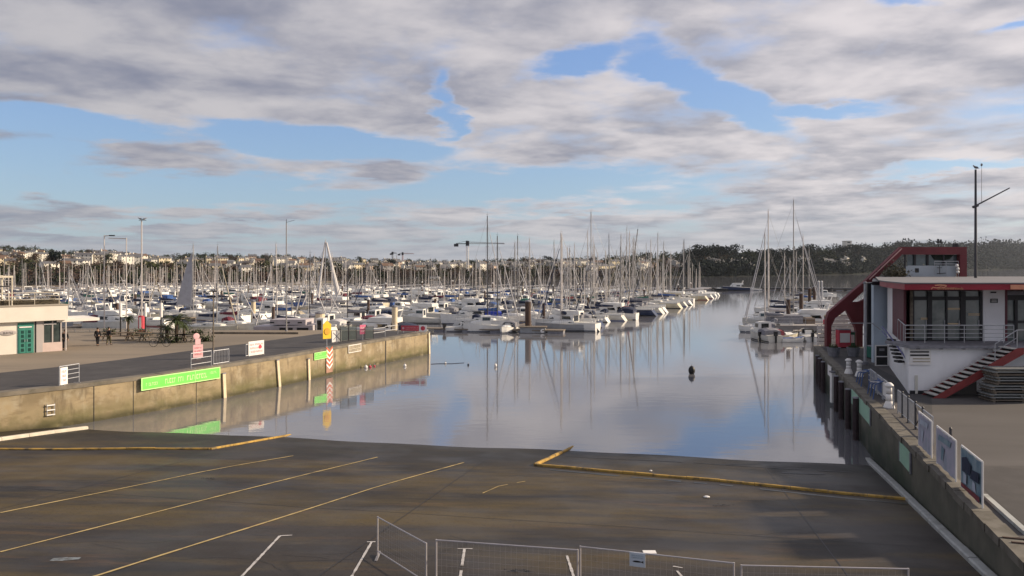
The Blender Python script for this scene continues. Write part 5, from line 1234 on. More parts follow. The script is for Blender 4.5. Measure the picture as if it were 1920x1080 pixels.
    bm_ = part('boom', 'b' + size, mastm, t, lambda: MB().tube((xm - .1, 0, fs + 1.35), (xm - L_ * .36, 0, fs + 1.42), .07, .06, 6))
    def cov():
        mb = MB(); rg = []
        for i in range(7):
            s = i / 6; x = xm - .05 - L_ * .35 * s; r_ = .24 - .11 * s + .015 * math.sin(i * 2.1); z = fs + 1.62 - .04 * s + (.10 if i == 0 else 0)
            rg.append([(x, math.cos(a) * r_ * .7, z + math.sin(a) * r_ * 1.15) for a in [2 * math.pi * j / 8 for j in range(9)]])
        return mb.loft(rg)
    if coverm: part('sail_cover', 'v' + size, coverm, bm_, cov, True)
    if hood:
        def hd():
            mb = MB(); rg = []
            for x, z, w_ in ((-.13, .0, .60), (-.14, .50, .56), (-.09, .62, .54), (-.02, .30, .50)):
                rg.append([(x * L_, B_ * w_ / 2, fs + .35), (x * L_, B_ * w_ / 2 * .9, fs + .4 + z), (x * L_, 0, fs + .52 + z), (x * L_, -B_ * w_ / 2 * .9, fs + .4 + z), (x * L_, -B_ * w_ / 2, fs + .35)])
            return mb.loft(rg)
        part('sprayhood', 'o' + size, coverm or 'cnavy', t, hd)
    return t
def motorboat(kind, loc, rz, hullm, canm, label, group, small=False, tilt=0):
    t = thing('motorboat', loc, label, 'motorboat', group, rz); t.rotation_euler = (tilt, 0, rz)
    L_, B_, fb, fs = {'open': (5.4, 2.1, .95, .65), 'fish': (6.8, 2.5, 1.35, .85), 'cruiser': (10.5, 3.5, 1.7, 1.2), 'rib': (5.6, 2.2, .8, .6)}[kind]
    hl = part('hull', 'H' + kind, hullm, t, lambda: mk_hull(L_, B_, fb, fs, -.05, .3))
    part('waterline_stripe', 'W' + kind, 'navy' if hullm == 'white' else 'black', t, lambda: mk_stripe(L_, B_, fb, fs, .03, .16, -.05))
    part('deck', 'D' + kind, 'deck' if kind != 'rib' else 'cgrey', t, lambda: mk_deck(L_, B_, fb, fs, -.05))
    if kind == 'fish':
        wh = part('wheelhouse', 'C' + kind, 'white', t, lambda: tank(-L_ * .08, L_ * .12, B_ * .72, B_ * .6, fs + .05, fs + 1.55, fs + 1.45, .1))
        def win():
            mb = MB(); 
            for sy in (-1, 1): mb.add([(-L_ * .06, sy * B_ * .366, fs + .85), (L_ * .10, sy * B_ * .325, fs + .85), (L_ * .10, sy * B_ * .31, fs + 1.3), (-L_ * .06, sy * B_ * .352, fs + 1.3)], [(0, 1, 2, 3)])
            mb.add([(L_ * .12 + .14, -B_ * .25, fs + .9), (L_ * .12 + .14, B_ * .25, fs + .9), (L_ * .12 + .035, B_ * .22, fs + 1.35), (L_ * .12 + .035, -B_ * .22, fs + 1.35)], [(0, 1, 2, 3)])
            mb.box(-L_ * .08 - .02, -L_ * .08 - .005, -B_ * .2, B_ * .2, fs + .5, fs + 1.35); return mb
        part('wheelhouse_windows', 'CW' + kind, 'window', wh, win)
        part('foredeck_cabin', 'F' + kind, 'white', t, lambda: tank(L_ * .13, L_ * .33, B_ * .55, B_ * .3, fs + .2, fs + .75, fs + .6))
    if kind == 'open':
        cn = part('console', 'C' + kind, 'white', t, lambda: MB().box(-.3, .25, -.4, .4, fs, fs + .65))
        part('windscreen', 'CW' + kind, 'window', t, lambda: MB().add([(.35, -.75, fs + .25), (.35, .75, fs + .25), (.1, .65, fs + .78), (.1, -.65, fs + .78), (-.5, -.85, fs + .25), (-.5, .85, fs + .25)], [(0, 1, 2, 3), (0, 3, 4), (1, 5, 2)]))
        part('foredeck', 'F' + kind, 'white', t, lambda: tank(L_ * .08, L_ * .32, B_ * .7, B_ * .3, fs + .1, fs + .42, fs + .35))
    if kind == 'rib':
        def tubes():
            mb = MB()
            for sy in (-1, 1): mb.path([(-2.9, sy * .98, .62), (-1, sy * 1.02, .66), (1.0, sy * .95, .75), (2.1, sy * .6, .9), (2.75, 0, 1.0)], .24, 8)
            return mb
        part('inflatable_tubes', 'T' + kind, hullm, t, tubes, True); part('console', 'C' + kind, 'offwhite', t, lambda: MB().box(-.5, .1, -.3, .3, fs, fs + .8))
    if kind == 'cruiser':
        cb = part('cabin', 'C' + kind, 'white', t, lambda: tank(-L_ * .18, L_ * .20, B_ * .80, B_ * .55, fs + .05, fs + 1.15, fs + .95))
        def win():
            mb = MB()
            for sy in (-1, 1): mb.add([(-L_ * .15, sy * B_ * .403, fs + .5), (L_ * .20, sy * B_ * .287, fs + .5), (L_ * .10, sy * B_ * .31, fs + .92), (-L_ * .13, sy * B_ * .398, fs + .98)], [(0, 1, 2, 3)])
            mb.add([(L_ * .2 + .3, -B_ * .21, fs + .2), (L_ * .2 + .3, B_ * .21, fs + .2), (L_ * .2 + .05, B_ * .24, fs + .9), (L_ * .2 + .05, -B_ * .24, fs + .9)], [(0, 1, 2, 3)]); mb.box(-L_ * .18 - .03, -L_ * .18 - .01, -B_ * .3, B_ * .3, fs + .2, fs + 1.0); return mb
        part('cabin_windows', 'CW' + kind, 'window', cb, win)
        def fly():
            mb = MB(); mb.loft([[(x, w_, fs + 1.16), (x + .05, w_, z), (x + .05, -w_, z), (x, -w_, fs + 1.16)] for x, w_, z in ((-L_ * .26, 1.2, fs + 1.75), (0, 1.2, fs + 1.8), (L_ * .10, .9, fs + 1.75), (L_ * .16, .6, fs + 1.3))]); return mb
        part('flybridge', 'F' + kind, 'white', t, fly)
        part('radar_arch', 'A' + kind, 'white', t, lambda: MB().path([(-L_ * .2, -1.25, fs + 1.1), (-L_ * .26, -1.1, fs + 2.7), (-L_ * .26, 1.1, fs + 2.7), (-L_ * .2, 1.25, fs + 1.1)], .09, 6))
    if kind in ('open', 'rib', 'fish'):
        def ob():
            mb = MB(); mb.box(-L_ / 2 - .35, -L_ / 2 + .12, -.17, .17, fs + .05, fs + .55); mb.box(-L_ / 2 - .28, -L_ / 2 - .1, -.09, .09, -.4, fs + .05); return mb
        part('outboard_motor', 'O' + kind, 'black', t, ob)
    if not small:
        def rail():
            mb = MB(); d = deckline(L_, B_, fb, fs, -.05)[5:]
            for side in (0, 1): mb.path([(q[side][0] - .1, q[side][1] * .92, q[side][2] + .4) for q in d], .016, 4); [mb.tube((q[side][0] - .1, q[side][1] * .92, q[side][2]), (q[side][0] - .1, q[side][1] * .92, q[side][2] + .4), .014, .014, 4) for q in d]
            return mb
        if kind != 'rib': part('bow_rail', 'R' + kind, 'steel', t, rail)
    if canm:
        def can():
            mb = MB(); x0, x1, z = {'open': (-.42, .02, .95), 'fish': (-.40, -.10, .9), 'cruiser': (-.46, -.2, 1.1), 'rib': (-.4, .2, .7)}[kind]; rg = []
            for q in range(5):
                s = q / 4; x = L_ * (x0 + (x1 - x0) * s); w_ = B_ * .44; h_ = z * (.55 + .45 * math.sin(s * 2.2 + .4))
                rg.append([(x, w_, fs + .02), (x, w_ * .92, fs + h_ * .8), (x, w_ * .4, fs + h_), (x, -w_ * .4, fs + h_), (x, -w_ * .92, fs + h_ * .8), (x, -w_, fs + .02)])
            return mb.loft(rg)
        part('canvas_cover', 'V' + kind, canm, t, can)
    return t

U = Vector((.367, .930)); V_ = Vector((.930, -.367)); P0 = Vector((10.9, 113.0))
def px_of(p): return 960 + F * p.x / p.y
ordn = lambda n: f"{n}{'th' if 10 <= n % 100 <= 20 else {1: 'st', 2: 'nd', 3: 'rd'}.get(n % 10, 'th')}"
PN = ['first', 'second', 'third', 'fourth', 'fifth', 'sixth', 'seventh', 'eighth', 'ninth']
M['pdeck'] = M['ptimber']
def pontoon(p, q, w_, label, name='floating_pontoon', fingers=None, ang=None):
    p3 = Vector((p.x, p.y, 0)); t = thing(name, p3, label, 'pontoon', rz=math.atan2(q.y - p.y, q.x - p.x)); L_ = (q - p).length
    mb = MB(); mb.box(0, L_, -w_ / 2, w_ / 2, .32, .48); mb.build('deck', 'ptimber', t)
    mb = MB(); x = .4
    while x < L_ - 2: mb.box(x, x + 2.2, -w_ / 2 + .06, w_ / 2 - .06, -.3, .318); x += 4.2
    mb.build('floats', 'cgrey', t)
    if fingers:
        mb = MB()
        for x in fingers:
            for s_ in (-1, 1): mb.box(x, x + .55, *sorted((s_ * (w_ / 2 + .01), s_ * (w_ / 2 + 6.8))), .26, .40)
        mb.build('finger_pontoons', 'ptimber', t)
    return t
spots = []
rb = random.Random(21)
Wp = 31.0
for k in range(8):
    c0_ = P0 - V_ * (11.0 + Wp * k)
    s0, s1 = (0, 158) if k == 0 else (-25, 172)
    # keep the near end behind the quay
    s0 = -25 if k else 0
    while (c0_ + U * s0).y < (101 if k else 113): s0 += 1
    while px_of(c0_ + U * s0) < -60 and s0 < s1: s0 += 2
    if s1 - s0 < 25: continue
    a_ = c0_ + U * (s0 - 2); b_ = c0_ + U * (s1 + 3)
    pontoon(a_, b_, 2.2, f'long timber floating pontoon, {PN[k]} from the open channel' if k else 'long timber floating pontoon nearest the open channel', fingers=[6 + 7.8 * j for j in range(int((s1 - s0) / 7.8))])
    for side in (1, -1):
        s = s0 + rb.uniform(1, 2.5); n = 0
        while s < s1:
            if rb.random() < (.93 if k == 0 else .90):
                spots.append((k, side, s, c0_))
            s += (3.75 if k == 0 else 4.15) * rb.uniform(.94, 1.08)
    for s in [s0 + 9 + j * 26 for j in range(int((s1 - s0) / 26) + 1)]:
        q = c0_ + U * s + V_ * (1.25 if (int(s) % 2) else -1.25)
        if -40 < px_of(q) < 1420:
            t = thing('mooring_pile', (q.x, q.y, -2), 'brown steel mooring pile with a pale cap among the moored boats', 'pile', 'brown mooring piles of the marina pontoons')
            mb = LIB.setdefault('pile_a', None) or MB().tube((0, 0, 0), (0, 0, 5.6), .24, .24, 12).mesh('pile'); LIB['pile_a'] = mb
            if not mb.materials: mb.materials.append(M['pile'])
            o = bpy.data.objects.new('pile_shaft', mb); col.objects.link(o); o.parent = t
            m2 = LIB.get('pile_b') or MB().lathe([(.27, 5.6), (.27, 5.8), (.05, 6.1)], 12).mesh('pile_cap'); LIB['pile_b'] = m2
            if not m2.materials: m2.materials.append(M['board'])
            o = bpy.data.objects.new('pile_cap', m2); col.objects.link(o); o.parent = t
vis = []
for (k, side, s, c) in spots:
    ll = 9.4; p = c + U * s + V_ * side * (1.4 + ll / 2)
    if -25 < px_of(p) < 1400 and p.y > 97: vis.append((p.y, k, side, s, c))
near = {}
vis.sort()
print('boats in view', len(vis))
NB = 290
keep, rest = vis[:NB], vis[NB:]
counter = {}
keep2 = sorted(keep, key=lambda q: (q[1], -q[2], q[3]))
HW = {'white': 'white', 'offwhite': 'off-white', 'cream': 'cream', 'grey': 'grey', 'navy': 'navy', 'blue': 'blue', 'red': 'red', 'green': 'green'}
CW_ = {'cnavy': 'navy', 'cblue': 'blue', 'cgrey': 'grey', 'cbeige': 'beige', 'cmaroon': 'maroon', 'cwhite': 'white', 'cgreen': 'green', 'royal': 'royal blue'}
for (y_, k, side, s, c) in keep2:
    n = counter[(k, side)] = counter.get((k, side), 0) + 1
    where = f"{ordn(n)} along the {'channel' if side > 0 else 'inner'} side of the {PN[k]} pontoon"
    sail = rb.random() < (.86 if k == 0 else .50 if y_ > 150 else .44)
    hm = rb.choices(['white', 'offwhite', 'cream', 'grey', 'navy', 'blue', 'red', 'green'], ([34, 24, 7, 12, 12, 6, 3, 2] if k else [60, 22, 6, 4, 4, 1, 2, 1]))[0]
    cm_ = rb.choices(['cnavy', 'cblue', 'cgrey', 'cbeige', 'cmaroon', 'cwhite', 'cgreen'], [30, 18, 24, 8, 8, 8, 4])[0]
    bow = -V_ * side
    if rb.random() < .18: bow = -bow
    if sail:
        size = rb.choices('sml', [3, 6, 3] if k == 0 else [4, 5, 2])[0]; L_ = {'s': 7.4, 'm': 9.4, 'l': 11.8}[size]
        p = c + U * s + V_ * side * (1.9 + L_ / 2)
        sailboat(size, (p.x, p.y, rb.uniform(-.04, .03)), math.atan2(bow.y, bow.x) + rb.uniform(-.03, .03), hm, cm_ if rb.random() < .95 else None, f"{HW[hm]} yacht with {CW_[cm_]} canvas, {where}", None,
                 jib=rb.choice(['cwhite', 'cwhite', 'cwhite', 'cwhite', 'cgrey', 'cbeige', 'cnavy', None, None]), mastm=rb.choices(['alu', 'palespar', 'darkspar'], [8, 7, 1.8])[0], hood=rb.random() < .6,
                 stripe=rb.choice(['black', 'navy', 'red', 'blue', 'black']), mh=({'s': 9, 'm': 12, 'l': 15} if k == 0 else {'s': 6, 'm': 7, 'l': 9})[size] + rb.choice([-1, -1, 0, 0, 0, 1, 1, 4]), thin=k > 0, tilt=rb.uniform(-.03, .03), small=y_ > 235)
    else:
        kind = rb.choices(['open', 'fish', 'cruiser', 'rib'], [4, 5, 2, 1])[0]; L_ = {'open': 5.4, 'fish': 6.8, 'cruiser': 10.5, 'rib': 5.6}[kind]
        p = c + U * s + V_ * side * (1.9 + L_ / 2); can = cm_ if rb.random() < .75 else None
        kw = {'open': 'open motorboat', 'fish': 'wheelhouse fishing boat', 'cruiser': 'flybridge motor cruiser', 'rib': 'inflatable boat'}[kind]
        motorboat(kind, (p.x, p.y, 0), math.atan2(bow.y, bow.x) + rb.uniform(-.05, .05), hm if kind != 'rib' else rb.choice(['grey', 'black', 'navy']), can, f"{'' if kind == 'rib' else HW[hm] + ' '}{kw}{' under ' + CW_[cm_] + ' canvas' if can else ''}, {where}", None, small=y_ > 235, tilt=rb.uniform(-.02, .02))
# the farthest boats beyond the first three hundred: one mass
if rest:
    hulls, spars = MB(), MB()
    for (y_, k, side, s, c) in rest:
        ll = rb.choice([7.4, 9.4, 9.4, 11]); p = c + U * s + V_ * side * (1.9 + ll / 2); bow = -V_ * side; per = Vector((-bow.y, bow.x))
        vs, fs_ = [], []
        tmp = MB().loft(hullrings(ll, ll * .33, 1.2, 1.0, .3, .6)); tmp.add(*[list(q) for q in (mk_deck(ll, ll * .33, 1.2, 1.0, .6).v, mk_deck(ll, ll * .33, 1.2, 1.0, .6).f)]); tk = tank(-ll * .1, ll * .23, ll * .2, ll * .13, 1.05, 1.55, 1.4); tmp.add(tk.v, tk.f)
        hulls.add([(p.x + bow.x * a + per.x * b, p.y + bow.y * a + per.y * b, z) for a, b, z in tmp.v], tmp.f)
        h_ = rb.uniform(9, 14); m0 = Vector((p.x + bow.x * .9, p.y + bow.y * .9, 1.3)); h_ *= .72; spars.tube(m0, m0 + Vector((rb.uniform(-.3, .3), 0, h_)), .08, .06, 6)
        e_ = Vector((p.x - bow.x * ll * .27, p.y - bow.y * ll * .27, 2.5)); spars.tube(m0 + Vector((0, 0, 1.2)), e_, .2, .12, 6)
    nf_ = len(hulls.f); hulls.add(spars.v, spars.f); fl = hulls.build('distant_fleet', 'white'); fl.data.materials.append(M['palespar'])
    for p_ in list(fl.data.polygons)[nf_:]: p_.material_index = 1
    tag(fl, 'the farthest moored yachts at the back of the marina, seen as one mass', 'boats', kind='stuff')

# particular boats seen in the photograph
p = at(1056, 620.5); sailboat('m', (p.x + .6, p.y, 0), math.atan2(.05, -1), 'grey', 'cnavy', 'long pale grey yacht lying broadside at the near end of the marina', None, mastm='palespar', mh=13, hood=False)
p = at(1160, 605); sailboat('l', (p.x + 3, p.y + 12, 0), R(80), 'cream', 'cmaroon', 'yacht with the tallest black raked mast, close to the channel edge', None, mastm='darkspar', mh=15, hood=True, tilt=.13)
M['mauve'] = mat('mauve_barge', (.46, .42, .44), .6, .15, 1)
q = Vector(W(497, 600, 89.0)); t = thing('moored_barge', (W(547, 600, 89).x, 89, 0), 'pale mauve flat-topped barge with dark openings behind the quay', 'barge', rz=R(-3)); hw_ = 49 * 89 / F
mb = MB(); mb.loft([[(x, y, z) for y, z in ((-1.6, -.3), (-1.75, z2), (1.75, z2), (1.6, -.3))] for x, z2 in ((-hw_ - .8, 2.75), (-hw_ + .5, 2.75), (hw_ - .2, 2.9), (hw_, 2.9))]); fixn(mb.build('hull', 'mauve', t))
mb = MB(); mb.box(-hw_ + 1, hw_ - .9, -1.5, 1.5, 2.92, 3.5); ch = mb.build('deckhouse', 'mauve', t)
mb = MB(); [mb.box(x, x + w_, -1.79, -1.757, z0, z1) for x, w_, z0, z1 in ((-.8, .7, 2.1, 2.62), (.2, .5, 2.1, 2.62), (1.2, 1.3, 2.1, 2.62))]; mb.build('dark_opening', 'black', t)
mb = MB(); [mb.box(x, x + .5, -1.52, -1.503, 3.1, 3.25) for x in (-2, -.2, 1.2)]; mb.build('slot_window', 'black', ch)
mb = MB(); mb.box(hw_ + .05, hw_ + .9, -.8, .9, 0.2, 3.6); mb.build('end_cabin', 'white', t); mb = MB(); mb.box(hw_ + .2, hw_ + .7, -.83, -.802, 2.3, 3.4); mb.build('end_window', 'window', t)
p = W(712, 612, 100); motorboat('cruiser', (p.x, 100, 0), R(172), 'white', 'cnavy', 'large white motor cruiser with black windows behind the quay barriers', None)
p = W(713, 600, 100.0)
for (px, py, kd, rz_, hm, cn_, lab) in ((868, 621, 'open', 20, 'white', None, 'small white open boat, leftmost in front of the near pontoon'), (912, 622, 'fish', 190, 'white', None, 'white cabin boat with grey windscreen, middle of the near pontoon front'), (953, 623, 'open', 250, 'white', 'cgrey', 'small boat under a grey cover, right of the near pontoon front'), (885, 607, 'cruiser', 186, 'white', 'royal', 'white cruiser under a bright royal blue cover'), (790, 606, 'fish', 170, 'offwhite', None, 'off-white wheelhouse boat left of the tip of the quay')):
    p = at(px, py); motorboat(kd, (p.x, p.y, 0), R(rz_), hm, cn_, lab, None)
pontoon(Vector((-24, 116.6)), Vector((7.5, 110.6)), 2.4, 'access pontoon crossing the near end of the marina behind the quay tip')
pontoon(Vector((-110, 96.0)), Vector((-24.2, 98.6)), 2.4, 'access pontoon running left behind the sandy quay')
t = thing('pontoon_end_float', at(994, 624), 'short thick pontoon end with a white tank below the brown pile', 'pontoon', rz=R(-5)); mb = MB(); mb.box(-1.4, 2.2, -.8, .8, .05, .8); mb.build('float', 'grey', t); mb = MB(); mb.box(-1.6, 2.4, -1, 1, .802, .95); mb.build('deck', 'ptimber', t); mb = MB(); mb.tube((1.8, -.95, .35), (1.8, -.81, .35), .3); mb.build('white_tank', 'board', t)
for px, top, Y, r_, lab, cap in ((990, 566, 112, .42, 'thick brown pile standing at the near corner of the marina', 'pile'), (740, 576, 98, .35, 'pale pile rising behind the quay barriers, right of the motor cruiser', 'cream_fender'), (600, 588, 92, .55, 'broad pale pile right of the mauve barge', 'cream_fender'), (475, 566, 120, .35, 'pale capped pile left of the tall vane mast', 'cream_fender'), (1183, 560, 165, .3, 'dark pile among the yachts near the channel', 'pile')):
    p = W(px, top, Y); t = thing('mooring_pile', (p.x, Y, -2), lab, 'pile'); mb = MB(); mb.tube((0, 0, 0), (0, 0, p.z + 2), r_, r_, 14); mb.build('pile_shaft', bpy.data.materials['cream_fender'] if cap != 'pile' else 'pile', t); mb = MB(); mb.lathe([(r_ * 1.1, p.z + 2), (r_ * 1.1, p.z + 2.12), (.1, p.z + 2.3)], 14); mb.build('pile_cap', 'cgrey', t)
# hoisted grey sail
p = W(352, 590, 140); t = sailboat('m', (p.x, 140, 0), R(10), 'white', None, 'yacht with its tall grey sail hoisted, left of the centre of the marina', None, jib=None, mh=12)
mb = MB(); n = 8; rg = []
for i in range(n + 1): s_ = i / n; rg.append([(.8 - .05 * s_, 0, 2.6 + 9.5 * s_), (.8 - (1 - s_) * 1.3 - .1, .22 * math.sin(s_ * 3), 2.6 + 9.5 * s_), (.7 - (1 - s_) ** .8 * 2.7, .05, 2.6 + 9.5 * s_)])
mb.loft(rg, cap=False); o = mb.build('mainsail', mat('grey_sail', (.40, .40, .44), .9, .15, 1.0), t); so2 = o.modifiers.new('s', 'SOLIDIFY'); so2.thickness = .02
p = W(622, 590, 150); t = sailboat('l', (p.x, 150, 0), R(200), 'white', 'cgrey', 'large yacht with two pale partly furled sails near the centre left', None, mh=13, mastm='palespar')
mb = MB(); mb.tube((1.0, 0, 14.2), (-1.2, .2, 4), .15, .5, 8); mb.tube((1.3, 0, 14.2), (2.6, 0, 3.5), .1, .35, 8); mb.build('loose_sails', 'cwhite', t)
# very tall thin masts
for px, top, base, lab, mh_, sz in ((1108, 402, 600, 'tall thin-masted yacht, highest mast of the main marina', 20, 'l'), (968, 445, 590, 'yacht with a tall dark thin mast left of the marina corner', 15, 'm')):
    Y = 143 if px == 1108 else 150; p = W(px, base, Y); sailboat(sz, (p.x + 1.2, Y, 0), R(175), 'white', 'cnavy', lab, None, mastm='alu' if px == 1108 else 'darkspar', mh=round((500 - top) * Y / F + H - 1.6), jib=None)

# right-hand pontoon with its boats
ra_, rb_ = Vector((40.5, 108)), Vector((40.5, 108)) + U * 150
pontoon(ra_, rb_, 2.4, 'floating pontoon in the channel left of the red frame', fingers=[8 + 9 * j for j in range(15)])
qq = at(1503, 622); t = thing('work_pontoon', (qq.x, qq.y, 0), 'broad grey work platform moored at the near end of the right pontoon', 'pontoon', rz=R(-4))
mb = MB(); mb.box(-4.6, 7.4, -2.0, 7.5, -.2, .95); mb.build('hull', mat('grey_brown_steel', (.26, .24, .23), .8, .2, 1), t); mb = MB(); mb.box(-4.65, 7.45, -2.05, 7.55, .952, 1.05); mb.build('deck', mat('grey_deck', (.36, .34, .33), .8, .15, 1), t); mb = MB(); mb.box(-4.2, .5, 1, 4.5, 1.052, 2.3); mb.build('locker', 'cgrey', t); mb = MB(); mb.box(1.2, 2.4, 1.5, 3.4, 1.052, 1.9); mb.build('crate', 'wood3', t); mb = MB(); mb.box(3.4, 4.2, 0, 1.1, 1.052, 1.7); mb.build('red_box', 'bred', t)
mb = MB(); [mb.tube((x, -1.9, 1.05), (x, -1.9, 2.0), .03) for x in (-4.4, -2.2, 0, 2.2, 4.4, 7.2)]; mb.tube((-4.4, -1.9, 2.0), (7.2, -1.9, 2.0), .03); mb.tube((-4.4, -1.9, 1.55), (7.2, -1.9, 1.55), .02); mb.build('handrail', 'steel', t)
a_, b_ = at(1560, 622), at(1625, 616); t = thing('gangway', (W(1545, 620, 100).x, 100, .6), 'grey railed gangway from the right pontoon towards the quay', 'gangway', rz=R(-28)); mb = MB()
mb.box(0, 14, -.6, .6, .3, .45); mb.build('walkway', 'cgrey', t); mb = MB()
for sy in (-.6, .6):
    mb.tube((0, sy, 1.45), (14, sy, 1.45), .035); mb.tube((0, sy, .95), (14, sy, .95), .025); [mb.tube((x * 1.4, sy, .4), (x * 1.4, sy, 1.45), .025) for x in range(11)]
mb.build('railings', 'steel', t)
for (px, Y, what, rz_, hm, cn_, mh_, lab) in (
    (1431, 100, 'fish', 97, 'offwhite', 'cgrey', 0, 'grey canvas-covered motorboat seen from astern at the near left corner of the right pontoon'),
    (1421, 112, 'open', 170, 'white', 'cgrey', 0, 'grey covered open boat behind the nearest right pontoon motorboat'),
    (1434, 122, 'fish', 165, 'offwhite', 'cmaroon', 0, 'off-white motorboat with maroon canvas on the right pontoon'),
    (1462, 99, 'open', 15, 'cream', 'cmaroon', 0, 'cream open boat with maroon cover left of the dinghy'),
    (1515, 100, 'open', 80, 'white', None, 0, 'white open boat seen from astern right of the dinghy'),
    (1541, 103, 'rib', 20, 'black', None, 0, 'black inflatable boat right of the work platform'),
    (1489, 135, 'fish', 160, 'white', 'cnavy', 0, 'white boat with navy cover left of the dark piles'),
    (1449, 158, 's', 160, 'white', 'cnavy', 11, 'small white yacht with navy cover at an inner berth of the right pontoon'),
    (1510, 166, 's', 340, 'white', 'cbeige', 12, 'small white yacht with beige cover right of the dark piles'),
    (1486, 97.5, 'rib2', 12, 'board', None, 0, 'small white and blue dinghy in front of the grey work platform'),
    (1444, 114, 's', 155, 'grey', 'cgrey', 13, 'grey yacht moored behind the grey motorboat, tall pale mast'),
    (1452, 124, 'm', 160, 'white', 'cwhite', 17, 'white yacht on the right pontoon with the left of two tall masts'),
    (1474, 130, 'l', 335, 'white', 'cnavy', 19, 'white yacht on the right pontoon under the tallest dark mast'),
    (1462, 146, 'fish', 160, 'white', None, 0, 'white wheelhouse boat midway along the right pontoon'),
    (1496, 150, 'm', 338, 'white', 'cgrey', 14, 'white yacht with grey cover halfway along the right pontoon'),
    (1478, 165, 's', 160, 'offwhite', 'cbeige', 11, 'off-white small yacht with beige cover on the right pontoon'),
    (1517, 118, 'cruiser', 170, 'offwhite', 'cbeige', 0, 'pale cruiser with beige canvas right of the dark piles'),
    (1532, 132, 'fish', 340, 'cream', None, 0, 'cream wheelhouse boat on the outer side of the right pontoon'),
    (1530, 150, 'cruiser', 175, 'white', None, 0, 'white cruiser on the outer side of the right pontoon'),
    (1541, 172, 'fish', 175, 'white', None, 0, 'white motorboat with dark windows at the far outer berth'),
    (1512, 182, 's', 160, 'white', 'cblue', 10, 'white small yacht with blue cover toward the far end of the right pontoon'),
    (1500, 205, 'm', 160, 'white', 'cgrey', 12, 'white yacht at the far inner berth of the right pontoon'),
    (1527, 218, 'open', 340, 'white', None, 0, 'tiny white open boat near the far end of the right pontoon'),
    (1546, 235, 'fish', 340, 'white', 'cgrey', 0, 'farthest white boat of the right pontoon'),
    (1487, 192, 's', 160, 'navy', 'cnavy', 10, 'navy small yacht on the inner side of the right pontoon')):
    p = Vector(((px - 960) * Y / F, Y, 0))
    if what in 'sml': sailboat(what, p, R(rz_), hm, cn_, lab, None, mh=mh_, mastm='palespar' if 'dark' not in lab else 'alu', jib='cwhite')
    elif what == 'rib2':
        t = thing('dinghy', p, lab, 'dinghy', rz=R(rz_)); 
        part('hull', 'dinghy_h', 'white', t, lambda: mk_hull(3.4, 1.5, .62, .5, 0, .15)); part('deck', 'dinghy_d', 'blue', t, lambda: mk_deck(3.2, 1.25, .62, .5, 0)); part('thwart', 'dinghy_t', 'board', t, lambda: MB().box(-.2, .1, -.6, .6, .6, .66))
    else: motorboat(what, p, R(rz_), hm, cn_, lab, None)
for px, top, Y in ((1478, 562, 118), (1502, 551, 128), (1518, 541, 150), (1527, 538, 160)):
    p = W(px, top, Y); t = thing('mooring_pile', (p.x, Y, -2), 'dark brown pile standing among the boats of the right pontoon', 'pile', 'dark piles of the right pontoon'); mb = MB(); mb.tube((0, 0, 0), (0, 0, p.z + 2), .3, .3, 12); mb.build('pile_shaft', 'pile', t); mb = MB(); mb.lathe([(.34, p.z + 2), (.34, p.z + 2.12), (.05, p.z + 2.3)], 12); mb.build('pile_cap', 'cgrey', t)
for px, Y, l_ in ((1535, 165, 6), (1541, 170, 6)):
    p = W(px, 528, Y); t = thing('mooring_pile', (p.x, Y, -2), 'pale slender pile at the outer side of the right pontoon', 'pile', 'pale slender piles by the right pontoon'); mb = MB(); mb.tube((0, 0, 0), (0, 0, p.z + 2), .22, .22, 12); mb.build('pile_shaft', 'steel', t); mb = MB(); mb.lathe([(.26, p.z + 2), (.05, p.z + 2.2)], 12); mb.build('pile_cap', 'board', t)
# breakwater pontoon across the channel mouth
t = pontoon(Vector((66, 318)), Vector((190, 300)), 4.5, 'long dark floating breakwater across the far mouth of the channel', 'breakwater_pontoon'); mb = MB(); mb.box(0, 125, -2.3, 2.3, .482, .95); mb.build('fender_beam', 'black', t)
for px, rz_, lab, hm in ((1352, 175, 'low dark launch moored at the left of the far breakwater', 'black'), (1380, 170, 'second low dark launch on the far breakwater', 'navy'), (1415, 178, 'white launch on the far breakwater', 'white'), (1545, 175, 'dark launch on the far breakwater right of the piles', 'black')):
    Y = 308; motorboat('cruiser' if px == 1380 else 'open', ((px - 960) * Y / F, Y, 0), R(rz_), hm, None, lab, None, small=True)
# buoys
def buoy(px, py, r_, m_, label, tall=0):
    p = at(px, py); t = thing('mooring_buoy', p, label, 'buoy'); mb = MB(); mb.ball((0, 0, r_ * .55 + tall * .4), r_, r_, r_ * (1 + tall), 14, 9); mb.build('float', m_, t, smooth=True)
    mb = MB(); z = r_ * 1.5 + tall * (r_ + .4); mb.tube((0, 0, z - .1), (0, 0, z + .06), .04); mb.tube((0, -.06, z + .1), (0, .06, z + .1), .03); mb.build('ring', 'steel', t)
buoy(1297, 701, .30, 'black', 'black mooring buoy alone in the open channel', .35)
buoy(929, 688, .14, 'board', 'white buoy in the water left of the mast reflections', .2)
for px, py, m_, lab, r_ in ((878, 685, 'cnavy', 'small dark buoy left of the white one', .1), (835, 682, 'board', 'small pale buoy just off the quay tip', .1), (759, 687, 'board', 'pale round buoy in the reflection of the quay wall', .15), (686, 690, 'board', 'white buoy touching the quay wall waterline', .17), (694, 689, 'bred', 'red buoy right beside the white one at the wall', .13), (702, 687.5, 'bred', 'second small red buoy at the wall', .1), (584, 709, 'bred', 'tiny red buoy near the fender left of the chevrons', .1)): buoy(px, py, r_, m_, lab)
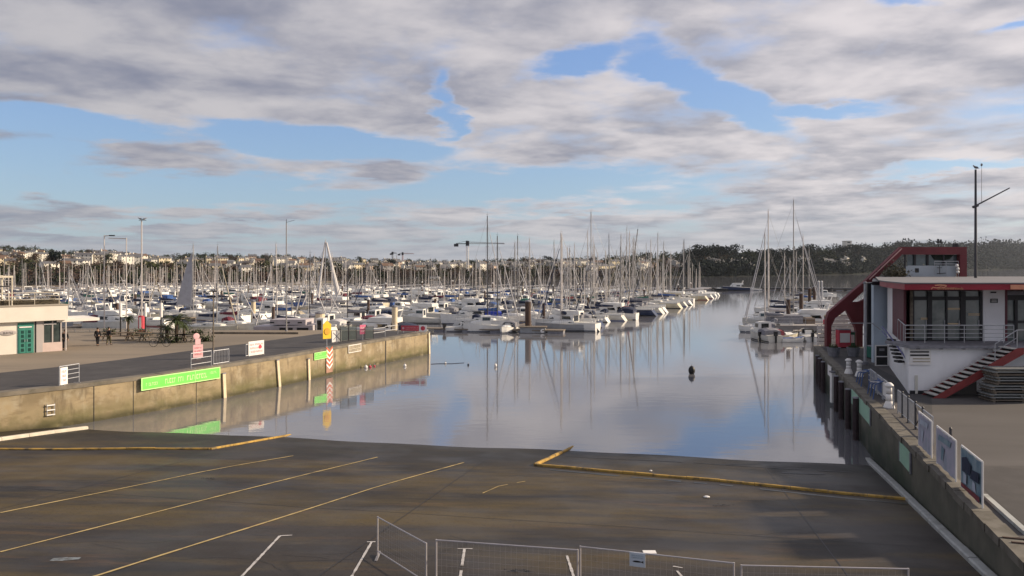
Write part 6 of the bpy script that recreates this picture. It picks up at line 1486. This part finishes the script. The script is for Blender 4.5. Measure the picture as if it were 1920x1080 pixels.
a_, b_ = at(808, 683), at(870, 681); t = thing('floating_line', a_, 'thin floating mooring line drifting off the quay tip', 'rope'); mb = MB(); mb.path([a_.lerp(b_, k / 8) + Vector((0, .15 * math.sin(k), .02)) for k in range(9)], .025, 5); mb.build('rope', 'cnavy', t, world=True)
# ------------------------------------------------------------------ far shore
def interp(tab, x):
    if x <= tab[0][0]: return tab[0][1]
    for (a, va), (b, vb) in zip(tab, tab[1:]):
        if x <= b: return va + (vb - va) * (x - a) / (b - a)
    return tab[-1][1]
SH = [(-600, 330), (500, 345), (600, 480), (700, 520), (900, 560), (1150, 600), (1280, 700), (1420, 760), (1600, 950), (1750, 1500), (1900, 2400), (2500, 2600)]
CR = [(-600, 1500), (0, 1500), (500, 1350), (900, 1250), (1150, 1000), (1300, 1000), (1500, 1150), (1650, 1450), (1800, 2300), (1950, 3200), (2500, 3400)]
SK = [(-600, 462), (0, 463), (60, 464), (110, 469), (200, 468), (300, 477), (520, 480), (640, 484), (820, 489), (900, 488), (960, 483), (1100, 482), (1280, 480), (1330, 479), (1420, 480), (1520, 473), (1640, 467), (1700, 462), (1800, 461), (1900, 461), (2500, 458)]
import functools
def hn(x, y): return math.sin(x * .013 + 1.3) * math.cos(y * .009 + .4) + .5 * math.sin(x * .037 + y * .021) + .25 * math.sin(x * .081 - y * .063 + 2)
def terr(px, t):
    """t 0 shore, 1 crest"""
    s, c = interp(SH, px), interp(CR, px); Y = s + (c - s) * t; X = (px - 960) / F * Y
    zc_ = H + (500 - interp(SK, px)) * c / F; th = 4 if px > 1200 else 7
    zc_ = max(zc_ - th, 6)
    prof = t ** 1.15 if px > 1200 else (.02 + t * .98) ** 1.05
    z = 1.0 + (zc_ - 1.0) * prof + hn(X, Y) * min(2.2, 8 * t) * (1 if t < 1 else .3)
    if t <= 0: z = .6
    if t > 1: z = zc_ + 1 - (t - 1) * 60
    return Vector((X, Y, z))
mb = MB(); cols = list(range(-620, 2500, 13)); ts = [-.05, -.01, 0.0] + [k / 26 for k in range(1, 27)] + [1.15, 1.5]
for j, t_ in enumerate(ts):
    for px in cols:
        v_ = terr(px, t_) if t_ >= 0 else terr(px, 0) * 1.0
        if t_ < 0: s = interp(SH, px) * (1 + t_ * (1.6 if px < 520 else .06)); v_ = Vector(((px - 960) / F * s, s, .35 if t_ > -.02 else -1.2))
        mb.v.append(tuple(v_))
nc = len(cols)
for j in range(len(ts) - 1):
    for i in range(nc - 1): a = j * nc + i; mb.f.append((a, a + 1, a + nc + 1, a + nc))
hm_ = mat('hillside', (.055, .058, .032), .95, .3, .012, spec=.03, c2=(.065, .048, .036), lo=.42, hi=.58)
layer(hm_, (.10, .11, .05), .02, .55, .62, fac=.8); layer(hm_, (.05, .045, .035), .03, .5, .6, fac=.8, off=(50, 9, 0))
layer(hm_, (.035, .032, .028), .02, .2, .4, zfade=(2.0, 5.0))
ic = next(i for i, px in enumerate(cols) if px >= 1275)
full_v, full_f = mb.v, mb.f
for nm_, m_, test in (('hills', hm_, lambda i: i < ic), ('headland', mat('dark_headland', (.020, .026, .022), .95, .3, .02, c2=(.026, .025, .024), spec=.02), lambda i: i >= ic)):
    q = MB(); q.v = full_v; q.f = [f for f in full_f if test(f[0] % nc)]; o = q.build(nm_, m_, smooth=True); tag(o, kind='structure')
# strip of reddish mud and saltmarsh at the left shore
mb = MB(); cs = list(range(-600, 640, 12)); r5 = random.Random(4)
for f_, z in ((.80, -.25), (.83, .25), (.92, .7), (1.06, 1.2)):
    for px in cs: s = interp(SH, px) * (f_ + r5.uniform(-.01, .01) + (.10 * max(0, (px - 420) / 200) if f_ < 1 else 0)); mb.v.append(((px - 960) / F * s, s, z + r5.uniform(-.1, .1)))
for j in range(3):
    for i in range(len(cs) - 1): a = j * len(cs) + i; mb.f.append((a, a + 1, a + len(cs) + 1, a + len(cs)))
o = mb.build('mud_bank', layer(mat('reddish_mud', (.17, .12, .085), .9, .3, .05, c2=(.12, .10, .06)), (.10, .10, .05), .05, .5, .62), smooth=True); tag(o, kind='structure')

# trees
def crown_mesh(name, seed, w_, h_, base, n, leaf, kind):
    r = random.Random(seed); mb = MB(); cl_ = []
    nc_ = {'round': 9, 'pine': 6, 'bare': 8, 'bush': 6, 'tall': 8}[kind]
    for i in range(nc_):
        if kind == 'pine': cl_.append((r.uniform(-.42, .42) * w_, r.uniform(-.42, .42) * w_, base + h_ * r.uniform(.72, .95), .30 * w_, .13 * h_))
        elif kind == 'tall': s = i / nc_; cl_.append((r.uniform(-.15, .15) * w_, r.uniform(-.15, .15) * w_, base + h_ * (.1 + .85 * s), .32 * w_ * (1.1 - s * .8), .16 * h_))
        elif kind == 'bush': cl_.append((r.uniform(-.45, .45) * w_, r.uniform(-.3, .3) * w_, h_ * r.uniform(.25, .7), .26 * w_, .3 * h_))
        else: cl_.append((r.uniform(-.32, .32) * w_, r.uniform(-.32, .32) * w_, base + (h_ - base) * r.uniform(.25, .85), .25 * w_, .2 * (h_ - base) + .3))
    for i in range(n):
        cx, cy, cz, rw, rh = cl_[i % nc_]
        while True:
            a, b, c = r.uniform(-1, 1), r.uniform(-1, 1), r.uniform(-1, 1); q = a * a + b * b + c * c
            if q < 1 and r.random() < .3 + q: break
        p = Vector((cx + a * rw, cy + b * rw, cz + c * rh)); d = Vector((r.gauss(0, 1), r.gauss(0, 1), r.gauss(0, .7))).normalized(); e_ = d.cross(Vector((r.gauss(0, 1), r.gauss(0, 1), r.gauss(0, 1)))).normalized()
        l1, l2 = (leaf * r.uniform(.7, 1.4), leaf * r.uniform(.5, 1)) if kind != 'bare' else (leaf * r.uniform(1.2, 2.2), leaf * .28)
        mb.add([p - d * l1 / 2, p + e_ * l2 / 2, p + d * l1 / 2, p - e_ * l2 / 2], [(0, 1, 2, 3)])
    return mb
def trunk_mesh(seed, h_, w_, kind):
    r = random.Random(seed + 100); mb = MB(); top = h_ * (.8 if kind != 'pine' else .72); mb.tube((0, 0, -1), (0, 0, top * .5), .035 * h_, .026 * h_, 6); mb.tube((0, 0, top * .5), (r.uniform(-.05, .05) * w_, 0, top), .026 * h_, .008 * h_, 6)
    for k in range(5): an = r.uniform(0, 6.28); z = top * r.uniform(.45, .85); mb.tube((0, 0, z), (math.cos(an) * w_ * .33, math.sin(an) * w_ * .33, z + h_ * .16), .013 * h_, .004 * h_, 5)
    return mb
tm = {'evergreen': mat('evergreen_foliage', (.042, .055, .028), .9, .45, .5, spec=.05), 'olive': mat('olive_foliage', (.062, .068, .032), .8, .45, .5, spec=.05), 'twig': mat('bare_twigs', (.105, .075, .062), .9, .35, .5, spec=.05), 'brown': mat('russet_foliage', (.12, .072, .045), .9, .35, .5, spec=.05), 'pine': mat('pine_needles', (.018, .027, .024), .8, .4, .5, spec=.05)}
KT = {}
for key, kind, m_, w_, h_, base, n, leaf in (('round oak', 'round', 'olive', 9, 9.5, 1.5, 420, .85), ('dark evergreen', 'round', 'evergreen', 8, 10, 1, 460, .85), ('bare winter', 'bare', 'twig', 9, 10, 1.5, 620, .8), ('flat-topped pine', 'pine', 'pine', 11, 12, 0, 420, .9), ('russet', 'round', 'brown', 8, 8.5, 1, 420, .8), ('narrow cypress', 'tall', 'evergreen', 4, 11, .5, 300, .7)):
    c_ = crown_mesh(key, len(key), w_, h_, base, n, leaf, kind).mesh('crown'); c_.materials.append(tm[m_]); tk = trunk_mesh(len(key), h_, w_, kind).mesh('trunk'); tk.materials.append(M['trunk']); KT[key] = (c_, tk)
def tree(key, loc, sc_, label, group):
    t = thing('tree' if 'pine' not in key else 'pine_tree', loc, label, 'tree', group, rt.uniform(0, 6.28)); t.scale = (sc_ * rt.uniform(.9, 1.2), sc_ * rt.uniform(.9, 1.2), sc_)
    for nme, me in zip(('crown', 'trunk'), KT[key]): o = bpy.data.objects.new(nme, me); col.objects.link(o); o.parent = t
rt = random.Random(12); nt_ = 0
# skyline trees and scattered trees on the slopes
for px in range(-60, 1990, 9):
    if rt.random() < .62 or px > 1290:
        key = rt.choices(['round oak', 'dark evergreen', 'bare winter', 'flat-topped pine', 'narrow cypress'], [3, 4, 2, 3 if px > 1250 else .6, .5])[0]
        c = terr(px + rt.uniform(-5, 5), .97); k = max(1, c.y / 1300)
        c.z -= 2.5; key = key if px > 1290 or 'pine' not in key else 'dark evergreen'; tree(key, c, rt.uniform(.7, 1.15) * k ** .8, f'{key} tree on the skyline of the far {"right-hand headland" if px > 1290 else "town hillside"}', f'{key} trees on the {"right-hand headland" if px > 1290 else "town hillside"} skyline'); nt_ += 1
PX_ = [(1308, 1.5, .35), (1350, 1.35, .3), (1362, 1.2, .32), (1432, 1.9, .35), (1448, 1.7, .38), (1468, 1.8, .36), (1490, 1.5, .3), (1512, 1.35, .33), (1535, 1.1, .3), (1560, 1.1, .4), (1585, 1.2, .5), (1610, 1.2, .5), (1322, 1.3, .3), (1405, 1.1, .3)]
for px, s_, t_ in PX_: c = terr(px, t_); zt = H + (500 - 466 + (8 if s_ < 1.4 else 0)) * c.y / F; tree('flat-topped pine' if s_ > 1.15 else 'dark evergreen', c, max(.6, min(2.4, (zt - c.z) / 12.5)), 'large flat-topped pine rising from the right-hand shore' if s_ > 1.15 else 'dark evergreen tree on the right-hand shore slope', 'large flat-topped pines on the right-hand shore' if s_ > 1.15 else 'dark evergreens on the right-hand shore slope')
for px in range(-40, 1300, 20):
    for rep in range(2):
        t_ = rt.choice([.08, .16, .25, .33, .45, .6, .75]) + rt.uniform(-.03, .03); key = rt.choices(list(KT), [3, 3, 4, .5, 2, .6])[0]; c = terr(px + rt.uniform(-10, 10), t_)
        band = 'upper' if t_ > .5 else 'middle' if t_ > .28 else 'lower'
        tree(key, c, rt.uniform(.7, 1.15), f'{key} tree on the {band} slope of the town hillside', f'{key} trees on the {band} town slope'); nt_ += 1
print('trees', nt_)
# continuous woods
def wood(name, label, m_, n, fn, seed, q=70, leaf=1.3, tw=5.5):
    r = random.Random(seed); mb = MB()
    for i in range(n):
        px, t_ = fn(r); c = terr(px, t_); k = max(1, c.y / 1100) if tw > 10 else 1; w_ = k * tw * r.uniform(.7, 1.2); hh = w_ * r.uniform(.8, 1.15)
        for j in range(q):
            a, b = r.gauss(0, .30) * w_, r.gauss(0, .25) * w_; z = hh * r.uniform(.05, 1) * (1 - (a * a + b * b) / (w_ * w_)); p = c + Vector((a, b, z)); l_ = k * leaf * r.uniform(.5, 1.2)
            d = Vector((r.gauss(0, 1), r.gauss(0, 1), r.gauss(0, 1))).normalized(); e_ = d.cross(Vector((r.gauss(0, 1), r.gauss(0, 1), r.gauss(0, 1)))).normalized()
            mb.add([p - d * l_ / 2, p + e_ * l_ * .4, p + d * l_ / 2, p - e_ * l_ * .4], [(0, 1, 2, 3)])
    o = mb.build(name, tm[m_]); tag(o, label, 'woodland', kind='stuff')
wood('woodland', 'dark evergreen wood along the lower slopes of the far shore', 'evergreen', 620, lambda r: (r.uniform(-60, 1330), r.uniform(.01, .16) if r.random() < .75 else r.uniform(.16, .8)), 1)
wood('woodland', 'bare brownish winter wood behind the marina masts', 'twig', 900, lambda r: (r.uniform(-60, 1330), abs(r.gauss(0, .13)) + .01), 2, leaf=1.1)
wood('woodland', 'continuous belt of trees along the far crest', 'evergreen', 520, lambda r: (r.uniform(-60, 1300), r.uniform(.80, .99)), 7, q=60, leaf=1.8, tw=8.5)
wood('woodland', 'olive scrub between the houses of the hillside', 'olive', 420, lambda r: (r.uniform(-60, 1300), r.uniform(.1, 1)), 3, q=45)
wood('woodland', 'dark wood covering the right-hand headland', 'pine', 2100, lambda r: (r.uniform(1285, 2000), r.uniform(.0, 1.0) ** 1.25), 4, q=45, leaf=3.0, tw=12)
wood('woodland', 'purplish bare wood on the right-hand shore', 'twig', 130, lambda r: (r.uniform(1440, 1560), r.uniform(.02, .25)), 5, leaf=1.5, tw=8)

# houses
HM = {'w': mat('house_white', (.80, .76, .68), .85, .08, .1), 'c': mat('house_cream', (.74, .64, .46), .85, .08, .1), 'g': mat('house_grey', (.36, .35, .34), .85, .1, .1), 'p': mat('house_pinkish', (.55, .42, .34), .85, .1, .1)}
RMt = {'s': mat('slate_roof', (.13, .13, .14), .7, .2, .3), 'b': mat('brown_roof', (.16, .10, .07), .8, .2, .3)}
HL = {}
def house_meshes(w_, d_, h_, rf):
    k = (w_, d_, h_, rf)
    if k in HL: return HL[k]
    a = MB().box(-w_ / 2, w_ / 2, -d_ / 2, d_ / 2, -3, h_); e_ = .4
    a.add([(-w_ / 2, -d_ / 2, h_), (-w_ / 2, d_ / 2, h_), (-w_ / 2, 0, h_ + rf * .93), (w_ / 2, -d_ / 2, h_), (w_ / 2, d_ / 2, h_), (w_ / 2, 0, h_ + rf * .93)], [(0, 1, 2), (3, 5, 4)])
    b = MB().add([(-w_ / 2 - e_, -d_ / 2 - e_, h_ - .2), (w_ / 2 + e_, -d_ / 2 - e_, h_ - .2), (w_ / 2 + e_, 0, h_ + rf), (-w_ / 2 - e_, 0, h_ + rf), (-w_ / 2 - e_, d_ / 2 + e_, h_ - .2), (w_ / 2 + e_, d_ / 2 + e_, h_ - .2)], [(0, 1, 2, 3), (3, 2, 5, 4)])
    c = MB().box(-w_ / 2 - .02, -w_ / 2 + .9, -.5, .5, h_ + rf * .4, h_ + rf + 1.1); 
    d = MB(); n = max(2, int(w_ / 3)); 
    for i in range(n):
        for z in ([1.0] if h_ < 4 else [1.0, 3.9]):
            x = -w_ / 2 + w_ * (i + .5) / n; d.box(x - .5, x + .5, -d_ / 2 - .03, -d_ / 2 - .01, z, z + 1.4)
    HL[k] = [q.mesh(nm_) for q, nm_ in ((a, 'wall'), (b, 'roof'), (c, 'chimney'), (d, 'windows'))]
    for m_ in HL[k]: m_.materials.append(None)
    return HL[k]
def house(loc, rz, dims, wc, rc, label, group, small=True):
    t = thing('house', loc, label, 'house', group, rz); k_ = .62 + .3 * ((loc.x * .37) % 1); t.scale = (k_, k_, k_); a, b, c, d = house_meshes(*dims)
    for nm_, me, m_ in (('wall', a, HM[wc]), ('roof', b, RMt[rc]), ('chimney', c, HM[wc]), ('windows', d, M['window'])):
        o = bpy.data.objects.new(nm_, me); col.objects.link(o); o.parent = t; o.material_slots[0].link = 'OBJECT'; o.material_slots[0].material = m_
WN = {'w': 'white', 'c': 'cream', 'g': 'grey', 'p': 'pinkish'}; RN = {'s': 'slate', 'b': 'brown'}
rh = random.Random(31); cnt = 0
reg = [(-40, 300, 'far left'), (300, 600, 'left of centre'), (600, 900, 'centre'), (900, 1300, 'right of centre')]
for (x0, x1, rn) in reg:
    for i in range({'far left': 78, 'left of centre': 62, 'centre': 92, 'right of centre': 62}[rn]):
        px = rh.uniform(x0, x1); t_ = min(.70, max(.1, rh.gauss(.42, .15))) if px < 900 else min(.9, max(.06, rh.gauss(.4, .2)))
        c = terr(px, t_); dims = rh.choice([(8, 6.5, 5.4, 2.1), (10, 7, 5.6, 2.3), (7, 6, 3.2, 2.2), (14, 7, 5.6, 2.0)]); wc = rh.choices('wcgp', [8, 3, 1, 1])[0]; rc = rh.choices('sb', [5, 1])[0]
        k = f"{'long ' if dims[0] == 14 else 'low ' if dims[2] == 3.2 else 'wide ' if dims[0] == 10 else 'small '}{WN[wc]} house with {RN[rc]} roof on the {rn} hillside"
        house(c + Vector((0, 0, 2.6)), rh.gauss(.75, .3), dims, wc, rc, k, k.replace(' house ', ' houses ')); cnt += 1
for i in range(16):
    px = rh.uniform(1310, 1620); c = terr(px, rh.uniform(.15, .5)); k = 'white house with slate roof among the trees of the right headland'; house(c + Vector((0, 0, 5)), rh.uniform(.3, 1.0), (12, 8, 5.6, 2.3), 'w', 's', k, k)
print('houses', cnt)
# larger far buildings
def block(px0, px1, py0, py1, Y, dep, wc, label, cat='building', floors=2, name='building', rfc='s', nb=8, zb=None):
    a, b = W(px0, py1, Y), W(px1, py0, Y); t = thing(name, ((a.x + b.x) / 2, Y, a.z), label, cat); hw2 = (b.x - a.x) / 2; hh = b.z - a.z
    MB().box(-hw2, hw2, 0, dep, -4, hh).build('wall', HM[wc], t); MB().box(-hw2 - .3, hw2 + .3, -.3, dep + .3, hh + .002, hh + .5).build('roof', RMt[rfc] if rfc in RMt else M['roof'], t)
    d = MB()
    for i in range(nb):
        for f in range(floors): x = -hw2 + 2 * hw2 * (i + .5) / nb; z = hh * (f + .3) / floors; d.box(x - hw2 / nb * .55, x + hw2 / nb * .55, -.06, -.02, z, z + hh * .45 / floors)
    d.build('windows', 'window', t)
block(612, 716, 523.5, 530, 560, 10, 'c', 'long low cream waterside building with terrace behind the marina', floors=1, nb=12, rfc='r')
block(590, 705, 514, 523, 590, 14, 'g', 'grey shed with a pale roof behind the long waterside building', floors=1, nb=10, rfc='r')
block(806, 824, 519, 528, 550, 8, 'w', 'small white cube building on the far waterside', floors=1, nb=2, rfc='r')
block(754, 912, 525, 528, 565, 6, 'w', 'very long low white wall and sheds at the crane foot', floors=1, nb=20, rfc='r')
block(942, 995, 501, 523, 640, 16, 'w', 'large white apartment block right of the crane, left wing', floors=3, nb=7, rfc='r')
block(983, 996, 500, 520, 634, 12, 'c', 'bright cream end block adjoining the large white apartments', floors=3, nb=2, rfc='r')
block(926, 940, 514, 525, 610, 9, 'w', 'white gabled house at the shore right of the crane', floors=2, nb=3)
block(388, 420, 486, 496, 1180, 18, 'c', 'long cream apartment block high on the left hillside', floors=2, nb=8, rfc='r')
block(103, 122, 497, 513, 620, 10, 'c', 'cream gabled building among trees at far left', floors=2, nb=3, rfc='b')
block(455, 480, 486, 498, 1150, 20, 'w', 'white apartment block above the tall vane mast', floors=3, nb=6, rfc='r')
block(350, 480, 520, 523.5, 470, 7, 'g', 'low grey sheds along the left shore', floors=1, nb=14, rfc='r')
for a_, b_, l in ((1025, 1060, 'white row of houses near the shore, behind the marina masts'), (1070, 1098, 'pale row of houses left of the black raked mast'), (1150, 1200, 'cream row of houses at the shore right of the black raked mast'), (1120, 1146, 'small white terrace on the shore behind the tallest mast')):
    block(a_, b_, 503 if a_ < 1100 else 505, 517, 640 if a_ < 1100 else 690, 10, 'w' if a_ != 1150 else 'c', l, floors=2, nb=6)
block(1586, 1597, 452, 468, 1250, 14, 'w', 'tall white tower-like house on the right headland', floors=3, nb=1)
block(1375, 1400, 487, 500, 830, 12, 'w', 'broad white villa with a flat roof on the right shore', floors=2, nb=4, rfc='r')
# cranes
def crane(px, top, base, j0, j1, Y, label, mt, cw=1.5, tilt=0):
    p = W(px, base, Y); t = thing('tower_crane', p, label, 'crane'); h = (base - top) * Y / F; mb = MB(); n = 14; w_ = cw / 2
    for sx in (-w_, w_):
        for sy in (-w_, w_): mb.tube((sx, sy, 0), (sx, sy, h), .16, .16, 4)
    for i in range(n):
        z0, z1 = h * i / n, h * (i + 1) / n
        for s_ in (-w_, w_): mb.tube((-w_, s_, z0), (w_, s_, z1), .09, .09, 4); mb.tube((s_, -w_, z0), (s_, w_, z1), .09, .09, 4); mb.tube((w_, s_, z0), (-w_, s_, z1), .09, .09, 4)
    mb.build('tower', mt, t); mb = MB(); l0, l1 = (j0 - px) * Y / F, (j1 - px) * Y / F; sg = 1 if l1 > 0 else -1
    up_ = tilt * abs(l1); n = 16; A = [Vector((l1 * i / n, 0, h + up_ * i / n)) for i in range(n + 1)]; T_ = [a + Vector((0, 0, 1.5 - 1.0 * i / n)) for i, a in enumerate(A)]
    mb.path(A, .2, 4); mb.path(T_, .16, 4)
    for i in range(n): mb.tube(A[i], T_[i + 1], .1, .1, 4); mb.tube(T_[i], A[i], .1, .1, 4)
    mb.build('jib', mt if mt != 'board' else 'steel', t); mb = MB(); mb.tube((0, 0, h), (l0, 0, h), .3, .3, 4); mb.tube((0, 0, h + 2.4), (l0, 0, h + .3), .1, .1, 4); mb.build('counter_jib', 'dframe', t)
    MB().box(l0 - 1.5, l0 + 1.8, -1, 1, h - 2.2, h - .1).build('counterweight', 'dframe', t); MB().box(-1.3, 1.3, -1.3, 1.3, h - 1.6, h + 2.2).build('cab', 'dframe', t)
crane(876.5, 457, 526, 855, 946, 600, 'tall white tower crane rising above the marina masts', 'board', 1.7)
crane(755, 476, 500, 748, 776, 1100, 'small pinkish crane on the hillside left of the tall one', mat('crane_pink', (.5, .3, .3), .6), 1.6)
crane(736, 475, 500, 733, 744, 1120, 'short dark crane next to the small pinkish one', 'cgrey', 1.8)
# haze
if HAZE > 0:
    hz = MB().box(-9100, 9100, -320, 12100, -5.2, 165).build('haze', None); m = bpy.data.materials.new('haze_air'); m.use_nodes = True; N = m.node_tree.nodes; N.remove(N['Principled BSDF']); pv = N.new('ShaderNodeVolumePrincipled'); pv.inputs['Color'].default_value = (.78, .86, 1, 1); pv.inputs['Density'].default_value = HAZE; pv.inputs['Anisotropy'].default_value = .2
    m.node_tree.links.new(pv.outputs[0], N['Material Output'].inputs['Volume']); hz.data.materials.append(m); tag(hz, kind='stuff')
